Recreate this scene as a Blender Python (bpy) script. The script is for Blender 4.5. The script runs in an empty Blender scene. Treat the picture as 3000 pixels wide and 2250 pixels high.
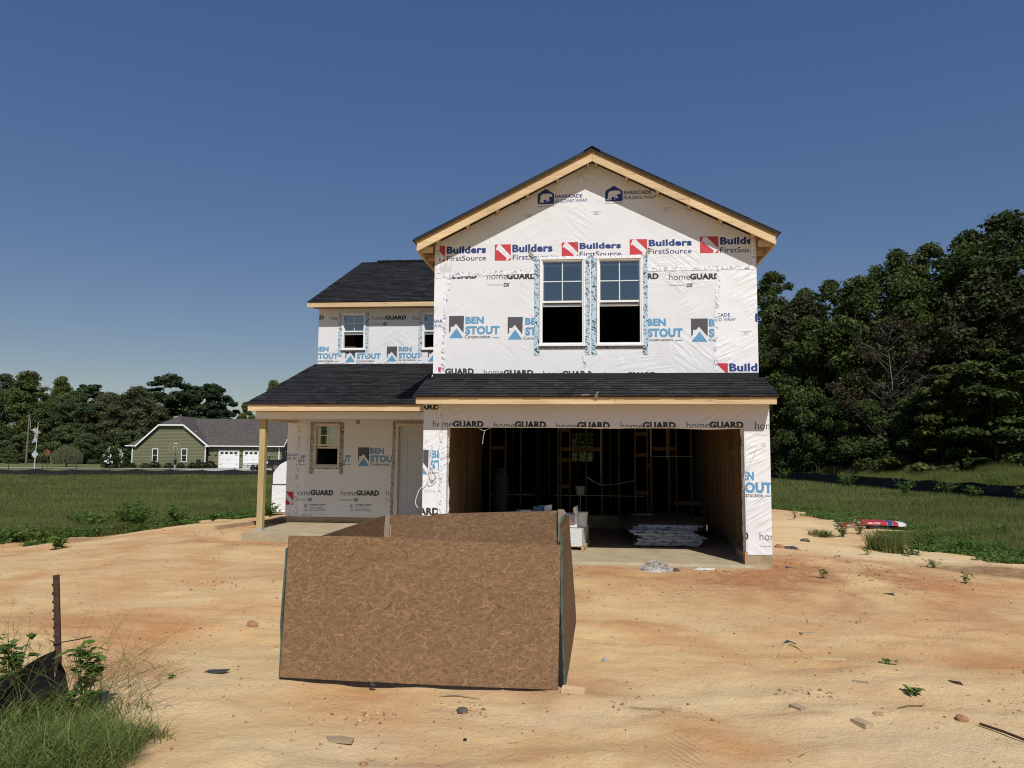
import bpy, bmesh, math, random
import numpy as np
from mathutils import Vector, Matrix

sc = bpy.context.scene
COL = sc.collection
R = math.radians

# ------------------------------------------------------------------ camera
cam_d = bpy.data.cameras.new('camera'); cam = bpy.data.objects.new('camera', cam_d); COL.objects.link(cam)
cam_d.sensor_width = 36; cam_d.sensor_fit = 'HORIZONTAL'; cam_d.lens = 2259.49 * 36 / 3000
cam_d.clip_start = 0.1; cam_d.clip_end = 3000
yaw, pitch, roll = 0.0998, 0.0897, 0.0074
fw = Vector((-math.sin(yaw) * math.cos(pitch), math.cos(yaw) * math.cos(pitch), math.sin(pitch)))
rt = Vector((math.cos(yaw), math.sin(yaw), 0)); up = rt.cross(fw)
r2 = rt * math.cos(roll) + up * math.sin(roll); u2 = up * math.cos(roll) - rt * math.sin(roll)
M = Matrix((r2, u2, -fw)).transposed().to_4x4(); M.translation = Vector((-.0626, -13.0281, 1.7666))
cam.matrix_world = M
sc.camera = cam
# ------------------------------------------------------------------ sky and sun
SUN = Vector((.37, -1.0, 1.143)).normalized()
world = bpy.data.worlds.new('World'); sc.world = world; world.use_nodes = True
wn = world.node_tree; wn.nodes.clear()
sky = wn.nodes.new('ShaderNodeTexSky'); sky.sky_type = 'NISHITA'; sky.sun_disc = False
sky.sun_elevation = math.asin(SUN.z); sky.sun_rotation = math.atan2(SUN.x, SUN.y)
sky.air_density = 1.0; sky.dust_density = .25; sky.ozone_density = 1.2; sky.altitude = 100
bg = wn.nodes.new('ShaderNodeBackground'); bg.inputs['Strength'].default_value = 0.146
wo = wn.nodes.new('ShaderNodeOutputWorld')
hs = wn.nodes.new('ShaderNodeHueSaturation'); gm = wn.nodes.new('ShaderNodeGamma'); gm.inputs['Gamma'].default_value = .52; wn.links.new(sky.outputs[0], gm.inputs['Color']); hs.inputs['Saturation'].default_value = 1.86; hs.inputs['Hue'].default_value = .520; wn.links.new(gm.outputs[0], hs.inputs['Color']); wn.links.new(hs.outputs[0], bg.inputs[0]); wn.links.new(bg.outputs[0], wo.inputs[0])
sun_d = bpy.data.lights.new('sun', 'SUN'); sun_d.energy = 3.9; sun_d.angle = R(.53); sun_d.color = (1, .96, .90)
sun = bpy.data.objects.new('sun', sun_d); COL.objects.link(sun)
sun.rotation_euler = (-SUN).to_track_quat('-Z', 'Y').to_euler(); sun.location = (10, -30, 30)
sc.view_settings.view_transform = 'Standard'; sc.view_settings.look = 'None'
sc.view_settings.exposure = 0; sc.view_settings.gamma = 1; sc.view_settings.use_curve_mapping = False
sc.cycles.max_bounces = 6; sc.cycles.diffuse_bounces = 4; sc.cycles.glossy_bounces = 3
sc.cycles.transparent_max_bounces = 12; sc.cycles.use_denoising = True; sc.cycles.denoising_prefilter = 'NONE'; sc.cycles.filter_width = 1.1; sc.cycles.sample_clamp_indirect = 1.6

# ------------------------------------------------------------------ object helpers
def tag(o, label=None, cat=None, group=None, kind=None):
    if label: o['label'] = label
    if cat: o['category'] = cat
    if group: o['group'] = group
    if kind: o['kind'] = kind
    return o
def thing(name, label, cat, loc=(0, 0, 0), rz=0.0, group=None):
    o = bpy.data.objects.new(name, None); o.empty_display_size = .2; COL.objects.link(o)
    o.location = loc; o.rotation_euler = (0, 0, rz)
    return tag(o, label, cat, group)
def link(name, me, parent=None, loc=None):
    o = bpy.data.objects.new(name, me); COL.objects.link(o)
    if parent: o.parent = parent
    if loc is not None: o.location = loc
    return o
def copy_tree(o, parent=None):
    c = o.copy(); COL.objects.link(c)
    if parent: c.parent = parent
    for ch in list(o.children): copy_tree(ch, c)
    return c
class MB:
    """collects polygons; build() makes one mesh object"""
    def __init__(s): s.v = []; s.f = []; s.m = []; s.t = []; s.mi = 0; s.tone = .5
    def add(s, vs, fs):
        b = len(s.v); s.v += [tuple(p) for p in vs]
        for f in fs: s.f.append([b + i for i in f]); s.m.append(s.mi); s.t.append(s.tone)
        return s
    def hexa(s, p):  # 8 corners: bottom loop 0-3, top loop 4-7
        return s.add(p, [(0, 3, 2, 1), (4, 5, 6, 7), (0, 1, 5, 4), (1, 2, 6, 5), (2, 3, 7, 6), (3, 0, 4, 7)])
    def box(s, x0, x1, y0, y1, z0, z1):
        return s.hexa([(x0, y0, z0), (x1, y0, z0), (x1, y1, z0), (x0, y1, z0), (x0, y0, z1), (x1, y0, z1), (x1, y1, z1), (x0, y1, z1)])
    def obox(s, c, ax, ay, az):  # centre and half-axes
        c, ax, ay, az = map(Vector, (c, ax, ay, az)); P = []
        for k in (-1, 1):
            for i, j in ((-1, -1), (1, -1), (1, 1), (-1, 1)): P.append(c + ax * i + ay * j + az * k)
        return s.hexa(P)
    def beam(s, a, b, w, h, upv=(0, 0, 1)):
        a, b = Vector(a), Vector(b); d = (b - a); L = d.length; d.normalize()
        sd = d.cross(Vector(upv))
        if sd.length < 1e-4: sd = Vector((1, 0, 0))
        sd.normalize(); u = sd.cross(d)
        return s.obox((a + b) / 2, d * L / 2, sd * w / 2, u * h / 2)
    def tube(s, path, rad, n=6, cap=True):
        path = [Vector(p) for p in path]
        if not hasattr(rad, '__len__'): rad = [rad] * len(path)
        b = len(s.v); ref = Vector((.3, .1, 1)).normalized()
        for i, p in enumerate(path):
            d = (path[min(i + 1, len(path) - 1)] - path[max(i - 1, 0)]).normalized()
            sd = d.cross(ref)
            if sd.length < .05: sd = d.cross(Vector((1, 0, 0)))
            sd.normalize(); u = sd.cross(d)
            for k in range(n):
                a = 2 * math.pi * k / n; s.v.append(tuple(p + (sd * math.cos(a) + u * math.sin(a)) * rad[i]))
        for i in range(len(path) - 1):
            for k in range(n):
                k2 = (k + 1) % n
                s.f.append([b + i * n + k, b + i * n + k2, b + (i + 1) * n + k2, b + (i + 1) * n + k]); s.m.append(s.mi); s.t.append(s.tone)
        if cap:
            s.f.append([b + k for k in range(n)][::-1]); s.m.append(s.mi); s.t.append(s.tone)
            e = b + (len(path) - 1) * n; s.f.append([e + k for k in range(n)]); s.m.append(s.mi); s.t.append(s.tone)
        return s
    def prism(s, pts, fn, d):  # 2d outline -> fn(u,v,w); extruded w from 0 to d
        n = len(pts); P = [fn(u, v, 0) for u, v in pts] + [fn(u, v, d) for u, v in pts]
        return s.add(P, [tuple(range(n))[::-1], tuple(range(n, 2 * n))] + [(i, (i + 1) % n, n + (i + 1) % n, n + i) for i in range(n)])
    def mesh(s, name, mats, smooth=False):
        me = bpy.data.meshes.new(name); me.from_pydata(s.v, [], s.f)
        for m in (mats if isinstance(mats, (list, tuple)) else [mats]): me.materials.append(m)
        if any(s.m): me.polygons.foreach_set('material_index', s.m)
        a = me.attributes.new('tone', 'FLOAT', 'FACE'); a.data.foreach_set('value', s.t)
        if smooth: me.polygons.foreach_set('use_smooth', [True] * len(s.f))
        me.update(); return me
    def build(s, name, mats, parent=None, smooth=False, loc=None):
        return link(name, s.mesh(name, mats, smooth), parent, loc)
def fast_mesh(name, V, F, mat, tone=None, smooth=False):
    """V (n,3), F (m,k) numpy arrays"""
    me = bpy.data.meshes.new(name); V = np.asarray(V, np.float32); F = np.asarray(F, np.int32)
    me.vertices.add(len(V)); me.vertices.foreach_set('co', V.ravel())
    k = F.shape[1]; me.loops.add(F.size); me.loops.foreach_set('vertex_index', F.ravel())
    me.polygons.add(len(F)); me.polygons.foreach_set('loop_start', np.arange(0, F.size, k, dtype=np.int32))
    me.polygons.foreach_set('loop_total', np.full(len(F), k, np.int32))
    if tone is not None:
        a = me.attributes.new('tone', 'FLOAT', 'FACE'); a.data.foreach_set('value', np.asarray(tone, np.float32))
    me.polygons.foreach_set('use_smooth', np.full(len(F), smooth))
    for m in (mat if isinstance(mat, (list, tuple)) else [mat]): me.materials.append(m)
    me.update(calc_edges=True); return me

# ------------------------------------------------------------------ numpy noise
def vnoise(x, y, seed=0):
    x = np.asarray(x, float); y = np.asarray(y, float)
    xi = np.floor(x).astype(np.int64); yi = np.floor(y).astype(np.int64); fx = x - xi; fy = y - yi
    fx = fx * fx * (3 - 2 * fx); fy = fy * fy * (3 - 2 * fy)
    def h(a, b):
        n = (a * 374761393 + b * 668265263 + seed * 974634777) & 0xffffffff
        n = ((n ^ (n >> 13)) * 1274126177) & 0xffffffff
        return ((n ^ (n >> 16)) & 0xffff) / 65535.0
    return (h(xi, yi) * (1 - fx) + h(xi + 1, yi) * fx) * (1 - fy) + (h(xi, yi + 1) * (1 - fx) + h(xi + 1, yi + 1) * fx) * fy
def fbm(x, y, seed=0, o=3):
    r = 0; a = 1; t = 0
    for i in range(o): r = r + a * vnoise(x * 2 ** i + i * 7.3, y * 2 ** i - i * 3.1, seed + i); t += a; a *= .5
    return r / t
def sstep(a, b, x): t = np.clip((x - a) / (b - a), 0, 1); return t * t * (3 - 2 * t)

# ------------------------------------------------------------------ material helpers
def node(nt, typ, props=None, ins=None):
    n = nt.nodes.new(typ)
    for k, v in (props or {}).items(): setattr(n, k, v)
    for k, v in (ins or {}).items():
        s = n.inputs[k]
        if isinstance(v, bpy.types.NodeSocket): nt.links.new(v, s)
        else: s.default_value = v
    return n
def c4(c, k=1.0): return (c[0] * k, c[1] * k, c[2] * k, 1)
def newmat(name):
    m = bpy.data.materials.new(name); m.use_nodes = True; nt = m.node_tree; nt.nodes.clear()
    out = nt.nodes.new('ShaderNodeOutputMaterial'); b = nt.nodes.new('ShaderNodeBsdfPrincipled')
    nt.links.new(b.outputs[0], out.inputs[0]); return m, nt, b
def mix(nt, f, a, b, blend='MIX'):
    n = nt.nodes.new('ShaderNodeMix'); n.data_type = 'RGBA'; n.blend_type = blend; n.clamp_factor = True
    for s, v in ((n.inputs[0], f), (n.inputs[6], a), (n.inputs[7], b)):
        if isinstance(v, bpy.types.NodeSocket): nt.links.new(v, s)
        else: s.default_value = v
    return n.outputs[2]
def math_(nt, op, a, b=0.0, c=None, clamp=False):
    n = nt.nodes.new('ShaderNodeMath'); n.operation = op; n.use_clamp = clamp
    for i, v in enumerate((a, b) if c is None else (a, b, c)):
        if isinstance(v, bpy.types.NodeSocket): nt.links.new(v, n.inputs[i])
        else: n.inputs[i].default_value = v
    return n.outputs[0]
def ramp(nt, f, stops):
    n = nt.nodes.new('ShaderNodeValToRGB'); e = n.color_ramp.elements
    while len(e) < len(stops): e.new(.5)
    for el, (p, c) in zip(e, stops):
        el.position = p; el.color = c if len(c) == 4 else (*c, 1)
    nt.links.new(f, n.inputs[0]); return n.outputs[0]
def coords(nt, kind='Object', scale=(1, 1, 1), rot=(0, 0, 0)):
    if kind == 'pos': s = nt.nodes.new('ShaderNodeNewGeometry').outputs['Position']
    else: s = nt.nodes.new('ShaderNodeTexCoord').outputs[kind]
    m = node(nt, 'ShaderNodeMapping', None, {'Vector': s, 'Scale': scale, 'Rotation': rot}); return m.outputs[0]
def noise_(nt, vec, scale=5, detail=4, rough=.55):
    return node(nt, 'ShaderNodeTexNoise', None, {'Vector': vec, 'Scale': scale, 'Detail': detail, 'Roughness': rough}).outputs[0]
def bump_(nt, bsdf, h, strength=.3, dist=.01):
    b = node(nt, 'ShaderNodeBump', None, {'Height': h, 'Strength': strength, 'Distance': dist}); nt.links.new(b.outputs[0], bsdf.inputs['Normal'])
def pmat(name, base, rough=.8, var=.15, scale=6, stretch=(1, 1, 1), bump=0, bscale=60, rnd=0.0, tone=0.0, metal=0, spec=.4, kind='Object', hue=None, bdist=.004):
    m, nt, b = newmat(name); v = coords(nt, kind, stretch)
    n = noise_(nt, v, scale, 5, .6)
    n = math_(nt, 'SMOOTH_MIN', math_(nt, 'MULTIPLY_ADD', n, 2.2, -.6), 1.0, clamp=True) if False else math_(nt, 'MULTIPLY_ADD', n, 2.2, -.6, clamp=True)
    hi = tuple(base[i] * (1 + var) for i in range(3)) if hue is None else hue
    col = mix(nt, n, c4(base, 1 - var), c4(hi))
    if rnd:
        oi = nt.nodes.new('ShaderNodeObjectInfo').outputs['Random']
        k = math_(nt, 'MULTIPLY_ADD', oi, 2 * rnd, 1 - rnd)
        col = mix(nt, 1.0, col, node(nt, 'ShaderNodeCombineColor', None, {0: k, 1: k, 2: k}).outputs[0], 'MULTIPLY')
    if tone:
        at = node(nt, 'ShaderNodeAttribute', {'attribute_name': 'tone'}).outputs['Fac']
        k = math_(nt, 'MULTIPLY_ADD', at, 2 * tone, 1 - tone)
        col = mix(nt, 1.0, col, node(nt, 'ShaderNodeCombineColor', None, {0: k, 1: k, 2: k}).outputs[0], 'MULTIPLY')
    nt.links.new(col, b.inputs['Base Color'])
    b.inputs['Roughness'].default_value = rough; b.inputs['Metallic'].default_value = metal
    b.inputs['Specular IOR Level'].default_value = spec
    if bump: bump_(nt, b, noise_(nt, v, bscale, 4), bump, bdist)
    return m
def leafmat(name, dark, light, rnd=.12, trans=.3, rough=.6):
    m, nt, b = newmat(name)
    at = node(nt, 'ShaderNodeAttribute', {'attribute_name': 'tone'}).outputs['Fac']
    col = mix(nt, at, c4(dark), c4(light))
    oi = nt.nodes.new('ShaderNodeObjectInfo').outputs['Random']
    hsv = node(nt, 'ShaderNodeHueSaturation', None, {'Hue': math_(nt, 'MULTIPLY_ADD', oi, -.03, .515), 'Value': math_(nt, 'MULTIPLY_ADD', oi, 2 * rnd, 1 - rnd), 'Color': col})
    nt.links.new(hsv.outputs[0], b.inputs['Base Color']); b.inputs['Roughness'].default_value = rough
    b.inputs['Specular IOR Level'].default_value = .25
    tr = node(nt, 'ShaderNodeBsdfTranslucent', None, {'Color': hsv.outputs[0]})
    mx = node(nt, 'ShaderNodeMixShader', None, {0: trans, 1: b.outputs[0], 2: tr.outputs[0]})
    nt.links.new(mx.outputs[0], nt.nodes['Material Output'].inputs[0]); return m
def rotscale(nt, v, rot, sc, loc=(0, 0, 0)):
    a = node(nt, 'ShaderNodeMapping', None, {'Vector': v, 'Rotation': rot}).outputs[0]
    return node(nt, 'ShaderNodeMapping', None, {'Vector': a, 'Scale': sc, 'Location': loc}).outputs[0]
def wrapmat(name, base, strength=.5, rough=.5, weave=.03, seed=0.0):
    """thin plastic house wrap: creases in patches, faint weave, specks of dirt"""
    m, nt, b = newmat(name)
    p = nt.nodes.new('ShaderNodeNewGeometry').outputs['Position']
    def crease(rot, sc, mscale, thr, off):
        mp = rotscale(nt, p, (0, rot, 0), sc, (off, seed, off * .7))
        warp = noise_(nt, mp, 1.0, 2, .5)
        r = math_(nt, 'SUBTRACT', 1.0, math_(nt, 'ABSOLUTE', math_(nt, 'MULTIPLY_ADD', warp, 4.0, -2.0)))
        r = math_(nt, 'POWER', math_(nt, 'MAXIMUM', r, 0.0), 2.0)
        mk = node(nt, 'ShaderNodeMapping', None, {'Vector': p, 'Location': (off * 3.1, 2.7, off)}).outputs[0]
        mk = math_(nt, 'MULTIPLY_ADD', noise_(nt, mk, mscale, 2, .5), 5.0, -5.0 * thr, clamp=True)
        return math_(nt, 'MULTIPLY', r, mk)
    h = crease(.5, (1.0, 1, 7), .9, .52, 1.3)
    h = math_(nt, 'ADD', h, crease(-.65, (1.2, 1, 8), 1.1, .53, 5.2))
    h = math_(nt, 'ADD', h, crease(.12, (.8, 1, 11), .8, .57, 9.1))
    h = math_(nt, 'ADD', h, crease(1.2, (1.0, 1, 8), 1.0, .54, 3.3))
    h = math_(nt, 'MULTIPLY_ADD', noise_(nt, p, 2.2, 3), .6, h)
    bump_(nt, b, h, strength, .02)
    wv = node(nt, 'ShaderNodeMapping', None, {'Vector': p, 'Scale': (60, 1, 3)}).outputs[0]
    w1 = noise_(nt, wv, 1.0, 3)
    dn = noise_(nt, p, 1.7, 5, .65)
    col = mix(nt, math_(nt, 'MULTIPLY_ADD', w1, weave * 6, -weave * 2, clamp=True), c4(base), c4((base[0] * .9, base[1] * .895, base[2] * .885)))
    col = mix(nt, math_(nt, 'MULTIPLY_ADD', dn, 1.6, -.75, clamp=True), col, c4((base[0] * .86, base[1] * .84, base[2] * .81)))
    vo = node(nt, 'ShaderNodeTexVoronoi', None, {'Vector': p, 'Scale': 4.2}).outputs['Distance']
    col = mix(nt, math_(nt, 'LESS_THAN', vo, .028), col, c4((base[0] * .5, base[1] * .48, base[2] * .45)))
    nt.links.new(col, b.inputs['Base Color']); b.inputs['Roughness'].default_value = rough
    b.inputs['Specular IOR Level'].default_value = .35
    return m
def pinemat(name, axis, base=(.66, .49, .285), dark=(.34, .21, .11), rnd=.12):
    m, nt, b = newmat(name); st = {'X': (1.2, 26, 26), 'Y': (26, 1.2, 26), 'Z': (26, 26, 1.2)}[axis]
    v = coords(nt, 'pos', st); n = noise_(nt, v, 1.0, 4, .65)
    st2 = {'X': (1.6, 9, 9), 'Y': (9, 1.6, 9), 'Z': (9, 9, 1.6)}[axis]
    kn = node(nt, 'ShaderNodeTexVoronoi', None, {'Vector': coords(nt, 'pos', st2), 'Scale': 1.0}).outputs['Distance']
    col = mix(nt, math_(nt, 'MULTIPLY_ADD', n, 2.4, -.8, clamp=True), c4(base, 1.12), c4(base, .78))
    col = mix(nt, math_(nt, 'MULTIPLY_ADD', kn, -7, 1.05, clamp=True), col, c4(dark))
    stn = noise_(nt, coords(nt, 'pos'), 1.1, 4, .6)
    col = mix(nt, math_(nt, 'MULTIPLY_ADD', stn, 2.0, -.95, clamp=True), col, c4((base[0] * .72, base[1] * .66, base[2] * .58)))
    oi = nt.nodes.new('ShaderNodeObjectInfo').outputs['Random']; k = math_(nt, 'MULTIPLY_ADD', oi, 2 * rnd, 1 - rnd)
    col = mix(nt, 1.0, col, node(nt, 'ShaderNodeCombineColor', None, {0: k, 1: k, 2: k}).outputs[0], 'MULTIPLY')
    nt.links.new(col, b.inputs['Base Color']); b.inputs['Roughness'].default_value = .75
    b.inputs['Specular IOR Level'].default_value = .25
    bump_(nt, b, n, .25, .003); return m
def glassmat(name, tint=(.55, .66, .70), refl=.30):
    m, nt, b = newmat(name); out = nt.nodes['Material Output']; nt.nodes.remove(b)
    tr = node(nt, 'ShaderNodeBsdfTransparent', None, {'Color': c4(tint)})
    gl = node(nt, 'ShaderNodeBsdfGlossy', None, {'Color': (1, .98, .90, 1), 'Roughness': .02})
    fr = node(nt, 'ShaderNodeLayerWeight', None, {'Blend': .25}).outputs['Fresnel']
    f = math_(nt, 'ADD', math_(nt, 'MULTIPLY', fr, .5), refl, clamp=True)
    nt.links.new(node(nt, 'ShaderNodeMixShader', None, {0: f, 1: tr.outputs[0], 2: gl.outputs[0]}).outputs[0], out.inputs[0]); return m

WRAP = wrapmat('house_wrap', (.725, .74, .76), .42)
WRAP_SHINY = wrapmat('glossy_wrap', (.80, .81, .825), .95, .38, .0, 4.0)
PRINT_K = wrapmat('print_black', (.035, .035, .037), .5, .55, .0)
PRINT_G = wrapmat('print_grey', (.085, .085, .09), .5, .55, .1)
PRINT_B = wrapmat('print_blue', (.02, .045, .21), .5, .55, .0)
PRINT_N = wrapmat('print_navy', (.035, .05, .14), .5, .55, .0)
PRINT_S = wrapmat('print_sky_blue', (.12, .32, .52), .5, .55, .1)
PRINT_R = wrapmat('print_red', (.52, .045, .06), .5, .55, .0)
PRINT_F = wrapmat('print_faint', (.62, .62, .62), .5, .55, .0)
PINE_X = pinemat('pine_board_across', 'X'); PINE_Y = pinemat('pine_board_deep', 'Y'); PINE_Z = pinemat('pine_stud', 'Z', (.50, .31, .145), (.28, .15, .07), .2)
TREATED = pinemat('treated_post_wood', 'Z', (.50, .40, .20), (.30, .22, .10))
GREYWOOD = pinemat('weathered_grey_wood', 'Z', (.30, .23, .165), (.15, .11, .08))
GREYWOOD_X = pinemat('weathered_offcut', 'X', (.42, .32, .20), (.22, .16, .10), .25)
SHEATH = pmat('osb_sheathing', (.42, .26, .12), .8, .35, 22, (1, 1, 1), .2, 60)
OSBW = pmat('weathered_osb', (.185, .108, .055), .85, .35, 16, (1, 1, 2), .25, 80)
FLAKE = pmat('osb_strand', (.232, .138, .070), .8, .22, 30, (1, 1, 1), .15, 120, tone=.5)
GREENEDGE = pmat('green_edge_paint', (.03, .135, .10), .6, .5, 7, (1, 1, 3), .2, 90, hue=(.09, .16, .13))
CONC = pmat('concrete', (.45, .36, .22), .85, .2, 2.2, (1, 1, 1), .2, 70, hue=(.52, .435, .28))
CONC_D = pmat('stem_wall_concrete', (.35, .275, .17), .9, .22, 5, (1, 1, 1), .35, 40)
SHINGLE = pmat('asphalt_shingle', (.026, .026, .028), .9, .35, 60, (1, 1, 1), .5, 300, tone=.5, spec=.2, bdist=.004)
FELT = pmat('black_underlayment', (.008, .008, .009), .6, .3, 10)
VINYL = pmat('white_vinyl', (.80, .80, .79), .35, .03, 4)
VINYL_TAN = pmat('primed_tan_trim', (.66, .60, .52), .5, .05, 5)
DOORPAINT = pmat('door_primer', (.52, .54, .57), .45, .03, 4)
SHADE_IN = pmat('shade_black_board', (.020, .016, .012), .9, .3, 6)  # near-black so the shade of the unlit rooms sits in the colour
GLASS = glassmat('window_glass', (.50, .62, .66), .26)
MUNTIN = pmat('grid_between_panes', (.66, .74, .72), .4, .05, 4)
FABRIC = pmat('black_silt_fabric', (.010, .010, .011), .7, .4, 14, (1, 1, 1), .5, 90, bdist=.01)
FABRIC_FAR = pmat('black_silt_fabric_far', (.010, .010, .012), .8, .4, 3)
RUST = pmat('rusty_steel', (.058, .030, .021), .85, .5, 18, (1, 1, 1), .4, 120, hue=(.105, .056, .038))
STEELG = pmat('galvanised_grey', (.42, .45, .47), .5, .15, 8, metal=.3)
WHITEP = pmat('white_paint', (.80, .80, .79), .5, .04, 4)
CARD = pmat('white_carton', (.74, .73, .70), .6, .08, 12, (1, 1, 1), .1, 30)
BLACK = pmat('black_rubber', (.015, .015, .016), .6, .3, 12)
def plasticwrap():
    m, nt, b = newmat('stretch_film'); out = nt.nodes['Material Output']; nt.nodes.remove(b)
    p = coords(nt, 'Object', (9, 9, 30), (.5, .4, .3)); n = noise_(nt, p, 1.2, 5, .7)
    gl = node(nt, 'ShaderNodeBsdfPrincipled', None, {'Base Color': (.85, .86, .87, 1), 'Roughness': .25})
    bump_(nt, gl, n, .7, .01)
    tr = node(nt, 'ShaderNodeBsdfTransparent')
    f = math_(nt, 'MULTIPLY_ADD', n, 2.6, -.95, clamp=True)
    nt.links.new(node(nt, 'ShaderNodeMixShader', None, {0: f, 1: tr.outputs[0], 2: gl.outputs[0]}).outputs[0], out.inputs[0]); return m
FILM = plasticwrap()
def tapemat(name, base, ink, blue=None, dens=1.0):
    """seam / flashing tape: slanted ink strokes and a row of dashes"""
    m, nt, b = newmat(name)
    p = nt.nodes.new('ShaderNodeNewGeometry').outputs['Position']
    mp = rotscale(nt, p, (0, .9, 0), (75 * dens, 1, 16 * dens))
    s1 = math_(nt, 'GREATER_THAN', noise_(nt, mp, 1.0, 2, .6), .53)
    blk = math_(nt, 'GREATER_THAN', noise_(nt, node(nt, 'ShaderNodeMapping', None, {'Vector': p, 'Scale': (9, 1, 9)}).outputs[0], 1.4 * dens, 1), .47)
    k = math_(nt, 'MULTIPLY', s1, blk)
    vo = node(nt, 'ShaderNodeTexVoronoi', None, {'Vector': p, 'Scale': 26.0 * dens}).outputs['Distance']
    k = math_(nt, 'MAXIMUM', k, math_(nt, 'LESS_THAN', vo, .14))
    nt.links.new(mix(nt, k, c4(base), c4(ink)), b.inputs['Base Color'])
    bump_(nt, b, noise_(nt, p, 25, 3), .3, .006)
    b.inputs['Roughness'].default_value = .4; return m
TAPE = tapemat('white_seam_tape', (.84, .84, .86), (.27, .30, .42), None, 1.0)
FLASH = tapemat('blue_flashing_tape', (.47, .61, .70), (.02, .03, .05))
FLASHG = tapemat('grey_flashing_tape', (.40, .39, .36), (.015, .015, .015), None, 1.3)

LEAF_D = leafmat('leaf_dark_green', (.027, .045, .012), (.122, .155, .038))
LEAF_Y = leafmat('leaf_yellow_green', (.034, .052, .012), (.135, .165, .036))
LEAF_O = leafmat('leaf_olive_brown', (.028, .032, .014), (.100, .102, .042))
LEAF_B = leafmat('leaf_brownish', (.028, .022, .014), (.085, .070, .040))
LEAF_P = leafmat('pine_needle', (.015, .030, .014), (.062, .092, .040))
LEAF_W = leafmat('willow_leaf', (.07, .085, .045), (.20, .22, .12))
LEAF_S = leafmat('seedling_leaf', (.06, .12, .02), (.20, .31, .07), .1, .45)
LIT_D = leafmat('haze_lit_leaf_green', (.036, .064, .024), (.150, .205, .078)); LIT_Y = leafmat('haze_lit_leaf_yellow_green', (.050, .072, .020), (.195, .225, .068)); LIT_O = leafmat('haze_lit_leaf_olive', (.048, .058, .026), (.170, .180, .080)); LIT_P = leafmat('haze_lit_pine_needle', (.028, .050, .022), (.105, .150, .062))  # leaf colours brightened for the left trees: sun angle and haze painted in
GRASS = leafmat('meadow_grass', (.085, .108, .028), (.245, .265, .082), 0.0, .4)
GRASS_N = leafmat('tussock_grass', (.085, .125, .025), (.28, .345, .10), 0.0, .35)
GRASS_T = leafmat('tall_yellow_grass', (.095, .12, .028), (.27, .295, .085), 0.0, .35)
LAWN = leafmat('mown_lawn', (.060, .085, .025), (.15, .175, .06), 0.0, .2)
STRAW = leafmat('dry_straw', (.16, .13, .06), (.34, .28, .15), 0.0, .2)
BARK = pmat('bark', (.085, .065, .05), .9, .4, 10, (1, 1, .3), .6, 30)
BARK_G = pmat('grey_bark', (.13, .12, .105), .9, .3, 10, (1, 1, .3), .5, 30)

# ------------------------------------------------------------------ ground
def H(x, y):
    x = np.asarray(x, float); y = np.asarray(y, float)
    dx = np.maximum(np.maximum(-7.4 - x, x - 3.1), 0); dy = np.maximum(np.maximum(.2 - y, y - 15), 0)
    d = np.hypot(dx, dy)
    pad = 1 - sstep(0, 5.2, d)
    z = -.30 + .24 * pad + .075 * sstep(-2.5, -4.5, x) * (1 - sstep(0, 2.5, d)) * sstep(-.6, 1.2, y)
    near = 1 - sstep(25, 60, np.hypot(x, y + 6))
    veg = VEG(x, y)
    z = z + near * ((fbm(x / 3.1, y / 2.2, 3) - .5) * .10 + (fbm(x / .9, y / .6, 9) - .5) * .075 * (1 - .5 * pad))
    z = z + near * (1 - veg) * ((fbm(x / .33, y / .26, 21) - .5) * .036) + near * (1 - veg) * np.maximum(fbm(x / 1.5, y / .8, 150, 4) - .56, 0) * .22 * (1 - pad * .7)
    # drag marks and ruts, running mostly across
    z = z + near * (1 - veg) * np.maximum(fbm(x / 1.6 + .8 * fbm(x / 2, y / 2, 5), y / .21, 33, 2) - .58, 0) * .09 * sstep(-9, -5, y) * (1 - pad * .6)
    # loose clay heap right of the garage
    g = np.exp(-(((x - 3.9) / 1.3) ** 2 + ((y - .1) / 1.5) ** 2)); z = z + g * (.05 + .05 * (fbm(x / .3, y / .3, 41) - .5))
    # crest of dirt beside the porch
    g2 = np.exp(-(((x + 9.3) / 1.5) ** 2 + ((y - 4.6) / 2.6) ** 2)); z = z + g2 * .16
    # flat under slabs and inside the house
    ins = (sstep(-7.5, -7.0, x) * (1 - sstep(2.7, 3.1, x)) * sstep(-.3, .25, y)); ins = ins * np.where(x < -2.9, sstep(1.5, 2.0, y), 1)
    z = z * (1 - ins) + (-.12) * ins
    # distant terrain
    z = z + sstep(60, 90, np.hypot(x, y)) * .06
    return z
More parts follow.
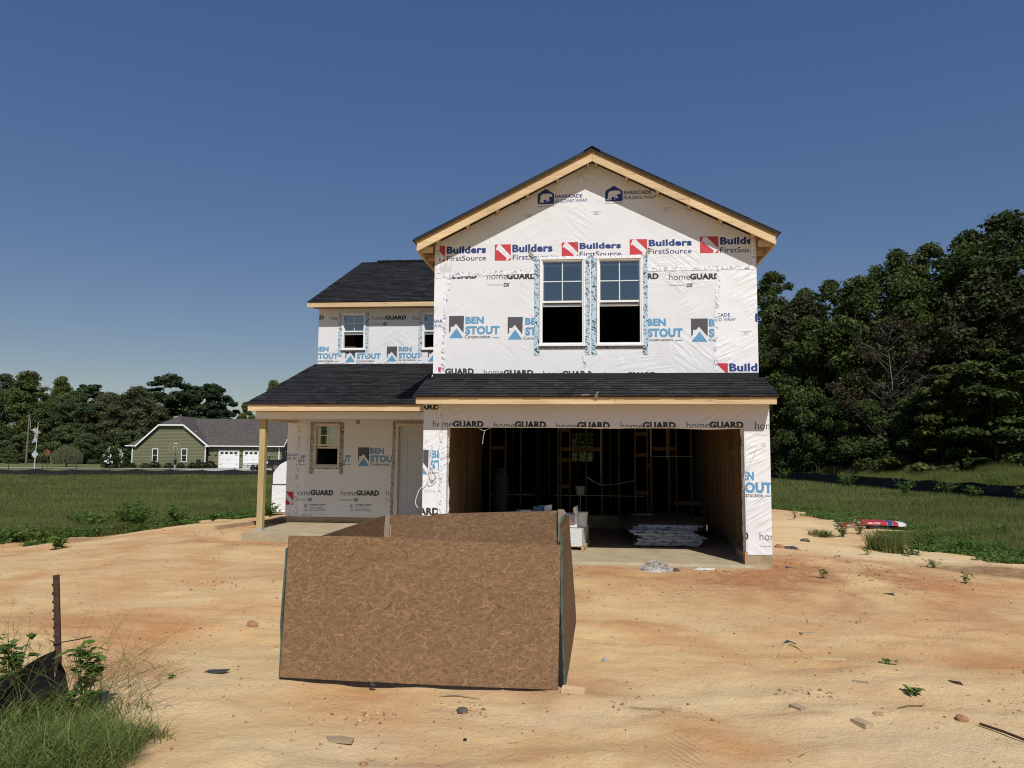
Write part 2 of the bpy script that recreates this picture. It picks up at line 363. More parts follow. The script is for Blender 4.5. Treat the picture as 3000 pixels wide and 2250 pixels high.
def VEG(x, y):
    x = np.asarray(x, float); y = np.asarray(y, float)
    wob = (fbm(x / 2.0, y / 2.0, 55) - .5) * 2.6 + (fbm(x / .5, y / .5, 56) - .5) * 1.5
    yb = np.interp(x, [-60, -30, -13.5, -11.9, -11.0, -10.4], [4.5, 4.2, 3.5, 2.9, 4.3, 5.2])
    left = sstep(-.7, .7, np.minimum(y - yb, np.interp(y, [3, 7, 9.5, 13.5, 20], [-10.6, -11.0, -10.4, -10.5, -9.0]) - x) + .45 * wob)
    xb = np.interp(y, [0, 3, 5.5, 9.5, 12.5, 17.2, 18.5, 19.5], [12, 9.3, 8.3, 8.6, 8.7, 8.5, 7.2, 2])
    right = sstep(-1.6, 1.3, x - xb + .6 * wob) * sstep(-2, 3, y + (x - 9) * .35)
    back = sstep(17, 20, y)
    v = np.maximum(np.maximum(left, right), back)
    # small dirt window inside the left field (worn patch) and pile strip
    w = np.exp(-(((x + 11.6) / 1.2) ** 2 + ((y - 3.6) / .5) ** 2)) + np.exp(-(((x + 24.3) / 1.6) ** 2 + ((y - 17.8) / .7) ** 2)) + np.exp(-(((x + 14.0 + .2 * (y - 16)) / .35) ** 2 + ((y - 16.4) / 1.3) ** 2)) + .9 * np.exp(-(((x - 8.0) / 1.0) ** 2 + ((y - 9.3) / .6) ** 2)); v = v * (1 - .9 * np.clip(w * 1.3, 0, 1))
    # clump at the foreground post
    c = sstep(1.25, .55, np.hypot((x + 4.25) / 1.15, (y + 7.9) / 1.0) + .35 * wob); v = np.maximum(v, c * (y < -6.3))
    return v
def gz(x, y): return float(H(np.array([x]), np.array([y]))[0])
def axis_pts(fine0, fine1, step, far0, far1, g=1.16):
    a = list(np.arange(fine0, fine1 + 1e-6, step)); s = step
    while a[-1] < far1: s *= g; a.append(a[-1] + s)
    b = []; s = step; p = fine0
    while p > far0: s *= g; p -= s; b.append(p)
    return np.array(b[::-1] + a)
gx = axis_pts(-9.5, 8.5, .065, -900, 900, 1.10); gy = axis_pts(-9.6, 9.0, .065, -60, 1500, 1.10)
X, Yg = np.meshgrid(gx, gy); Zg = H(X, Yg)
V = np.stack([X.ravel(), Yg.ravel(), Zg.ravel()], 1)
nx, ny = len(gx), len(gy); ii = np.arange(nx * ny).reshape(ny, nx)
F = np.stack([ii[:-1, :-1].ravel(), ii[:-1, 1:].ravel(), ii[1:, 1:].ravel(), ii[1:, :-1].ravel()], 1)
def groundmat():
    m, nt, b = newmat('dirt_and_soil')
    p = nt.nodes.new('ShaderNodeNewGeometry').outputs['Position']
    att = lambda n: node(nt, 'ShaderNodeAttribute', {'attribute_name': n}).outputs['Fac']
    big = noise_(nt, p, .55, 5, .6)
    st = noise_(nt, node(nt, 'ShaderNodeMapping', None, {'Vector': p, 'Scale': (1.0, 1.7, 1), 'Rotation': (0, 0, .3)}).outputs[0], 1.0, 6, .65)
    fine = noise_(nt, p, 38, 6, .7); mid = noise_(nt, p, 6, 6, .65)
    col = mix(nt, math_(nt, 'MULTIPLY_ADD', st, 3.0, -1.15, clamp=True), c4((.675, .49, .255)), c4((.62, .40, .19)))
    col = mix(nt, math_(nt, 'MULTIPLY_ADD', big, 4.6, -2.1, clamp=True), col, c4((.545, .285, .120)))
    col = mix(nt, math_(nt, 'MULTIPLY', att('pale'), math_(nt, 'MULTIPLY_ADD', mid, 1.2, .2, clamp=True)), col, c4((.70, .55, .325)))
    col = mix(nt, math_(nt, 'MULTIPLY', att('clay'), math_(nt, 'MULTIPLY_ADD', mid, 2.2, -.3, clamp=True)), col, c4((.40, .185, .085)))
    col = mix(nt, math_(nt, 'MULTIPLY', att('wet'), math_(nt, 'MULTIPLY_ADD', mid, 2.0, -.2, clamp=True)), col, c4((.24, .14, .075)))
    sp = math_(nt, 'MULTIPLY_ADD', noise_(nt, p, 26, 6, .75), 5.0, -2.85, clamp=True)
    col = mix(nt, math_(nt, 'MULTIPLY', sp, .62), col, c4((.22, .135, .07)))
    sp2 = math_(nt, 'MULTIPLY_ADD', noise_(nt, p, 90, 3, .6), 4.0, -2.6, clamp=True)
    col = mix(nt, math_(nt, 'MULTIPLY', sp2, .6), col, c4((.72, .62, .47)))
    stain = math_(nt, 'MULTIPLY_ADD', noise_(nt, node(nt, 'ShaderNodeMapping', None, {'Vector': p, 'Scale': (1, 3.2, 1), 'Location': (3, 9, 0)}).outputs[0], 1.5, 6, .7), 5.0, -3.2, clamp=True)
    col = mix(nt, math_(nt, 'MULTIPLY', stain, .5), col, c4((.33, .20, .11)))
    soil = mix(nt, math_(nt, 'MULTIPLY_ADD', mid, 2.0, -.5, clamp=True), c4((.075, .080, .03)), c4((.12, .115, .05)))
    soil = mix(nt, att('lawn'), soil, mix(nt, st, c4((.12, .15, .05)), c4((.16, .175, .07))))
    vg = math_(nt, 'MULTIPLY_ADD', math_(nt, 'ADD', att('veg'), math_(nt, 'MULTIPLY_ADD', mid, .5, -.25)), 2.2, -.6, clamp=True)
    col = mix(nt, vg, col, soil)
    nt.links.new(col, b.inputs['Base Color']); b.inputs['Roughness'].default_value = .95; b.inputs['Specular IOR Level'].default_value = .15
    tk = att('track')
    wv = node(nt, 'ShaderNodeTexWave', {'bands_direction': 'X'}, {'Vector': node(nt, 'ShaderNodeMapping', None, {'Vector': p, 'Rotation': (0, 0, -.57)}).outputs[0], 'Scale': 5.4, 'Distortion': .7, 'Detail': 2, 'Detail Scale': 3}).outputs['Fac']
    tkm = math_(nt, 'MULTIPLY', tk, math_(nt, 'MULTIPLY_ADD', wv, 3.0, -1.9, clamp=True))
    nt.links.new(mix(nt, math_(nt, 'MULTIPLY', tkm, .42), col, c4((.26, .19, .12))), b.inputs['Base Color'])
    med = noise_(nt, p, 15, 5, .7)
    h = math_(nt, 'ADD', math_(nt, 'MULTIPLY', mid, .8), math_(nt, 'MULTIPLY', fine, .42))
    h = math_(nt, 'ADD', h, math_(nt, 'MULTIPLY', math_(nt, 'POWER', med, 2.0), .9))
    h = math_(nt, 'SUBTRACT', h, math_(nt, 'MULTIPLY', tkm, .30))
    h = math_(nt, 'ADD', h, math_(nt, 'MULTIPLY', noise_(nt, p, 140, 3), .12))
    bump_(nt, b, h, .62, .035); return m
GROUND = groundmat()
gme = fast_mesh('ground', V, F, GROUND, None, True)
def addattr(name, arr):
    a = gme.attributes.new(name, 'FLOAT', 'POINT'); a.data.foreach_set('value', np.asarray(arr, np.float32).ravel())
veg = VEG(X, Yg); addattr('veg', veg)
nn = fbm(X / .8, Yg / .8, 71); n3 = fbm(X / 2.5, Yg / 1.2, 73)
pale = np.clip(sstep(-4.5, -7.2, Yg) * .75 * sstep(.35, .6, n3 + .08) + np.exp(-(((X - 5.4) / 2.4) ** 2 + ((Yg - 3.0) / 1.1) ** 2)) * 1.5 + np.exp(-(((X + 3.2) / 1.6) ** 2 + ((Yg - .5) / 2.0) ** 2)) * .6 + .9 * np.exp(-(((X - 5.4) / 2) ** 2 + ((Yg - 10.5) / 5) ** 2)), 0, 1)
clay = np.clip(np.exp(-(((X - 3.9) / 1.7) ** 2 + ((Yg - .2) / 1.9) ** 2)) * 1.25 + .6 * np.exp(-(((X - 1) / 2.5) ** 2 + ((Yg + 1.0) / .8) ** 2)) + .5 * np.exp(-(((X - 3.4) / 3.0) ** 2 + ((Yg + 2.4) / 1.2) ** 2)) + .5 * np.exp(-(((X + 6.2) / 2.6) ** 2 + ((Yg - .2) / 2.2) ** 2)) * sstep(.4, .6, n3) + sstep(.62, .75, n3) * .5, 0, 1) * sstep(.2, .55, nn)
wet = np.clip(np.exp(-(((X - 7.2) / 1.1) ** 2 + ((Yg - 1.6) / .55) ** 2)) * 1.9 + np.exp(-(((X + 11.6) / 1.0) ** 2 + ((Yg - 3.4) / .35) ** 2)) * .9 + 1.1 * np.exp(-((Yg + 6.52 - .10 * np.sin(X * 1.3)) / .05) ** 2) * sstep(.5, .66, fbm(X / .5, Yg / .2, 140)) * sstep(-2.4, -1.6, X) * (1 - sstep(1.6, 2.4, X)), 0, 1)
track = .6 * np.exp(-(((X - 2.48) * .77 + (Yg + 7.05) * .64) / .30) ** 2 - (((X - 2.48) * -.64 + (Yg + 7.05) * .77) / .13) ** 2) + .8 * np.exp(-(((X - .6) / .14) ** 2 + ((Yg + 7.35) / .4) ** 2))
addattr('track', np.clip(track * 1.3, 0, 1)); addattr('pale', pale); addattr('clay', clay); addattr('wet', wet)
lawn = sstep(-1, 2, Yg - np.interp(X, [-70, -45.8, -35, -26, -15, 0], [35, 43.5, 46.6, 49.9, 53.3, 58])) * (X < 5)
addattr('lawn', lawn)
tag(link('ground', gme), 'sandy orange building lot running out into grass fields', None, None, 'structure')
from mathutils.geometry import tessellate_polygon
rng = np.random.default_rng(7); rnd = random.Random(11)
# ------------------------------------------------------------------ the house under construction
house = thing('house', 'two storey house under construction, wrapped in white printed house wrap, with open garage', 'house')
def part(mb, name, mats, parent=house, **k): return mb.build(name, mats, parent, **k)
def poly_slab(outline, holes, fn, d):
    """flat polygon with holes in (u,v), thickness d: fn(u,v,w)"""
    mb = MB(); loops = [outline] + holes
    tr = tessellate_polygon([[Vector((u, v, 0)) for u, v in L] for L in loops]); flat = [p for L in loops for p in L]
    n = len(flat); P = [fn(u, v, 0) for u, v in flat] + [fn(u, v, d) for u, v in flat]; fs = []
    for t in tr: fs.append(tuple(t)); fs.append(tuple(n + i for i in t)[::-1])
    b = 0
    for L in loops:
        k = len(L)
        for i in range(k): fs.append((b + i, b + (i + 1) % k, n + b + (i + 1) % k, n + b + i))
        b += k
    mb.add(P, fs)
    bm = bmesh.new(); me = mb.mesh('slab', []); bm.from_mesh(me); bmesh.ops.recalc_face_normals(bm, faces=bm.faces[:])
    mb2 = MB(); bm.verts.index_update(); mb2.add([v.co for v in bm.verts], [[v.index for v in f.verts] for f in bm.faces]); bm.free(); bpy.data.meshes.remove(me)
    return mb2
def rect(x0, x1, z0, z1): return [(x0, z0), (x1, z0), (x1, z1), (x0, z1)]
def xz(y0): return lambda u, v, w: (u, y0 + w, v)
UY, GY, PY, WY = .714, 0.0, 4.5, 6.35
# slabs and foundation
part(MB().box(-2.85, 2.83, -.02, 5.7, -.35, 0), 'garage_slab', CONC)
part(MB().hexa([(-2.45, -.16, -.3), (2.62, -.16, -.3), (2.5, -.02, -.3), (-2.45, -.02, -.3), (-2.45, -.15, -.045), (2.62, -.15, -.045), (2.5, -.02, -.012), (-2.45, -.02, -.012)]), 'slab_lip', CONC)
part(MB().box(-2.5, 2.66, -.185, -.163, -.3, -.035), 'form_board', GREYWOOD_X)
part(MB().box(-6.98, -2.95, 1.98, 4.48, -.2, .14), 'porch_slab', CONC)
mb = MB(); mb.box(2.5, 2.885, .006, 1.0, -.3, .152); mb.box(2.70, 2.885, 1.0, 5.7, -.3, .15); mb.box(-2.885, -2.5, .006, 1, -.3, .15)
mb.box(-2.885, -2.70, 1.0, 4.48, -.3, .15); mb.box(-7.08, -2.95, 4.515, 15, -.3, .262); mb.box(-2.69, 2.69, 5.72, 6.1, -.3, .30)
part(mb, 'stem_wall', CONC_D)
part(MB().box(2.455, 2.497, -.004, .14, -.05, .2), 'jamb_board', PINE_Z)
part(MB().box(-7.05, 2.8, 6.1, 14.9, .2, .28), 'house_floor', SHADE_IN)
# walls
gw = poly_slab([(-2.888, .155), (-2.475, .155), (-2.475, 2.211), (2.475, 2.211), (2.475, .155), (2.888, .155), (2.888, 2.62), (-2.888, 2.62)], [], xz(0), .16)
garage_wall = part(gw, 'garage_wall', WRAP)
gable = [(-2.885, 3.19), (2.885, 3.19), (2.885, 5.60), (0, 7.06), (-2.885, 5.60)]
WINS = [(-.948, -.128, 3.69, 5.30), (.078, .898, 3.69, 5.30)]
gable_wall = part(poly_slab(gable, [rect(a + .03, b - .03, c + .03, d - .03) for a, b, c, d in WINS], xz(UY), .15), 'gable_wall', WRAP)
PW = (-6.453, -5.83, 1.415, 2.43); PD = (-4.503, -3.53, .285, 2.435)
porch_wall = part(poly_slab(rect(-7.1, -2.95, .27, 2.80), [rect(PW[0] + .03, PW[1] - .03, PW[2] + .03, PW[3] - .03), rect(PD[0] + .02, PD[1] - .02, .29, PD[3] - .02)], xz(PY), .15), 'porch_wall', WRAP)
W1 = (-6.467, -5.84, 4.405, 5.387); W2 = (-4.337, -3.71, 4.405, 5.387)
wing_wall = part(poly_slab(rect(-7.1, -2.9, 3.9, 5.64), [rect(w[0] + .03, w[1] - .03, w[2] + .03, w[3] - .03) for w in (W1, W2)], xz(WY), .15), 'wing_wall', WRAP)
yz = lambda x0: (lambda u, v, w: (x0 + w, u, v))
side_wall = part(poly_slab([(4.66, .27), (15, .27), (15, 5.6), (10.7, 7.6), (6.51, 5.6), (6.51, 4.0), (4.66, 2.8)], [], yz(-7.1), .15), 'side_wall', WRAP)
mb = MB(); mb.box(2.735, 2.885, .865, 15, 2.605, 5.6); mb.box(2.735, 2.885, .162, 15, .155, 2.60); part(mb, 'side_wall', WRAP)
mb = MB(); mb.box(-2.885, -2.735, .865, 9.0, 2.605, 5.6); mb.box(-2.885, -2.735, .162, 4.48, .155, 2.60); part(mb, 'side_wall', WRAP)
back = poly_slab(rect(-6.95, 2.73, .28, 5.6), [rect(-.66, .06, 1.5, 2.5)], xz(15), .15); part(back, 'back_wall', WRAP); part(MB().box(-6.9, -.70, 14.96, 14.99, .29, 5.5).box(.10, 2.7, 14.96, 14.99, .29, 5.5).box(-.70, .10, 14.96, 14.99, .29, 1.48).box(-.70, .10, 14.96, 14.99, 2.52, 5.5), 'shade_lining', SHADE_IN); part(MB().add([(-.66, 15.05, 1.5), (.06, 15.05, 1.5), (.06, 15.05, 2.5), (-.66, 15.05, 2.5)], [(0, 1, 2, 3)]), 'back_window', glassmat('shade_dimmed_glass', (.16, .18, .16), .02))  # black sheet added as room shade; glass tinted to paint the trees' shade
# dark insides
part(MB().box(-2.73, 2.73, .87, 14.99, 2.72, 3.0), 'upper_floor', SHADE_IN)
part(MB().box(-2.73, 2.73, .17, .86, 2.72, 2.76), 'upper_floor', SHADE_IN)
part(MB().box(-6.94, -2.9, 4.66, 14.99, 2.72, 2.80), 'upper_floor', SHADE_IN)
part(MB().box(-2.73, 2.73, 5.0, 5.1, 3.0, 5.5), 'partition', SHADE_IN)
part(MB().box(-2.73, 2.73, .87, 5.0, 5.5, 5.55), 'ceiling', SHADE_IN)
part(MB().box(-6.94, -2.9, 9.0, 9.1, .28, 5.5), 'partition', SHADE_IN)
part(MB().box(-6.94, -2.9, 6.51, 9.0, 5.5, 5.55), 'ceiling', SHADE_IN)
part(MB().box(-1.4, -1.3, 6.2, 14.9, .28, 2.7), 'partition', SHADE_IN)
part(MB().box(1.9, 2.0, 6.2, 14.9, .28, 2.7), 'partition', SHADE_IN)
# ---- lettering and marks printed on the wrap
FONT = {}
def font_meshes(specs):
    made = []
    for s, w, it in specs:
        c = bpy.data.curves.new('lettering', 'FONT'); c.body = s; c.size = 1; c.resolution_u = 3
        c.offset = {'b': .045, 'm': .018, 'n': .006, 'l': -.006, 'h': .055}[w]; c.shear = .28 if it else 0
        if w in 'bh': c.space_character = 1.06
        o = bpy.data.objects.new('lettering', c); COL.objects.link(o); made.append(((s, w, it), o))
    dg = bpy.context.evaluated_depsgraph_get(); dg.update()
    for k, o in made:
        me = bpy.data.meshes.new_from_object(o.evaluated_get(dg)); FONT[k] = ([v.co.copy() for v in me.vertices], [list(p.vertices) for p in me.polygons])
        bpy.data.meshes.remove(me)
    for k, o in made:
        c = o.data; bpy.data.objects.remove(o); bpy.data.curves.remove(c)
TXT = {'BARRICADE': ('m', 0, 'B'), 'BUILDING WRAP': ('n', 1, 'B'), 'BARRICADEBP.COM': ('n', 0, 'K'), 'WRAP': ('n', 1, 'K'), 'Builders': ('b', 0, 'B'), 'FirstSource': ('n', 0, 'N'),
       'home': ('l', 0, 'G'), 'GUARD': ('h', 0, 'K'), 'housewrap by': ('l', 0, 'G'), 'OX': ('h', 1, 'K'), 'BEN': ('h', 0, 'S'), 'STOUT': ('h', 0, 'S'), 'Construction': ('m', 0, 'G'),
       'hom': ('l', 0, 'G'), 'housewrap': ('l', 0, 'G'), 'hou': ('l', 0, 'G'), 'D': ('h', 0, 'K'), 'UT': ('h', 0, 'S'), 'n': ('b', 0, 'G'), 'oxep.com': ('m', 0, 'K'), 'uild': ('b', 0, 'F'), 'Build': ('b', 0, 'B'), 'ction': ('b', 0, 'F')}
FINE = [('Barricade Building Products', 'Doswell, VA', 'ESR-1787', 'www.barricadebp.com'), ('HomeGuard Housewrap', 'Conforms to ASTM E1677', 'Conforms to ICC-ES AC38')]
font_meshes([(s, TXT[s][0], TXT[s][1]) for s in TXT] + [(s, 'n', 0) for L in FINE for s in L] + [(s, 'b', 0) for s in ('UCO', 'PURPOSE', 'ELITE', 'USA')] + [('ELITE', 'b', 1)])
PM = {'B': PRINT_B, 'K': PRINT_K, 'G': PRINT_G, 'N': PRINT_N, 'S': PRINT_S, 'R': PRINT_R, 'F': PRINT_F}
def text_geo(s, w, it, x0, x1, z0, z1):
    vs, fs = FONT[(s, w, it)]
    a = min(v.x for v in vs); b = max(v.x for v in vs); c = min(v.y for v in vs); d = max(v.y for v in vs)
    return [((v.x - a) / (b - a) * (x1 - x0) + x0, (v.y - c) / (d - c) * (z1 - z0) + z0) for v in vs], fs
BEAR = [(118, 355), (125, 315), (133, 280), (130, 255), (145, 225), (175, 210), (215, 208), (240, 203), (265, 212), (300, 208), (308, 218), (318, 240), (325, 255), (310, 262), (290, 265), (270, 268), (262, 285), (275, 305), (282, 328), (265, 330), (245, 320), (235, 300), (228, 320), (245, 350), (232, 352), (225, 330), (215, 305), (190, 310), (175, 330), (187, 355), (160, 357), (150, 335), (140, 357)]
BEAR = [((x - 85) / 267, (380 - y) / 253) for x, y in BEAR]
PENT = [(0, .06), (.06, 0), (.94, 0), (1, .06), (1, .62), (.94, .70), (.55, .98), (.45, .98), (.06, .70), (0, .62)]
BFSW = [((x - 1057) / 293, (453 - y) / 275) for x, y in ((1110, 185), (1157, 180), (1346, 372), (1348, 402), (1292, 452), (1262, 452), (1275, 412), (1100, 265), (1072, 288), (1085, 240))]
BEND = [((x - 303) / 249, (613 - y) / 363) for x, y in ((303, 250), (552, 250), (545, 530), (420, 375), (380, 425), (332, 425), (330, 500), (305, 530))]
BENB = [((x - 303) / 249, (613 - y) / 363) for x, y in ((305, 613), (541, 613), (430, 452))]
def fill(poly): return poly, [list(t) for t in tessellate_polygon([[Vector((u, v, 0)) for u, v in poly]])]
def mark(geos, y, parent, clip, name):
    """geos: list of (verts2d, faces, material, extra proudness); clipped to clip=(x0,x1,z0,z1)"""
    bm = bmesh.new(); mats = []
    for vs, fs, m, dy in geos:
        if m not in mats: mats.append(m)
        bv = [bm.verts.new((u, y - dy, v)) for u, v in vs]
        for f in fs:
            try: fc = bm.faces.new([bv[i] for i in f]); fc.material_index = mats.index(m)
            except ValueError: pass
    for co, no in (((clip[0], 0, 0), (-1, 0, 0)), ((clip[1], 0, 0), (1, 0, 0)), ((0, 0, clip[2]), (0, 0, -1)), ((0, 0, clip[3]), (0, 0, 1))):
        bmesh.ops.bisect_plane(bm, geom=bm.verts[:] + bm.edges[:] + bm.faces[:], plane_co=co, plane_no=no, clear_outer=True)
    for f in bm.faces:
        f.normal_update()
        if f.normal.y > 0: f.normal_flip()
    if len(bm.faces) == 0: bm.free(); return None
    me = bpy.data.meshes.new(name); bm.to_mesh(me); bm.free()
    for m in mats: me.materials.append(m)
    return link(name, me, parent)
def place(poly, x0, x1, z0, z1): return [(x0 + u * (x1 - x0), z0 + v * (z1 - z0)) for u, v in poly]
def prints(rows, y, parent, clip, wrap=WRAP):
    for r in rows:
        k, x0, x1, z0, z1 = r[:5]; cl = clip if len(r) < 6 else tuple(c if q is None else q for c, q in zip(clip, r[5])); pr = .0025
        if k == 'bear':
            p, t = fill(place(PENT, x0, x1, z0, z1)); q, s = fill(place(BEAR, x0, x1, z0, z1))
            mark([(p, t, PRINT_B, pr), (q, s, wrap, pr + .0012)], y, parent, cl, 'printed_logo')
        elif k == 'bfs':
            p, t = fill(rect(x0, x1, z0, z1)); q, s = fill(place(BFSW, x0, x1, z0, z1))
            mark([(p, t, PRINT_R, pr), (q, s, wrap, pr + .0012)], y, parent, cl, 'printed_logo')
        elif k == 'ben':
            p, t = fill(place(BEND, x0, x1, z0, z1)); q, s = fill(place(BENB, x0, x1, z0, z1))
            mark([(p, t, PRINT_G, pr), (q, s, PRINT_S, pr)], y, parent, cl, 'printed_logo')
        elif k == 'bar': p, t = fill(rect(x0, x1, z0, z1)); mark([(p, t, PRINT_S, pr)], y, parent, cl, 'printed_bar')
        elif k == 'patch': p, t = fill(rect(x0, x1, z0, z1)); mark([(p, t, PRINT_F, pr)], y, parent, cl, 'printed_patch')
        elif k == 'ring':
            c = ((x0 + x1) / 2, (z0 + z1) / 2); ro = (x1 - x0) / 2; vs = []; fs = []
            for i in range(16):
                a = 2 * math.pi * i / 16; vs += [(c[0] + ro * math.cos(a), c[1] + ro * math.sin(a)), (c[0] + ro * .78 * math.cos(a), c[1] + ro * .78 * math.sin(a))]
                j = (i + 1) % 16; fs.append([2 * i, 2 * j, 2 * j + 1, 2 * i + 1])
            p, t = fill(rect(c[0] - ro * .12, c[0] + ro * .12, c[1] - ro * .6, c[1] + ro * .6)); mark([(vs, fs, PRINT_K, pr), (p, t, PRINT_K, pr)], y, parent, cl, 'printed_mark')
        elif k in ('fine', 'fine2'):
            L = FINE[0] if k == 'fine' else FINE[1]; g = []; hh = (z1 - z0) / len(L); full = max(len(s) for s in L)
            for i, s in enumerate(L):
                w = (x1 - x0) * max(.35, len(s) / full); c = (x0 + x1) / 2 if k == 'fine' else x0 + w / 2
                vs, fs = text_geo(s, 'n', 0, c - w / 2, c + w / 2, z1 - hh * (i + .82), z1 - hh * (i + .1)); g.append((vs, fs, PRINT_N if k == 'fine' else PRINT_G, pr))
            mark(g, y, parent, cl, 'printed_small_print')
        else:
            w, it, m = TXT[k]; vs, fs = text_geo(k, w, it, x0, x1, z0, z1); mark([(vs, fs, PM[m], pr)], y, parent, cl, 'printed_lettering')
CU = (-2.883, 2.883, 3.202, 7.0)
prints([('bear', -.992, -.689, 6.31, 6.595), ('bear', .237, .551, 6.33, 6.621), ('BARRICADE', -.668, -.179, 6.417, 6.483), ('BARRICADE', .57, 1.064, 6.452, 6.521),
 ('BUILDING WRAP', -.674, -.09, 6.333, 6.393), ('BUILDING WRAP', .564, 1.149, 6.362, 6.421), ('BARRICADEBP.COM', -.99, -.688, 6.263, 6.279), ('BARRICADEBP.COM', .242, .547, 6.288, 6.303),
 ('WRAP', -1.547, -1.321, 6.316, 6.386), ('fine', -1.238, -1.06, 6.064, 6.132), ('fine', -.02, .17, 6.081, 6.155), ('fine', 1.224, 1.418, 6.116, 6.196), ('fine', 2.582, 2.779, 3.855, 3.937),
 ('bfs', -2.999, -2.698, 5.275, 5.569, (-2.80, None, None, None)), ('bfs', -1.773, -1.477, 5.273, 5.573), ('bfs', -.551, -.253, 5.313, 5.59), ('bfs', .671, .982, 5.329, 5.62), ('bfs', 1.913, 2.233, 5.343, 5.645),
 ('bfs', -2.994, -2.727, 3.16, 3.317, (-2.79, None, None, None)), ('bfs', 2.049, 2.361, 3.074, 3.37, (2.18, None, None, None)),
 ('Builders', -2.667, -1.935, 5.417, 5.554), ('Builders', -1.451, -.716, 5.42, 5.567), ('Builders', -.227, .515, 5.459, 5.574), ('Builders', 1.009, 1.768, 5.484, 5.607), ('Builders', 2.265, 3.014, 5.491, 5.627, (None, 2.79, None, None)), ('Build', 2.384, 2.865, 3.22, 3.365),
 ('FirstSource', -2.662, -1.934, 5.281, 5.378), ('FirstSource', -1.443, -.706, 5.282, 5.381), ('FirstSource', -.227, .521, 5.316, 5.413), ('FirstSource', 1.008, 1.765, 5.345, 5.44), ('FirstSource', 2.263, 3.021, 5.345, 5.442, (None, 2.785, None, None)),
 ('home', -1.914, -1.541, 4.926, 5.043), ('home', 1.362, 1.731, 4.868, 4.98), ('GUARD', -1.546, -1.011, 4.92, 5.035), ('GUARD', 1.73, 2.255, 4.866, 4.977), ('GUARD', .65, 1.181, 4.883, 4.995, (.96, None, None, None)), ('GUARD', -2.588, -2.098, 4.945, 5.058),
 ('housewrap by', -1.913, -1.632, 4.809, 4.839), ('housewrap by', 1.361, 1.644, 4.751, 4.786), ('OX', -1.607, -1.489, 4.785, 4.86), ('OX', 1.665, 1.785, 4.73, 4.801),
 ('ben', -2.603, -2.325, 3.849, 4.259), ('ben', -1.526, -1.25, 3.816, 4.227), ('ben', 1.735, 2.03, 3.751, 4.166), ('BEN', -2.3, -1.961, 4.111, 4.242), ('BEN', -1.208, -.873, 4.08, 4.21, (None, -1.0, None, None)), ('BEN', .965, 1.297, 4.038, 4.173), ('BEN', 2.047, 2.364, 4.023, 4.155, (None, 2.18, None, None)),
 ('STOUT', -2.3, -1.671, 3.912, 4.069), ('STOUT', -1.207, -.586, 3.886, 4.039, (None, -1.0, None, None)), ('STOUT', .975, 1.588, 3.836, 3.997), ('STOUT', 2.044, 2.647, 3.825, 3.984, (None, 2.18, None, None)),
 ('Construction', -2.31, -1.845, 3.841, 3.901), ('Construction', -1.24, -.778, 3.814, 3.866, (None, -1.0, None, None)), ('Construction', .958, 1.414, 3.768, 3.816), ('Construction', 2.043, 2.49, 3.76, 3.808, (None, 2.18, None, None)),
 ('bar', -1.804, -1.675, 3.844, 3.859), ('bar', 1.449, 1.581, 3.77, 3.787),
 ('BARRICADE', -2.874, -2.417, 4.133, 4.194, (None, -2.69, None, None)), ('BUILDING WRAP', -2.878, -2.314, 4.051, 4.111, (None, -2.69, None, None)), ('BARRICADE', 1.943, 2.418, 4.194, 4.257, (2.19, None, None, None)), ('BUILDING WRAP', 1.936, 2.507, 4.117, 4.173, (2.19, None, None, None)), ('bear', 2.842, 3.134, 4.095, 4.312),
 ('GUARD', -2.662, -2.134, 3.182, 3.296), ('GUARD', -1.593, -1.056, 3.165, 3.264), ('GUARD', -.538, -.011, 3.135, 3.244), ('GUARD', .607, 1.126, 3.121, 3.218), ('GUARD', 1.677, 2.188, 3.105, 3.202, (None, 2.14, None, None)),
 ('home', -1.952, -1.6, 3.166, 3.28), ('home', -.875, -.538, 3.135, 3.249), ('home', .208, .58, 3.115, 3.221), ('home', 1.302, 1.65, 3.094, 3.196), ('uild', -2.78, -2.57, 5.09, 5.24), ('home', 2.40, 2.80, 4.86, 4.98, (2.3, 2.3001, None, None))], UY, gable_wall, CU)
CG = (-2.884, 2.884, .158, 2.6)
hd = (None, None, 2.215, None)
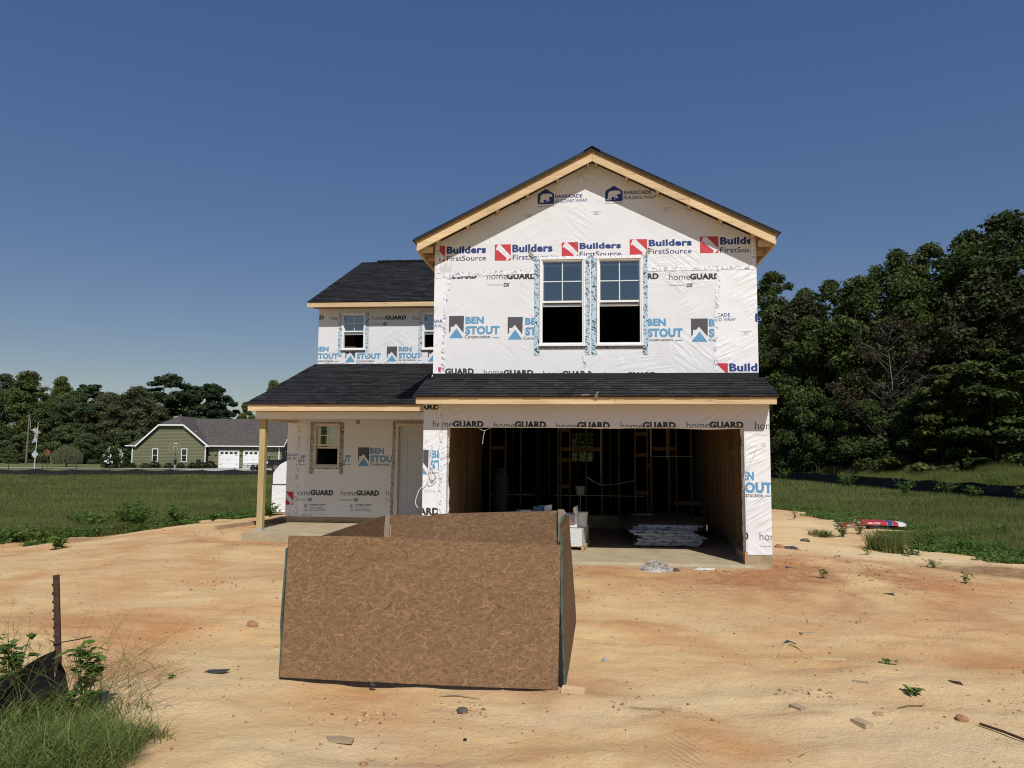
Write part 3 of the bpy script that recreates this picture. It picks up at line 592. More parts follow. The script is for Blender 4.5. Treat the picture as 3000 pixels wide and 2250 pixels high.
prints([('home', -2.723, -2.38, 2.20, 2.319, hd), ('home', -1.67, -1.317, 2.18, 2.299, hd), ('home', -.608, -.253, 2.17, 2.291, hd), ('home', .467, .827, 2.175, 2.295, hd), ('home', 1.549, 1.921, 2.195, 2.313, hd), ('hom', 2.657, 2.936, 2.187, 2.313),
 ('GUARD', -2.378, -1.849, 2.20, 2.315, hd), ('GUARD', -1.316, -.783, 2.19, 2.31, hd), ('GUARD', -.259, .284, 2.185, 2.304, hd), ('GUARD', .827, 1.373, 2.19, 2.308, hd), ('GUARD', 1.92, 2.471, 2.205, 2.317, hd),
 ('GUARD', -3.19, -2.604, 2.504, 2.589), ('GUARD', -3.178, -2.594, .713, .839), ('ben', -3.095, -2.788, 1.398, 1.817), ('BEN', -2.771, -2.374, 1.671, 1.813, (None, -2.585, None, None)), ('STOUT', -2.768, -2.095, 1.48, 1.644, (None, -2.585, None, None)), ('Construction', -2.767, -2.26, 1.413, 1.45, (None, -2.585, None, None)),
 ('BEN', 2.353, 2.619, 1.354, 1.497, (2.477, None, None, None)), ('STOUT', 2.25, 2.908, 1.148, 1.328, (2.477, None, None, None)), ('Construction', 2.30, 2.764, 1.082, 1.151, (2.477, None, None, None)), ('bar', 2.785, 2.882, 1.095, 1.114),
 ('housewrap', 2.665, 2.933, 2.081, 2.112), ('hom', 2.69, 2.969, .391, .516), ('housewrap', 2.692, 2.921, .279, .315), ('D', 2.42, 2.515, .39, .522, (2.477, None, None, None)), ('patch', 2.745, 2.829, 1.9, 1.964), ('patch', -2.855, -2.819, 1.926, 1.986), ('ction', -2.86, -2.66, 1.09, 1.15)], GY, garage_wall, CG)
CP = (-7.095, -3.0, .28, 2.75)
prints([('home', -6.877, -6.511, .757, .892), ('GUARD', -6.507, -5.961, .762, .889), ('home', -5.779, -5.416, .767, .892), ('GUARD', -5.413, -4.873, .769, .893), ('home', -4.703, -4.344, .778, .9, (None, -4.6, None, None)),
 ('housewrap by', -6.873, -6.588, .625, .686), ('OX', -6.563, -6.449, .624, .7), ('housewrap by', -5.785, -5.493, .636, .697), ('OX', -5.47, -5.353, .635, .711), ('hou', -4.701, -4.61, .667, .703), ('OX', -5.469, -5.357, 2.428, 2.509),
 ('oxep.com', -6.521, -6.141, .515, .564), ('oxep.com', -5.43, -5.053, .521, .574), ('ring', -6.651, -6.574, .48, .558), ('ring', -5.557, -5.481, .487, .565), ('fine2', -6.518, -6.139, .403, .497), ('fine2', -5.427, -5.051, .41, .504), ('fine2', -6.652, -6.553, .401, .456), ('fine2', -5.555, -5.46, .409, .463),
 ('bfs', -7.20, -6.912, .537, .842), ('BARRICADE', -7.291, -6.835, 1.663, 1.725), ('BUILDING WRAP', -7.382, -6.712, 1.581, 1.649, (None, -6.84, None, None)), ('UT', -6.819, -6.651, 1.523, 1.685), ('bar', -6.776, -6.647, 1.464, 1.479), ('UT', -5.77, -5.566, 1.532, 1.694), ('bar', -5.688, -5.564, 1.47, 1.485), ('n', -6.827, -6.785, 1.46, 1.496), ('n', -5.74, -5.699, 1.46, 1.505),
 ('ben', -5.398, -5.125, 1.451, 1.879), ('BEN', -5.108, -4.783, 1.733, 1.872), ('STOUT', -5.103, -4.451, 1.537, 1.702, (None, -4.6, None, None)), ('Construction', -5.102, -4.629, 1.463, 1.527)], PY, porch_wall, CP)
CW = (-7.095, -2.95, 3.95, 5.6)
prints([('GUARD', -7.555, -6.966, 5.219, 5.331), ('home', -6.781, -6.399, 5.207, 5.318), ('home', -5.683, -5.326, 5.196, 5.306), ('GUARD', -5.324, -4.769, 5.197, 5.308), ('home', -4.584, -4.236, 5.185, 5.295), ('housewrap by', -5.68, -5.392, 5.066, 5.115), ('OX', -5.378, -5.262, 5.05, 5.137),
 ('BEN', -7.181, -6.813, 4.376, 4.503), ('STOUT', -7.175, -6.557, 4.181, 4.331), ('Construction', -7.199, -6.697, 4.1, 4.158), ('bar', -6.648, -6.525, 4.116, 4.131), ('ben', -6.365, -6.095, 4.092, 4.504), ('STOUT', -6.057, -5.421, 4.173, 4.324), ('Construction', -6.063, -5.587, 4.095, 4.153),
 ('ben', -5.265, -4.992, 4.107, 4.497), ('BEN', -4.953, -4.61, 4.368, 4.489), ('STOUT', -4.949, -4.361, 4.18, 4.326), ('Construction', -4.979, -4.5, 4.119, 4.173), ('bar', -4.461, -4.344, 4.127, 4.139), ('ben', -4.184, -3.912, 4.103, 4.49)], WY, wing_wall, CW)
# ---- loose wrap sheets lapped over the corners, seam tapes
def strip(path, w, y, mat, parent, name='seam_tape', jit=.006, proud=.005):
    pts = [Vector((a, 0, b)) for a, b in path]; mb = MB(); P = []; seg = []
    for i in range(len(pts) - 1):
        n = max(2, int((pts[i + 1] - pts[i]).length / .12)); seg += [pts[i].lerp(pts[i + 1], k / n) for k in range(n)]
    seg.append(pts[-1])
    for i, p in enumerate(seg):
        d = (seg[min(i + 1, len(seg) - 1)] - seg[max(i - 1, 0)]).normalized(); s = Vector((-d.z, 0, d.x)); j = rnd.uniform(-jit, jit); k = rnd.uniform(-jit, jit) * .5
        P += [(p.x + s.x * (w / 2 + k) + j * .5, y - proud - rnd.uniform(0, .003), p.z + s.z * (w / 2 + k) + j), (p.x - s.x * (w / 2 + k) + j * .5, y - proud - rnd.uniform(0, .003), p.z - s.z * (w / 2 + k) + j)]
    F = [(2 * i, 2 * i + 1, 2 * i + 3, 2 * i + 2) for i in range(len(seg) - 1)]; mb.add(P, F)
    return part(mb, name, mat, parent)
def lap(x0, x1, z0, z1, y, parent, proud=.0015):
    return part(MB().add([(x0, y - proud, z0), (x1, y - proud, z0), (x1, y - proud, z1), (x0, y - proud, z1)], [(0, 1, 2, 3)]), 'wrap_sheet', WRAP_SHINY, parent)
lap(2.16, 2.8845, 3.178, 5.05, UY, gable_wall); lap(-2.8845, -2.68, 3.178, 5.0, UY, gable_wall); lap(-2.8845, 2.8845, 5.04, 5.66 - .0, UY, gable_wall, .0012) if False else None
lap(2.5, 2.886, .16, 2.12, GY, garage_wall); lap(-2.886, -2.48, .7, 2.15, GY, garage_wall); lap(-7.098, -6.66, .28, 2.5, PY, porch_wall)
strip([(-2.87, 5.0), (-2.2, 5.03), (-1.056, 5.055)], .075, UY, TAPE, gable_wall); strip([(.99, 5.06), (1.7, 5.075), (2.875, 5.07)], .07, UY, TAPE, gable_wall)
strip([(-2.59, 5.0), (-2.675, 4.55), (-2.69, 3.9), (-2.71, 3.18)], .065, UY, TAPE, gable_wall); strip([(2.235, 5.03), (2.19, 4.4), (2.17, 3.9), (2.15, 3.25)], .065, UY, TAPE, gable_wall)
strip([(-2.845, 5.60), (-2.835, 5.3), (-2.80, 5.06)], .06, UY, TAPE, gable_wall); strip([(2.835, 5.60), (2.83, 5.3), (2.84, 5.06)], .06, UY, TAPE, gable_wall)
strip([(-.16, 3.535), (-.13, 3.4), (-.10, 3.2)], .05, UY, TAPE, gable_wall)
strip([(-2.61, 2.58), (-2.585, 2.14), (-2.58, 1.43), (-2.59, .75)], .06, GY, TAPE, garage_wall)
strip([(-6.835, 2.47), (-6.83, 1.6), (-6.86, .9), (-6.85, .29)], .07, PY, FLASHG if False else TAPE, porch_wall); strip([(-7.08, .30), (-6.0, .31)], .035, PY, TAPE, porch_wall)
strip([(-7.09, 4.068), (-2.95, 4.068)], .03, WY, TAPE, wing_wall)
# torn, frayed lower edge of the wrap
mb = MB()
for i in range(170):
    x = rnd.uniform(-2.88, 2.86) if i < 90 else rnd.choice([rnd.uniform(-2.9, -2.7), rnd.uniform(2.1, 2.87)]); l = rnd.uniform(.012, .05) * (1.6 if i >= 90 else 1)
    a = rnd.uniform(-.6, .6); mb.add([(x - .003, UY - .004, 3.178), (x + .003, UY - .004, 3.178), (x + a * l, UY - .02, 3.178 - l)], [(0, 1, 2)])
part(mb, 'frayed_edge', WRAP_SHINY, gable_wall)
mb = MB()   # wrap turned round the door jambs, ragged edge
for sx, x0 in ((1, 2.473), (-1, -2.473)):
    mb = MB()
    zs = np.linspace(.16 if sx > 0 else .16, 2.2, 26); w = [.035 + .03 * rnd.random() for _ in zs]
    if sx > 0: w[0] = .07; w[-2] = .075; w[-3] = .06
    P = []
    for z, ww in zip(zs, w): P += [(x0, -.003, z), (x0 - sx * .004, ww + .05, z), (x0 - sx * (.004 + rnd.uniform(0, .025)), ww + .10, z + rnd.uniform(-.02, .02))]
    F = []
    for i in range(len(zs) - 1): F += [(3 * i, 3 * i + 1, 3 * i + 4, 3 * i + 3), (3 * i + 1, 3 * i + 2, 3 * i + 5, 3 * i + 4)]
    mb.add(P, F); part(mb, 'jamb_wrap', WRAP_SHINY, garage_wall)
mb = MB()   # loose wrap hem under the header
P = []; xs = np.linspace(-2.47, 2.47, 60)
for x in xs:
    s = .004 + .012 * max(0, math.sin(x * 2.1 + 1)) * rnd.random() + (.02 * max(0, 1 - abs(x - 1.9) / .6))
    P += [(x, -.003, 2.213), (x, .02, 2.205 - s), (x, .12, 2.208 - s * .4)]
F = []
for i in range(len(xs) - 1): F += [(3 * i, 3 * i + 1, 3 * i + 4, 3 * i + 3), (3 * i + 1, 3 * i + 2, 3 * i + 5, 3 * i + 4)]
mb.add(P, F); part(mb, 'wrap_hem', WRAP, garage_wall)
# tape bunched at the peak, tabs over the window corners
mb = MB()
for i in range(26):
    x, z = -.02 + rnd.gauss(-.06, .09), 6.80 + rnd.gauss(0, .035); a = rnd.uniform(0, 3.1); d = Vector((math.cos(a), 0, math.sin(a))) * .035
    mb.obox((x, UY - .008 - rnd.random() * .012, z), d, (0, .001, 0), (-d.z * .4, .0, d.x * .4))
part(mb, 'peak_tape', TAPE, gable_wall)
for x, z, a in ((-1.08, 5.36, .9), (.97, 5.36, 2.2)):
    strip([(x - .09 * math.cos(a), z + .09 * math.sin(a) * 1.2), (x + .05 * math.cos(a), z - .09)], .06, UY, FLASHG, gable_wall, 'corner_tab', .004, .008)

# ---- windows
def window(x0, x1, z0, z1, y, tape, vinyl=VINYL, pr=.02):
    fw_, dp = .052, .10
    mb = MB()
    def ring(a, b, c, d, w, y0, y1, hb=None):
        hb = w if hb is None else hb
        mb.box(a, a + w, y0, y1, c, d); mb.box(b - w, b, y0, y1, c, d); mb.box(a + w, b - w, y0, y1, d - w, d); mb.box(a + w, b - w, y0, y1, c, c + hb)
    ring(x0, x1, z0, z1, .03, y - pr - .012, y + .002); ring(x0 + .012, x1 - .012, z0 + .02, z1 - .012, fw_ - .012, y - pr + .004, y + .09)
    w = part(mb, 'window', vinyl)
    part(MB().box(x0 - .01, x1 + .01, y - pr - .035, y - pr - .012, z0 - .004, z0 + .024), 'sill', vinyl, w)
    ix0, ix1, iz0, iz1 = x0 + fw_, x1 - fw_, z0 + fw_, z1 - fw_; zm = iz0 + (iz1 - iz0) * .50; s = .028
    # fixed upper sash with its two-by-two grid
    mb = MB(); ys = y + .03; mb.box(ix0, ix0 + s * .45, ys, ys + .03, zm, iz1); mb.box(ix1 - s * .45, ix1, ys, ys + .03, zm, iz1); mb.box(ix0, ix1, ys, ys + .03, iz1 - s * .5, iz1); mb.box(ix0, ix1, ys - .012, ys + .03, zm - .012, zm + .024)
    up_ = part(mb, 'upper_sash', vinyl, w)
    xm = (ix0 + ix1) / 2; zc = (zm + .024 + iz1 - s * .5) / 2
    part(MB().box(xm - .009, xm + .009, ys + .001, ys + .005, zm + .024, iz1 - s * .5), 'muntin', MUNTIN, w); part(MB().box(ix0 + s * .45, ix1 - s * .45, ys + .0055, ys + .0095, zc - .009, zc + .009), 'muntin', MUNTIN, w)
    part(MB().add([(ix0 + .01, ys + .012, zm + .02), (ix1 - .01, ys + .012, zm + .02), (ix1 - .01, ys + .012, iz1 - .01), (ix0 + .01, ys + .012, iz1 - .01)], [(0, 1, 2, 3)]), 'pane', GLASS, w)
    # lower sash pushed up behind it
    mb = MB(); yl = y + .068; mb.box(ix0, ix1, yl, yl + .028, zm - .075, zm - .04); mb.box(ix0, ix0 + s, yl, yl + .028, zm - .04, iz1 - .05); mb.box(ix1 - s, ix1, yl, yl + .028, zm - .04, iz1 - .05); mb.box(ix0 + s, ix1 - s, yl, yl + .028, iz1 - .085, iz1 - .05)
    part(mb, 'lower_sash', vinyl, w)
    part(MB().add([(ix0 + s, yl + .014, zm - .04), (ix1 - s, yl + .014, zm - .04), (ix1 - s, yl + .014, iz1 - .08), (ix0 + s, yl + .014, iz1 - .08)], [(0, 1, 2, 3)]), 'pane', GLASS, w)
    part(MB().box(ix0, ix1, y + .06, y + .10, iz0 - .004, iz0 + .018), 'sash_stop', vinyl, w)
    tw = .105
    for a, b in ((x0 - .095, x0 + .006), (x1 - .006, x1 + .085)):
        strip([((a + b) / 2, z0 - .16), ((a + b) / 2, z1 + .03)], b - a, y, tape, w, 'flashing_tape', .003, .0065)
    strip([(x0 - .0, z0 - .022), (x1, z0 - .022)], .045, y, FLASHG, w, 'flashing_tape', .004, .0075)
    strip([(x0 - .05, z1 + .014), (x1 + .05, z1 + .014)], .035, y, FLASHG if tape is FLASHG else TAPE, w, 'flashing_tape', .004, .0085)
    return w
for W in WINS: window(*W, UY, FLASH)
window(*W1, WY, FLASH); window(*W2, WY, FLASH); window(*PW, PY, FLASHG, VINYL_TAN)
# ---- front door in its frame
mb = MB(); a, b, c, d = PD; mb.box(a, a + .06, PY - .03, PY + .1, c, d); mb.box(b - .06, b, PY - .03, PY + .1, c, d); mb.box(a + .06, b - .06, PY - .03, PY + .1, d - .06, d); mb.box(a + .06, b - .06, PY - .03, PY + .12, c, c + .02)
dfr = part(mb, 'door_frame', VINYL_TAN)
mb = MB(); mb.box(a + .062, b - .062, PY + .045, PY + .085, c + .022, d - .062)
dl = part(mb, 'door', DOORPAINT)
for z0, z1 in ((.58, 1.119), (1.311, 2.222)):
    mb = MB(); x0, x1 = -4.262, -3.80
    mb.box(x0, x0 + .02, PY + .036, PY + .0445, z0, z1); mb.box(x1 - .02, x1, PY + .036, PY + .0445, z0, z1); mb.box(x0 + .02, x1 - .02, PY + .036, PY + .0445, z1 - .02, z1); mb.box(x0 + .02, x1 - .02, PY + .036, PY + .0445, z0, z0 + .02); mb.box(x0 + .045, x1 - .045, PY + .039, PY + .0445, z0 + .045, z1 - .045)
    part(mb, 'door_panel', DOORPAINT, dl)
strip([(-4.576, .32), (-4.545, 2.49)], .07, PY, FLASHG, dfr, 'flashing_tape', .003, .0065); strip([(-4.58, 2.47), (-3.4, 2.47)], .06, PY, FLASHG, dfr, 'flashing_tape', .003, .0085)

# ---- roofs
def shingle_field(O, U, S, W, L, parent, single=False, expo=.143, seed=1):
    O, U, S = Vector(O), Vector(U).normalized(), Vector(S).normalized(); N = U.cross(S).normalized(); r = random.Random(seed); mb = MB()
    def tab(m, x0, x1, s0, s1, t, lift):
        q = lambda x, s, n: O + U * x + S * s + N * n
        m.hexa([q(x0, s0, lift), q(x1, s0, lift), q(x1, s1, .001), q(x0, s1, .001), q(x0, s0, lift + t), q(x1, s0, lift + t), q(x1, s1, .004), q(x0, s1, .004)])
    n = int(math.ceil(L / expo)); count = 0
    for i in range(n):
        s0 = i * expo + r.uniform(-.003, .003) - (.02 if i == 0 else 0); s1 = min(s0 + expo * 1.3, L); x = -r.uniform(0, .2)
        while x < W:
            w = r.choice([.10, .16, .2, .26, .33]) * r.uniform(.85, 1.15); a, b = max(x, -.012), min(x + w, W + .012); x += w
            if b - a < .02: continue
            thick = r.random() < .55; m = MB() if single else mb; m.tone = min(1, max(0, r.gauss(.55 if thick else .36, .26)))
            tab(m, a + .0015, b - .0015, s0 - (.004 if thick else 0), s1, (.013 if thick else .006), (.011 if i else .016))
            if single:
                part(m, 'shingle', SHINGLE, parent); count += 1
    if not single:
        o = part(mb, 'shingles', SHINGLE, parent); o['kind'] = 'stuff'
    return count
def deck(a, b, c, d, t, mat, name, parent=house):  # quad a,b (eave) c,d (top) with thickness below
    N = (Vector(b) - Vector(a)).cross(Vector(d) - Vector(a)).normalized(); P = [Vector(p) - N * t for p in (a, b, c, d)] + [Vector(p) for p in (a, b, c, d)]
    return part(MB().hexa(P), name, mat, parent)
# skirt roof over the garage door: its shingles one by one
E0, E1, SY0, SZ0, SY1, SZ1 = -2.985, 2.955, -.39, 2.695, .712, 3.108
sk = deck((E0, SY0, SZ0), (E1, SY0, SZ0), (E1, SY1, SZ1), (E0, SY1, SZ1), .014, SHEATH, 'skirt_roof')
Ls = math.hypot(SY1 - SY0, SZ1 - SZ0)
shingle_field((E0, SY0, SZ0 + .004), (1, 0, 0), (0, SY1 - SY0, SZ1 - SZ0), E1 - E0, Ls, sk, True, .150, 3)
part(MB().box(-2.88, 2.88, .69, .7125, 3.09, 3.200), 'wall_underlayment', FELT)
part(MB().box(-2.945, .35, -.372, -.334, 2.578, 2.683), 'fascia_board', PINE_X); part(MB().box(.353, 2.925, -.372, -.334, 2.58, 2.684), 'fascia_board', PINE_X)
part(MB().box(-2.93, 2.91, -.333, -.003, 2.60, 2.612), 'soffit_sheathing', SHEATH)
for sx in (-2.93, 2.88): part(poly_slab([(-.333, 2.60), (.7, 2.60), (.7, 3.10), (-.333, 2.69)], [], yz(sx), .03), 'skirt_end', SHEATH)
mb = MB(); mb.tube([(-.18 + .0, -.395, 2.72), (-.05, -.40, 2.73)], .012, 5); mb.box(.03, .085, -.42, -.375, 2.69, 2.735); mb.tube([(.055, -.40, 2.73), (.07, -.41, 2.76), (.095, -.40, 2.775)], .012, 5)
part(mb, 'strap_end', GREYWOOD)
# front gable roof
RZ, RX, EZ = 7.175, 3.20, 5.568
for s in (-1, 1):
    a, b = (s * RX, .342, EZ), (s * RX, 12.0, EZ); c, d = (0, 12.0, RZ), (0, .342, RZ)
    if s > 0: dk = deck(a, b, c, d, .016, SHEATH, 'gable_roof'); shingle_field(Vector((RX, .330, EZ + .004)), (0, 1, 0), (-RX, 0, RZ - EZ), 11.6, math.hypot(RX, RZ - EZ), dk, False, .143, 5)
    else: dk = deck(b, a, d, c, .016, SHEATH, 'gable_roof'); shingle_field(Vector((-RX, 11.955, EZ + .004)), (0, -1, 0), (RX, 0, RZ - EZ), 11.6, math.hypot(RX, RZ - EZ), dk, False, .143, 6)
mb = MB()
for i in range(80):
    y = .295 + i * .145; mb.tone = rnd.uniform(.2, .8)
    mb.add([(-.15, y, RZ - .045), (0, y - .003, RZ + .042), (.15, y, RZ - .045), (-.15, y + .2, RZ - .055), (0, y + .2, RZ + .03), (.15, y + .2, RZ - .055)], [(0, 1, 4, 3), (1, 2, 5, 4)])
rc = part(mb, 'ridge_shingles', SHINGLE); rc['kind'] = 'stuff'
sl = Vector((1, 0, .5024)).normalized(); nrm = Vector((-.5024, 0, 1)).normalized()
for s in (-1, 1):
    def P(t, n, y): # t along slope down from the apex, n below the deck
        v = Vector((0, 0, RZ - .02)) + Vector((s * sl.x, 0, -sl.z)) * t + Vector((-s * nrm.x * -1, 0, nrm.z)) * -n * 1.0
        return (v.x if False else s * (sl.x * t) - s * nrm.x * -1 * 0 - s * 0.4489 * n * 1.0, y, RZ - .02 - sl.z * t - .8936 * n)
    def board(t0, t1, n0, n1, y0, y1, plumb=True):
        X = lambda t, n: (s * sl.x * t if plumb else s * (sl.x * t - .449 * n))
        Zf = lambda t, n: RZ - .02 - sl.z * t - (n * 1.119 if plumb else n * .8936)
        Q = [(X(t0, n1), y0, Zf(t0, n1)), (X(t1, n1), y0, Zf(t1, n1)), (X(t1, n1), y1, Zf(t1, n1)), (X(t0, n1), y1, Zf(t0, n1)), (X(t0, n0), y0, Zf(t0, n0)), (X(t1, n0), y0, Zf(t1, n0)), (X(t1, n0), y1, Zf(t1, n0)), (X(t0, n0), y1, Zf(t0, n0))]
        if s < 0: Q = [Q[1], Q[0], Q[3], Q[2], Q[5], Q[4], Q[7], Q[6]]
        return MB().hexa(Q)
    part(board(.003, 3.54, .0, .135, .41, .448), 'fly_rafter', PINE_X); part(board(-.0, 3.57, -.050, .004, .326, .341), 'rake_edge', FELT)
    part(board(.003, 1.9 if s > 0 else 2.1, .050, .168, .367, .407), 'barge_board', PINE_X); part(board(1.903 if s > 0 else 2.103, 3.515, .050, .168, .367, .407), 'barge_board', PINE_X)
    for i in range(6): part(board(.06 + i * .61, .10 + i * .61, .05, .155, .45, .712), 'lookout', PINE_Y)
    # eave: sub-fascia, rafter tails
    part(MB().box(*sorted((s * 3.165, s * 3.125)), .45, 11.9, 5.39, 5.50), 'fascia_board', PINE_Y)
    for i in range(20):
        y = .52 + i * .61; x0, x1 = sorted((s * 2.888, s * 3.122)); part(MB().box(x0, x1, y, y + .038, 5.40, 5.50), 'rafter_tail', PINE_X)
# wing roof (ridge runs across)
Yr, Zr, Ye, Ze, Xl = 10.7, 7.83, 5.98, 5.60, -7.28
mr = deck((Xl, Ye, Ze), (2.9, Ye, Ze), (2.9, Yr, Zr), (Xl, Yr, Zr), .016, SHEATH, 'wing_roof')
shingle_field((Xl, Ye - .01, Ze + .004), (1, 0, 0), (0, Yr - Ye, Zr - Ze), 7.3, math.hypot(Yr - Ye, Zr - Ze), mr, False, .143, 8)
deck((3.2, 15.4, Ze), (Xl, 15.4, Ze), (Xl, Yr, Zr), (3.2, Yr, Zr), .016, FELT, 'wing_roof')
part(MB().box(Xl - .005, -2.9, 5.955, 5.99, 5.475, 5.585), 'fascia_board', PINE_X); part(MB().box(-7.2, -2.9, 5.992, 6.348, 5.50, 5.512), 'soffit_sheathing', SHEATH)
mb = MB()
for i in range(24):
    x = Xl + .5 + i * .2; mb.tone = rnd.uniform(.1, .5); mb.box(x, x + .215, Yr - .15, Yr + .15, Zr - .02, Zr + .03 + .004 * (i % 2))
rc = part(mb, 'ridge_shingles', SHINGLE); rc['kind'] = 'stuff'
# porch roof, beam, post
pr = deck((-7.15, 2.28, 2.735), (-2.9, 2.28, 2.735), (-2.9, 6.345, 4.035), (-7.15, 6.345, 4.035), .016, SHEATH, 'porch_roof')
shingle_field((-7.15, 2.27, 2.739), (1, 0, 0), (0, 4.065, 1.30), 4.24, math.hypot(4.065, 1.30), pr, False, .143, 9)
part(MB().box(-7.09, -3.3, 2.295, 2.333, 2.605, 2.72), 'fascia_board', PINE_X); part(MB().box(-7.09, -7.052, 2.335, 4.5, 2.62, 2.72), 'fascia_board', PINE_Y)
part(MB().box(-7.05, -2.9, 2.60, 2.75, 2.455, 2.70), 'porch_beam', WRAP); part(MB().box(-7.03, -6.88, 2.752, 4.497, 2.455, 2.70), 'porch_beam', WRAP)
mb = MB(); mb.box(-7.05, -2.9, 2.606, 2.745, 2.440, 2.4545); mb.box(-7.025, -6.885, 2.755, 4.495, 2.44, 2.4545); part(mb, 'beam_underside', PINE_X)
part(MB().box(-6.99, -2.9, 2.335, 2.598, 2.60, 2.612), 'soffit_sheathing', SHEATH)
for i in range(7):
    x = -6.7 + i * .61; part(MB().hexa([(x, 2.34, 2.615), (x + .038, 2.34, 2.615), (x + .038, 4.49, 3.30), (x, 4.49, 3.30), (x, 2.34, 2.70), (x + .038, 2.34, 2.70), (x + .038, 4.49, 3.40), (x, 4.49, 3.40)]), 'porch_rafter', PINE_Y)
part(MB().box(-6.96, -6.835, 2.618, 2.742, .175, 2.438), 'porch_post', TREATED); part(MB().box(-6.97, -6.825, 2.608, 2.752, .14, .175), 'post_base', STEELG)
# ---- garage inside
SHADED_P = pinemat('shaded_stud', 'Z', (.24, .15, .075), (.14, .085, .045), .25)  # darkened copy of the pine stud, garage shade put into the colour
k = 0
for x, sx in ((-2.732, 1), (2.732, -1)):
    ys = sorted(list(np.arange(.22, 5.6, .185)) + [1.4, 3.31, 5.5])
    for y in ys: part(MB().box(*sorted((x, x + sx * .09)), y, y + .038, .15, 2.70), 'stud', SHADED_P)
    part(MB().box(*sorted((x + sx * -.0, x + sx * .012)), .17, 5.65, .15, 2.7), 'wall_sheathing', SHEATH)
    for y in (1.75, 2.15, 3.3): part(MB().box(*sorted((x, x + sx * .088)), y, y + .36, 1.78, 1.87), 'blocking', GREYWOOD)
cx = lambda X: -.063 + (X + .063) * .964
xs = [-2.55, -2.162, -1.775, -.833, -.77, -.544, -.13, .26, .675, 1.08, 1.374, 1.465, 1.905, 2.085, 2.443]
for X in xs: part(MB().box(cx(X) - .019, cx(X) + .019, 5.72, 5.81, .30, 2.70), 'stud', SHADED_P)
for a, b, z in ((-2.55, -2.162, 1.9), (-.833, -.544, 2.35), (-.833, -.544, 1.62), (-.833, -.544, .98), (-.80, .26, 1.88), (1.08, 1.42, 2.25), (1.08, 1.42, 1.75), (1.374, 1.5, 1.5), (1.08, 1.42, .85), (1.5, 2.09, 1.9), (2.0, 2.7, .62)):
    part(MB().box(cx(a) + .02, cx(b) - .02, 5.73, 5.80, z - .045, z + .045), 'blocking', SHADED_P)
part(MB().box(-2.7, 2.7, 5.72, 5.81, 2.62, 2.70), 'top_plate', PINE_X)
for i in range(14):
    x = -2.6 + i * .4; part(MB().box(x, x + .038, .17, 5.7, 2.50, 2.71), 'ceiling_joist', SHADED_P)
for X, y in ((-2.2, 8.5), (-1.2, 8.8), (-.4, 9.0), (.5, 8.4), (1.2, 8.8), (1.7, 9.2)): part(MB().box(X, X + .04, y, y + .09, .28, 2.7), 'stud', SHADED_P)
WIRE = pmat('white_cable', (.72, .72, .72), .5, .05, 5)
part(MB().tube([(cx(-.1), 5.7, 1.2), (.05, 5.66, 1.1), (.22, 5.66, 1.05), (cx(.26) - .03, 5.68, 1.3), (cx(.26) - .04, 5.69, 1.9), (cx(.24), 5.69, 2.5)], .010, 5), 'cable', WIRE)
part(MB().tube([(cx(-.1), 5.7, 1.22), (.2, 5.6, 1.02), (.6, 5.66, 1.06), (1.0, 5.66, 1.14)], .008, 5), 'cable', WIRE)
part(MB().tube([(1.45, 5.7, 1.72), (2.4, 5.7, 1.73)], .009, 5), 'water_pipe', WIRE); part(MB().tube([(cx(1.86), 5.7, 2.6), (cx(1.86), 5.7, 1.66)], .012, 6), 'water_pipe', WIRE)
part(MB().tube([(cx(1.42) + .04, 5.70, 2.4), (cx(1.42) + .04, 5.70, 1.72)], .02, 6), 'water_pipe', WIRE)
# cables hanging on the wrapped jambs
part(MB().tube([(2.695, -.006, 1.926), (2.66, -.022, 1.84), (2.599, -.02, 1.696), (2.52, -.02, 1.56), (2.479, -.015, 1.488), (2.46, .0, 1.37), (2.462, .03, 1.2)], .008, 5), 'cable', WIRE, garage_wall)
loop = [(-2.725, -.01, 1.921), (-2.739, -.02, 1.784), (-2.753, -.03, 1.546), (-2.691, -.05, 1.476), (-2.751, -.04, 1.416), (-2.784, -.03, 1.274), (-2.771, -.02, 1.215), (-2.70, -.03, 1.251), (-2.646, -.04, 1.311), (-2.642, -.05, 1.405), (-2.689, -.03, 1.334), (-2.727, -.02, 1.428), (-2.70, -.05, 1.50), (-2.66, -.03, 1.36), (-2.74, -.04, 1.30), (-2.72, -.06, 1.46), (-2.78, -.04, 1.38), (-2.80, -.04, 1.26), (-2.86, -.05, 1.21), (-2.93, -.06, 1.13), (-2.985, -.06, .98), (-2.983, -.06, .894), (-2.946, -.05, .836)]
def smooth_path(p, n=4):
    p = [Vector(q) for q in p]; out = []
    for i in range(len(p) - 1):
        a, b, c, d = p[max(i - 1, 0)], p[i], p[i + 1], p[min(i + 2, len(p) - 1)]
        for k in range(n):
            t = k / n; out.append(.5 * ((2 * b) + (c - a) * t + (2 * a - 5 * b + 4 * c - d) * t * t + (3 * b - a - 3 * c + d) * t ** 3))
    return out + [p[-1]]
part(MB().tube(smooth_path(loop), .0065, 5), 'cable', WIRE, garage_wall)
for dx in (.0, .022, -.02): part(MB().tube(smooth_path([(-2.725, -.008, 1.92), (-2.735 + dx * 2, -.02, 1.7), (-2.76 + dx, -.03, 1.45), (-2.70 + dx, -.05, 1.30), (-2.73, -.03, 1.42)]), .0055, 5), 'cable', WIRE, garage_wall)
part(MB().tube(smooth_path([(-1.95, .0, 2.21), (-1.90, -.01, 2.17), (-1.83, 0, 2.15), (-1.76, 0, 2.18), (-1.70, .0, 2.21)]), .004, 5), 'loose_string', WIRE, garage_wall)
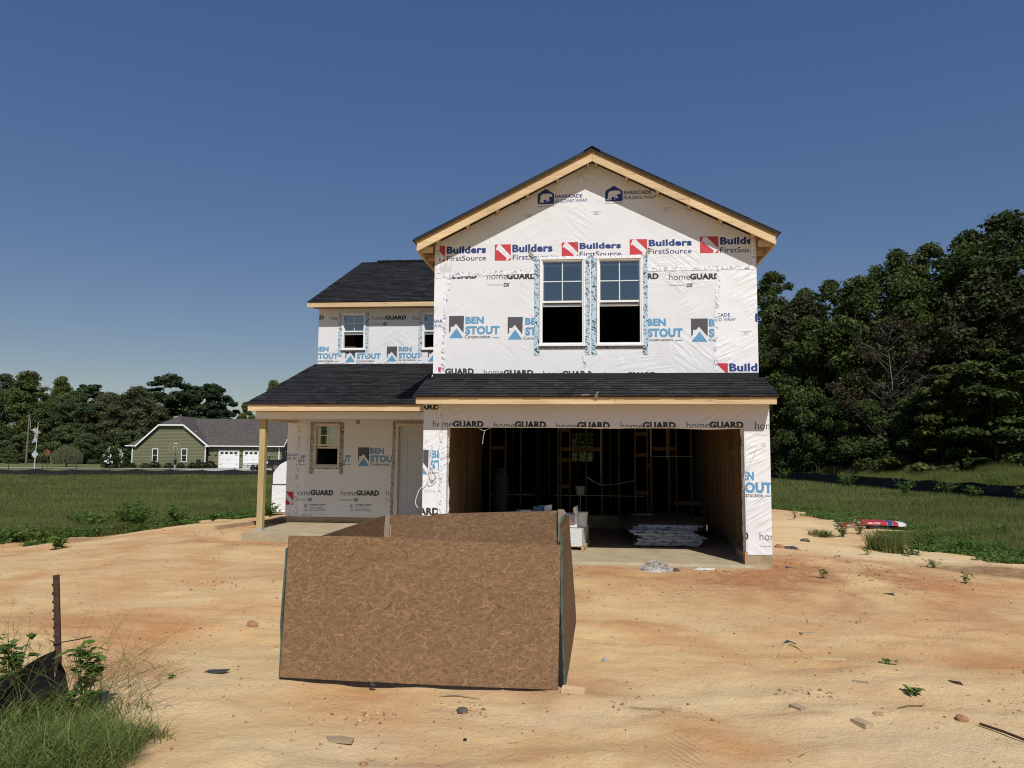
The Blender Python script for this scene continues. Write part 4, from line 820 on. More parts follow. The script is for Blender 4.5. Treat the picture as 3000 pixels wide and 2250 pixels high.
part(MB().tube(smooth_path([(-1.82, .0, 2.15), (-1.85, 0, 2.05), (-1.86, .0, 1.92)]), .004, 5), 'loose_string', WIRE, garage_wall)
# ------------------------------------------------------------------ trash bin made of OSB sheets
binr = thing('trash_bin', 'open square trash enclosure made of warped brown chipboard sheets', 'trash bin', (-1.6, -4.8, gz(-1.6, -4.8)))
binr_loc = binr.location.copy()
def osb_panel(name, fn, W, Hh, nfl, seed, sides=(1,), edge=None, t=.012, label=None):
    nu, nv = 30, 16; rg = np.random.default_rng(seed); mb = MB(); P = []
    def nrm(u, v):
        a = fn(min(u + .01, 1), v) - fn(max(u - .01, 0), v); b = fn(u, min(v + .01, 1)) - fn(u, max(v - .01, 0)); return a.cross(b).normalized()
    for s in (1, -1):
        for j in range(nv + 1):
            for i in range(nu + 1): u, v = i / nu, j / nv; P.append(fn(u, v) + nrm(u, v) * (s * t / 2) - binr_loc)
    K = (nu + 1) * (nv + 1); id_ = lambda s, i, j: s * K + j * (nu + 1) + i; F = []
    for j in range(nv):
        for i in range(nu): F += [(id_(0, i, j), id_(0, i + 1, j), id_(0, i + 1, j + 1), id_(0, i, j + 1)), (id_(1, i, j), id_(1, i, j + 1), id_(1, i + 1, j + 1), id_(1, i + 1, j))]
    E = []
    for i in range(nu): F += [(id_(1, i, 0), id_(1, i + 1, 0), id_(0, i + 1, 0), id_(0, i, 0))]; F += [(id_(0, i, nv), id_(0, i + 1, nv), id_(1, i + 1, nv), id_(1, i, nv))]
    for j in range(nv): F += [(id_(0, 0, j), id_(0, 0, j + 1), id_(1, 0, j + 1), id_(1, 0, j)), (id_(0, nu, j + 1), id_(0, nu, j), id_(1, nu, j), id_(1, nu, j + 1))]
    mb.add(P, F); o = mb.build(name, OSBW, binr)
    if label: o['label'] = label
    V = []; FF = []; T = []
    for k in range(nfl):
        u, v = rg.random(), rg.random(); s = sides[k % len(sides)]; a = rg.normal(.12, .45) if rg.random() < .72 else rg.uniform(-1.57, 1.57)
        big = rg.random(); L = rg.uniform(.010, .030) if big < .93 else rg.uniform(.03, .055); w = L * rg.uniform(.05, .15) + .0008
        n = nrm(u, v); off = t / 2 + .0004 + rg.random() * .0022; b = len(V); q = []
        for du, dv in ((-L, -w * rg.uniform(.4, 1)), (L * rg.uniform(.8, 1), -w), (L, w * rg.uniform(.4, 1)), (-L * rg.uniform(.8, 1), w)):
            uu = u + (du * math.cos(a) - dv * math.sin(a)) / W; vv = v + (du * math.sin(a) + dv * math.cos(a)) / Hh
            q.append(fn(min(max(uu, 0), 1), min(max(vv, 0), 1)) + n * s * off - binr_loc)
        V += [tuple(p) for p in (q if s > 0 else q[::-1])]; FF.append((b, b + 1, b + 2, b + 3)); T.append(min(1, max(0, rg.normal(.44, .19) + (.28 if big > .95 else 0) + (.25 if rg.random() < .08 else 0))))
    fl = link('osb_strands', fast_mesh('osb_strands', V, FF, FLAKE, T), o); fl['kind'] = 'stuff'
    if edge:
        mb = MB(); P = []
        for j in range(41):
            v = j / 40; c = fn(edge, v) - binr_loc; n = nrm(edge, v); d = (fn(edge, v) - fn(.5, v)).normalized() * .004; k = .0075 + .0025 * rg.random()
            P += [c + n * k + d, c - n * k + d, c - n * k - d, c + n * k - d]
        F = [(4 * j + a, 4 * j + (a + 1) % 4, 4 * j + 4 + (a + 1) % 4, 4 * j + 4 + a) for j in range(40) for a in range(4)]
        mb.add(P, F); mb.build('painted_edge', GREENEDGE, o)
    return o
def lerp4(a, b, c, d):
    a, b, c, d = map(Vector, (a, b, c, d)); return lambda u, v: (a * (1 - u) + b * u) * (1 - v) + (d * (1 - u) + c * u) * v
ff = lerp4((-2.86, -6.05, -.275), (-.336, -6.06, -.29), (-.314, -6.03, .968), (-2.832, -6.03, .992))
front = lambda u, v: ff(u, v) + Vector((0, -.02 * math.sin(u * 3.1) * (1 - v) + .012 * math.sin(v * 3), .012 * math.sin(u * 5) * v))
osb_panel('front_panel', front, 2.5, 1.25, 52000, 21)
LZ = [-.33, -.24, .03, .20, .42, .69, .88]; LXs = [-2.877, -2.872, -2.868, -2.878, -2.868, -2.854, -2.848]
def left_side(u, v):   # u: 0 at the street end
    z = -.33 + 1.21 * v; x0 = float(np.interp(z, LZ, LXs)); zz = z + u * (.10 + .02 * v) ; x1 = -2.61 + .06 * v
    return Vector((x0 * (1 - u) + x1 * u - .02 * math.sin(u * 3.1), -6.025 + 2.44 * u, zz))
RZs = [-.25, -.02, .22, .41, .71, .918, .997, 1.086, 1.156, 1.217]; RXs = [-.278, -.288, -.297, -.307, -.306, -.300, -.318, -.333, -.326, -.285]
def right_side(u, v):  # u: 0 far end, 1 street end
    w = 1 - u; z1 = -.27 + 1.487 * v; x1 = float(np.interp(z1, RZs, RXs)); z0 = -.20 + 1.24 * v; x0 = -.222 - .09 * v
    k = w ** .8
    return Vector((x1 * (1 - k) + x0 * k + .012 * math.sin(v * 7) * math.sin(w * 3.1), -6.03 + 2.44 * w, z1 * (1 - w) + z0 * w))
osb_panel('side_panel', lambda u, v: left_side(1 - u, v), 2.44, 1.22, 14000, 22, (1, -1), 1)
osb_panel('side_panel', right_side, 2.44, 1.35, 18000, 23, (1, -1), 1)
bk = lerp4((-2.50, -3.6, -.22), (-.36, -3.62, -.2), (-.43, -3.6, 1.083), (-2.49, -3.6, .996))
osb_panel('back_panel', lambda u, v: bk(u, v) + Vector((0, .03 * math.sin(u * 3.1) * v, -.02 * math.exp(-((u - .22) / .05) ** 2) * v)), 2.1, 1.25, 20000, 24, (1,))
for a, b, w in (((-2.54, -3.63, -.28), (-2.54, -3.63, .995), .085), ((-.40, -3.64, -.28), (-.40, -3.64, 1.10), .07)):
    mb = MB(); a, b = Vector(a) - binr_loc, Vector(b) - binr_loc; mb.box(a.x - w / 2, a.x + w / 2, a.y - .019, a.y + .019, a.z, b.z); mb.build('corner_post', GREYWOOD, binr)
mb = MB()   # broken splinter and nails at the inner corner
mb.add([Vector(p) - binr_loc for p in ((-.36, -5.95, .93), (-.55, -5.9, .86), (-.36, -5.85, .72), (-.36, -5.93, .75))], [(0, 1, 2, 3), (3, 2, 1, 0)]); mb.build('splinter', OSBW, binr)
mb = MB(); mb.tube([Vector(p) - binr_loc for p in ((-2.0, -6.09, -.30), (-1.98, -6.12, -.292), (-1.95, -6.13, -.30))], [.02, .028, .015], 6); mb.build('rag', BLACK, binr)

# ------------------------------------------------------------------ goods standing in the garage
prz = R(-6.9) * -1
def rot_box(mb, hx, hy, z0, z1): return mb.box(-hx, hx, -hy, hy, z0, z1)
def pallet(name, label, x, y, rz, hx, hy):
    t = thing(name, label, 'pallet', (x, y, .002), rz)
    for i in range(5): mb = MB(); yy = -hy + .06 + i * (2 * hy - .12) / 4; mb.box(-hx, hx, yy - .05, yy + .05, .072, .088); mb.build('deck_board', GREYWOOD_X, t)
    for i in (-1, 0, 1): mb = MB(); mb.box(i * (hx - .02) - .019, i * (hx - .02) + .019, -hy + .01, hy - .01, .016, .0715); mb.build('stringer', GREYWOOD_X, t)
    for i in (-1, 0, 1): mb = MB(); mb.box(-hx, hx, i * (hy - .05) - .045, i * (hy - .05) + .045, 0, .0155); mb.build('base_board', GREYWOOD_X, t)
    return t
px, py, rz = -.41, 1.84, -R(6.9)
pallet('pallet', 'wooden pallet under the film wrapped carton block at the garage mouth', px, py, rz, .31, .55)
cb = thing('carton_block', 'block of white cartons wrapped in clear film on the wooden pallet', 'boxes', (px, py, .092), rz)
for i in range(2):
    for j in range(3): mb = MB(); x = -.14 + i * .28; y = -.36 + j * .33; mb.box(x - .137, x + .137, y - .16, y + .16, 0, .30); mb.build('carton', CARD, cb)
LAB = pmat('printed_carton_panel', (.60, .62, .63), .5, .12, 3, (2, 2, 90), hue=(.76, .76, .75))
for i in range(2): x = -.14 + i * .28; MB().box(x - .12, x + .12, -.5225, -.5205, .03, .27).build('carton_label', LAB, cb)
mb = MB(); mb.box(-.285, .285, -.53, .475, .0, .312); mb.build('stretch_film', FILM, cb)
bag = thing('compound_carton', 'torn white carton with red and blue print open on the film wrapped block', 'box', (-.42, 1.62, .41), -R(9))
mb = MB(); mb.hexa([(-.17, -.12, 0), (.15, -.12, 0), (.16, .14, 0), (-.16, .14, 0), (-.18, -.13, .26), (.16, -.13, .235), (.18, .15, .25), (-.17, .15, .26)]); mb.build('carton_body', CARD, bag)
mb = MB(); mb.hexa([(.10, -.125, .24), (.165, -.125, .24), (.17, .0, .25), (.11, .0, .25), (.085, -.15, .36), (.145, -.16, .39), (.15, -.02, .40), (.09, -.02, .37)]); mb.build('flap', CARD, bag)
mb = MB(); mb.hexa([(-.17, -.13, .255), (-.05, -.13, .255), (-.05, -.12, .258), (-.17, -.12, .258), (-.19, -.19, .30), (-.07, -.19, .31), (-.07, -.18, .315), (-.19, -.18, .305)]); mb.build('flap', CARD, bag)
RED2 = pmat('red_print', (.50, .16, .12), .6, .2, 20); BLU2 = pmat('blue_print', (.05, .12, .30), .6, .2, 20)
def flat_text(s, w, x0, x1, z0, z1, y, mat, parent, it=0):
    vs, fs = text_geo(s, w, it, x0, x1, z0, z1); return MB().add([(u, y, v) for u, v in vs], fs).build('printed_lettering', mat, parent)
flat_text('UCO', 'b', -.10, .11, .15, .205, -.131, RED2, bag); flat_text('PURPOSE', 'b', -.08, .11, .125, .143, -.131, BLU2, bag)
for z in (.03, .06, .09): MB().add([(-.14, -.1255, z), (.12, -.1255, z + .012), (.12, -.1255, z + .026), (-.14, -.1255, z + .015)], [(0, 1, 2, 3)]).build('printed_stripe', RED2, bag)
for k in range(5): MB().box(-.12 + k * .05, -.085 + k * .05, -.1325, -.131, .215, .238).build('printed_star_band', BLU2, bag)
bk2 = thing('white_pail', 'white plastic pail behind the torn carton on the film wrapped block', 'bucket', (-.22, 1.72, .405))
mb = MB(); mb.tube([(0, 0, 0), (0, 0, .26)], [.115, .135], 14); mb.build('pail_body', CARD, bk2); mb = MB(); mb.tube([(0, 0, .261), (0, 0, .275)], [.145, .145], 14); mb.build('lid', CARD, bk2)
# second stack further in, with rubbish on its white top
st2 = thing('carton_stack', 'white topped stack of cartons deeper in the garage behind the trash bin', 'boxes', (-1.08, 1.66, .0), R(2))
for k in range(3): mb = MB(); mb.box(-.34, .34, -.30, .30, .0 + k * .222, .219 + k * .222); mb.build('carton', CARD, st2)
MB().box(-.36, .36, -.33, .33, .668, .690).build('top_sheet', CARD, st2)
BLUEF = pmat('blue_roll', (.14, .25, .42), .6, .2, 9)
a = MB().tube([(-.09, 0, .045), (.09, 0, .045)], .045, 10).build('tape_roll', BLUEF, None, loc=(-1.02, 1.58, .691)); tag(a, 'blue roll lying on the white topped carton stack', 'roll')
b = MB().hexa([(-.07, -.06, 0), (.07, -.06, .03), (.07, .06, .03), (-.07, .06, 0), (-.05, -.05, .11), (.08, -.05, .13), (.08, .05, .13), (-.05, .05, .11)]).build('crushed_box', CARD, None, loc=(-.83, 1.52, .691)); tag(b, 'small crushed white box on the white topped carton stack', 'box')
b = MB().box(-.09, .09, -.06, .06, 0, .10).build('tool_box', STEELG, None, loc=(-.92, 1.72, .691)); tag(b, 'grey box between the blue roll and the crushed white box', 'box')
b = MB().hexa([(-.1, -.05, 0), (.1, -.05, 0), (.1, .05, 0), (-.1, .05, 0), (-.1, -.05, .02), (.1, -.05, .03), (.1, .05, .03), (-.1, .05, .02)]).build('folded_sheet', CARD, None, loc=(-1.25, 1.50, .691)); tag(b, 'flat white folded sheet at the edge of the carton stack top', 'sheet')
# drywall, sheet by sheet
PAPER = pmat('drywall_paper', (.30, .24, .20), .8, .08, 3); TAPEB = pmat('drywall_end_tape_blue', (.06, .16, .38), .5, .5, 3, (4, 1, 1), hue=(.40, .48, .60)); TAPEW = pmat('drywall_end_tape_white', (.62, .63, .65), .5, .2, 5, (6, 1, 1), rnd=.1, hue=(.38, .42, .48))
TAPEK = pmat('end_tape_ink', (.05, .05, .06), .6, .2, 9)
desc = ['bottom', 'second', 'third', 'fourth', 'fifth', 'sixth', 'seventh', 'eighth', 'ninth', 'tenth', 'eleventh', 'topmost']
offs = [(.02, .02, 0), (.05, .0, .3), (.10, .03, -.3), (.07, .01, .2), (.16, .04, .4), (.12, .03, -.6), (-.02, .01, .9), (-.07, .03, .5), (-.12, .0, 1.2), (.02, .05, -.8), (.04, .07, -1.2), (.15, .06, -1.6)]
for i, (dx, dy, a) in enumerate(offs):
    z = .03 + i * .0325
    t = thing('drywall_sheet', f'{desc[i]} of the drywall sheets piled flat on the garage floor' if i < 11 else 'topmost drywall sheet with bare brown face on the garage floor pile', 'drywall', (1.44 + dx - .05, 2.12 + dy + 1.80, z), R(a), 'drywall sheets piled in the garage')
    MB().box(-.61, .61, -1.80, 1.80, 0, .030).build('board', PAPER, t)
    MB().box(-.612, .612, -1.803, -1.8005, .0, .0305).build('end_tape', TAPEB if i in (5, 7, 8, 9, 10, 11) else TAPEW, t)
    r_ = random.Random(i)
    for k in range(10):
        x = -.55 + r_.random() * 1.0; w = r_.uniform(.02, .09); MB().box(x, x + w, -1.8045, -1.8035, .008, .022).build('tape_mark', TAPEK if r_.random() < .6 else TAPEW, t)
for x in (1.0, 1.5, 1.95): a = MB().box(-.045, .045, -1.7, 1.7, 0, .028).build('wood_spacer', PINE_Y, None, loc=(x, 3.95, .001)); tag(a, {1.0: 'wood strip under the drywall pile, nearest the pallet', 1.5: 'wood strip under the middle of the drywall pile', 1.95: 'wood strip under the drywall pile, nearest the stud wall'}[x], 'spacer', 'spacers under the drywall')
a = MB().hexa([(-.22, -.04, 0), (.22, -.05, 0), (.24, .04, .0), (-.2, .05, 0), (-.22, -.04, .006), (.22, -.05, .02), (.24, .04, .03), (-.2, .05, .012)]).build('paper_scrap', CARD, None, loc=(1.12, 4.6, .421)); tag(a, 'pale paper strip lying on the topmost drywall sheet', 'paper')
# shiny bundle and pail at the back
sb = thing('insulation_bundle', 'shiny plastic bundle standing against the studs at the garage back', 'bundle', (cx(-2.36), 6.4, .28)); mb = MB(); mb.tube([(0, 0, 0), (0, 0, .12), (.02, 0, .75), (0, 0, 1.05), (0, 0, 1.12)], [.12, .2, .21, .17, .06], 12); mb.build('bundle_body', pmat('silver_film', (.22, .22, .23), .3, .6, 9, (1, 1, 5), .9, 12, bdist=.03), sb, True)
pb = thing('joint_pail', 'white pail hung on a thin pipe between the back studs', 'bucket', (cx(-.28), 5.66, .0)); mb = MB(); mb.tube([(0, 0, .80), (0, 0, 1.0)], [.10, .12], 12); mb.build('pail_body', CARD, pb); mb = MB(); mb.tube([(0, 0, 0), (0, 0, .80)], .012, 6); mb.build('pipe', WIRE, pb)
# stack of white wrapped goods beyond the porch corner
wsx = thing('wrapped_stack', 'white film covered stack with rounded top standing beyond the porch wall corner', 'stack', (-8.86, 10.0, gz(-8.9, 10)))
zb = gz(-8.9, 10)
mb = MB(); mb.box(-.68, .6, -.5, .5, .06, .86 - zb - .1); mb.build('lower_bale', WRAP_SHINY, wsx)
mb = MB(); mb.prism([(-.66, .80 - zb), (.6, .80 - zb), (.6, 1.5 - zb), (-.1, 1.5 - zb), (-.30, 1.47 - zb), (-.46, 1.38 - zb), (-.58, 1.24 - zb), (-.66, 1.12 - zb)], lambda u, v, w: (u, -.5 + w, v), 1.0); mb.build('upper_bale', WRAP_SHINY, wsx)
mb = MB(); mb.box(-.64, .58, -.48, .48, 0, .06); mb.build('pallet_base', GREYWOOD_X, wsx)

# ------------------------------------------------------------------ silt fences
def silt_fence(label, path, h, posth, every, fab, sag=.05, pr=.02, phase=0.0):
    f = thing('silt_fence', label, 'silt fence', (path[0][0], path[0][1], gz(*path[0]))); o = f.location.copy(); pts = []
    for (ax, ay), (bx, by) in zip(path[:-1], path[1:]):
        n = max(2, int(math.hypot(bx - ax, by - ay) / .35))
        for k in range(n): t = k / n; pts.append((ax + (bx - ax) * t, ay + (by - ay) * t))
    pts.append(path[-1]); mb = MB(); P = []; s = 0; last = pts[0]; posts = []; nextp = phase
    for i, p in enumerate(pts):
        s += math.hypot(p[0] - last[0], p[1] - last[1]); last = p
        if s >= nextp: posts.append(p); nextp += every
        q = 4 * ((s - phase) / every % 1) * (1 - (s - phase) / every % 1); z = gz(*p); top = z + h - sag * q + .03 * math.sin(s * 1.7)
        wob = .05 * math.sin(s * 2.3) * q
        P += [(p[0] - o.x, p[1] - o.y, z - .04 - o.z), (p[0] + wob - o.x, p[1] + wob * .5 - o.y, (z + top) / 2 - o.z), (p[0] - o.x, p[1] - o.y, top - o.z)]
    F = []
    for i in range(len(pts) - 1): F += [(3 * i, 3 * i + 3, 3 * i + 4, 3 * i + 1), (3 * i + 1, 3 * i + 4, 3 * i + 5, 3 * i + 2)]
    mb.add(P, F); mb.build('fabric', fab, f)
    for p in posts:
        z = gz(*p); MB().box(-pr, pr, -pr, pr, -.1, posth * rnd.uniform(.9, 1.08)).build('post', RUST, f, loc=(p[0] + .04 - o.x, p[1] + .05 - o.y, z - o.z))
    return f
silt_fence('long black silt fence across the far side of the grass field before the green house', [(-62, 38), (-45.8, 43.5), (-35, 46.6), (-26, 49.9), (-15, 53.3)], .56, .84, 2.45, FABRIC_FAR, .10, .02)
silt_fence('black silt fence curving along the grass in front of the right hand woods', [(13.0, 80), (14.8, 66), (15.9, 53), (16.9, 42), (17.9, 33.5), (18.9, 27.5), (19.9, 24.3), (21.8, 20.5)], .80, 1.35, 3.1, FABRIC_FAR, .06, .013)
nf = thing('silt_fence', 'near black silt fence sagging from a rusty steel post in the grass', 'silt fence', (-4.27, -7.11, -.3))
ax_ = Vector((-.097, 0, 1.06)).normalized()
base = Vector((.04, 0, 0)); mb = MB()
top = base + ax_ * 1.07
sx = Vector((.024, 0, .002)); sy = Vector((0, .0045, 0)); mb.obox((base + top) / 2, sx, sy, (top - base) / 2); mb.obox((base + top) / 2 + Vector((.0, .022, 0)), (.0035, 0, 0), (0, .017, 0), (top - base) / 2)
post = mb.build('post', RUST, nf)
for k in range(14): p = base + ax_ * (.12 + k * .067); MB().obox(p + Vector((-.026, -.003, 0)), (.006, 0, 0), (0, .006, 0), (0, 0, .010)).build('stud', RUST, post)
MB().tube([base + ax_ * .545 + Vector((-.05, -.01, .012)), base + ax_ * .545 + Vector((.0, -.03, 0)), base + ax_ * .545 + Vector((.05, -.01, .003)), base + ax_ * .545 + Vector((.16, .03, .02)), base + ax_ * .545 + Vector((.25, .05, .04))], .005, 5).build('tie_wire', RUST, post)
P = []; n = 28; A = Vector((.0, .01, 0))
for i in range(n + 1):
    t = i / n; x = -.02 - t * .34; y = -.0 - t * 1.35; sag = .17 * math.sin(min(t * 1.6, 1.57)) / .6; gzv = gz(-4.27 + x, -7.11 + y) + .3
    for j in range(9):
        v = j / 8; topz = .485 - sag * .6 - .03 * t; z = gzv - .03 + (topz - gzv + .03) * v
        fold = .045 * math.sin(v * 7 + t * 5) * (1 - .5 * v) + .03 * math.sin(t * 17 + v * 3)
        P.append((x + fold * .6, y + fold, z))
F = [(i * 9 + j, (i + 1) * 9 + j, (i + 1) * 9 + j + 1, i * 9 + j + 1) for i in range(n) for j in range(8)]
MB().add(P, F).build('fabric', FABRIC, nf, True)
P = []   # end flap past the post
for i in range(9):
    t = i / 8
    for j in range(7): v = j / 6; P.append((.03 + t * .17 * (1 - v * .6), -.02 - .05 * math.sin(t * 4 + v * 3), -.02 + v * (.42 - .28 * t)))
F = [(i * 7 + j, (i + 1) * 7 + j, (i + 1) * 7 + j + 1, i * 7 + j + 1) for i in range(8) for j in range(6)]
MB().add(P, F).build('fabric', FABRIC, nf, True)

# ------------------------------------------------------------------ scraps lying on the dirt
def on(x, y, dz=0): return (x, y, gz(x, y) + dz)
def offcut(label, x, y, L, W, T, a, tilt=0.0, mat=GREYWOOD_X, name='wood_offcut', grp=None):
    mb = MB(); b = min(L, W, T) * .08
    mb.hexa([(-L / 2, -W / 2, 0), (L / 2, -W / 2, 0), (L / 2, W / 2, 0), (-L / 2, W / 2, 0), (-L / 2 + b, -W / 2 + b, T), (L / 2 - b, -W / 2 + b, T), (L / 2, W / 2 - b, T), (-L / 2 + b, W / 2 - b, T)])
    o = mb.build(name, mat, None, loc=on(x, y, -.006)); o.rotation_euler = (tilt, tilt * .4, a); tag(o, label, 'wood scrap', grp)
offcut('grey square block of wood half sunk in the dirt by the road', 2.03, -6.62, .15, .085, .04, -1.05); offcut('small wood chip beside the grey square block', 2.23, -6.41, .07, .035, .03, -.5)
offcut('flat grey board end lying left of the square block', 1.62, -6.37, .14, .07, .018, -1.1); offcut('pale wedge of wood propped on a dirt lump', 1.87, -5.98, .13, .06, .035, .1, .15, PINE_X)
offcut('thin brown board piece flat on the sand past the wedge', 2.38, -5.55, .14, .05, .015, -.2); offcut('long pale board piece lying across the bare ground', 2.36, -4.69, .34, .07, .02, -.03, 0, TREATED)
offcut('short weathered stick end below the rubble heap', 2.41, -3.71, .16, .07, .03, .3); offcut('pale broken timber end beside the trash bin corner', -.20, -6.21, .20, .075, .05, -.2, .1, PINE_X)
offcut('grey flat board scrap by the garage corner', 3.18, 1.34, .34, .12, .02, .15); offcut('thin splinter of lath lying past the trash bin', -.12, -1.36, .3, .03, .015, .1)
offcut('upper stacked timber by the porch slab edge', -6.2, 1.72, .85, .09, .04, .03, 0, GREYWOOD_X, 'timber'); 
o = MB().box(-1.7, 1.7, -.05, .05, 0, .09).build('timber', GREYWOOD_X, None, loc=on(-7.75, 5.0, -.0)); o.rotation_euler = (0, 0, 1.30); tag(o, 'long brown timber lying beside the porch slab under the post', 'timber')
o = MB().box(-.5, .5, -.06, .06, 0, .05).build('timber', GREYWOOD_X, None, loc=on(-6.25, 1.66, -.045)); tag(o, 'lower timber lying in the dirt by the porch slab edge', 'timber')
SH = pmat('shingle_scrap', (.05, .052, .056), .85, .3, 30, (1, 1, 1), .3, 200, rnd=.2)
def shard(label, x, y, pts, a, t=.006, mat=SH, name='shingle_scrap', cat='shingle scrap', tilt=.12):
    mb = MB(); mb.prism(pts, lambda u, v, w: (u, v, w), t); o = mb.build(name, mat, None, loc=on(x, y, .004)); o.rotation_euler = (tilt, -.05, a); tag(o, label, cat)
TRI = [(-.07, -.04), (.07, -.03), (.0, .06)]
shard('dark triangular shingle scrap near the garage pillar', 3.1, -.11, TRI, .4); shard('dark shingle corner above the pale strap', 2.11, -4.08, [(-.075, -.03), (.08, -.03), (.0, .05)], .0, tilt=.3)
shard('dark shingle sliver in the middle of the clay', 4.03, -1.77, [(-.06, .03), (.06, .04), (.06, -.05)], 0); shard('rusty brown triangular shard on the sand', 3.19, -5.58, [(-.04, .06), (.04, -.05), (.05, .02)], 0, .008, RUST)
shard('small dark shard on the far clay', 4.55, 2.15, [(-.06, 0), (.06, -.02), (.06, .03)], .2); shard('crumpled dark scrap by the garage corner stones', 3.87, 2.84, [(-.14, -.08), (.15, -.05), (.12, .07), (-.08, .09)], .3, .02, tilt=.3)
shard('curled dark shingle strip on the sand left of the trash bin', -3.55, -5.93, [(-.12, -.05), (.10, -.03), (.14, .035), (-.06, .045)], .12, .008, tilt=.15); shard('grey flake of bark flat on the sand before the trash bin', -1.85, -7.42, [(-.13, .03), (-.06, -.05), (.12, -.05), (.10, .03), (-.02, .06)], -.2, .01, GREYWOOD_X, 'bark_flake', 'bark', .05)
shard('small black cap lying in the sand', -.97, -7.23, [(.014 * math.cos(i), .014 * math.sin(i)) for i in range(6)], 0, .012, BLACK, 'bottle_cap', 'cap', 0)
def stone(label, x, y, r, mat, seed, name='stone', cat='stone'):
    bm = bmesh.new(); bmesh.ops.create_icosphere(bm, subdivisions=2, radius=r); rr = random.Random(seed)
    for v in bm.verts: v.co *= 1 + rr.uniform(-.18, .18); v.co.z *= .6
    me = bpy.data.meshes.new(name); bm.to_mesh(me); bm.free(); me.materials.append(mat); o = link(name, me, None, on(x, y, r * .2)); tag(o, label, cat)
STONE_D = pmat('dark_stone', (.10, .085, .07), .9, .3, 20, (1, 1, 1), .5, 60); STONE_R = pmat('clay_clod', (.34, .18, .09), .95, .3, 20, (1, 1, 1), .6, 40); STONE_G = pmat('concrete_chunk', (.40, .38, .345), .95, .25, 14, (1, 1, 1), .7, 40)
stone('brown stone near the dark rod', 2.85, -6.42, .05, STONE_R, 1); stone('grey stone in the loose dirt before the trash bin', -1.09, -6.63, .05, STONE_D, 2); stone('reddish clod right of the clay heap', 3.66, 2.81, .09, STONE_R, 3); stone('brown clod on the clay past the garage corner', 4.62, 4.6, .10, STONE_D, 4)
stone('orange clod on the sand left of the trash bin', -4.0, -4.1, .07, STONE_R, 5); stone('dark lump beside the garage floor edge', 1.3, -.42, .06, STONE_D, 6); stone('grey concrete chunk at the garage floor edge', 1.45, -.12, .07, STONE_G, 7); stone('upright grey concrete shard at the garage floor edge', 1.68, -.22, .06, STONE_G, 8); stone('flat pale stone in the ruts', .1, -4.9, .04, STONE_G, 9); stone('red brick bit in the foreground sand', -1.55, -7.85, .03, STONE_R, 10)
# rubble heap
rb = thing('rubble_heap', 'heap of grey concrete rubble at the edge of the garage floor', 'rubble', on(.98, -.38, -.02)); mb = MB(); r_ = random.Random(5)
for i in range(420):
    a = r_.uniform(0, 6.28); d = r_.random() ** .6; x, y = .29 * d * math.cos(a), .20 * d * math.sin(a); z = .15 * (1 - d ** 1.4) + r_.uniform(-.01, .01); s = r_.uniform(.010, .028)
    mb.tone = r_.random(); ax = Vector((r_.gauss(0, 1), r_.gauss(0, 1), r_.gauss(0, 1))).normalized(); b_ = ax.orthogonal().normalized(); c_ = ax.cross(b_); mb.obox((x, y, z), ax * s, b_ * s * r_.uniform(.5, 1), c_ * s * r_.uniform(.4, .9))
o = mb.build('rubble', pmat('rubble_grey', (.34, .315, .275), .95, .3, 12, (1, 1, 1), .4, 60, tone=.3), rb); o['kind'] = 'stuff'
mb = MB(); mb.tube([(0, 0, -.05), (0, 0, .05), (0, 0, .13)], [.30, .19, .02], 16); mb.build('heap_core', STONE_G, rb)
shard('torn white plaster scrap on the rubble strip', 1.75, -.3, [(-.17, -.03), (-.05, -.06), (.12, -.05), (.18, .01), (.05, .05), (-.1, .04)], -.1, .012, WHITEP, 'plaster_scrap', 'plaster', .06)
# strap, rod, twigs
o = MB().tube(smooth_path([on(1.81, -4.68, .006), on(1.93, -4.44, .012), on(2.06, -4.25, .02), on(2.12, -4.27, .02), on(2.2, -4.38, .006)]), .011, 4).build('strap', STRAW if False else TREATED, None); tag(o, 'thin pale strap curled on the bare dirt', 'strap')
o = MB().tube([on(2.93, -6.55, .02), on(3.02, -6.71, .025), on(3.09, -6.85, .02), on(3.2, -7.05, .01)], .011, 6).build('metal_rod', RUST, None); tag(o, 'dark bent rod lying in the sand near the road', 'rod')
o = MB().tube(smooth_path([on(-1.35, -6.29, .006), on(-1.22, -6.27, .014), on(-1.08, -6.31, .006), on(-.98, -6.33, .004)]), [.009] * 12 + [.004], 5).build('twig', GREYWOOD_X, None); tag(o, 'thin twig on the sand before the trash bin', 'twig')
o = MB().tube(smooth_path([on(2.45, -6.2, .006), on(2.57, -6.14, .012), on(2.68, -6.12, .006)]), .004, 5).build('twig', BARK, None); tag(o, 'bent dark twig between the wood scraps and the rod', 'twig')
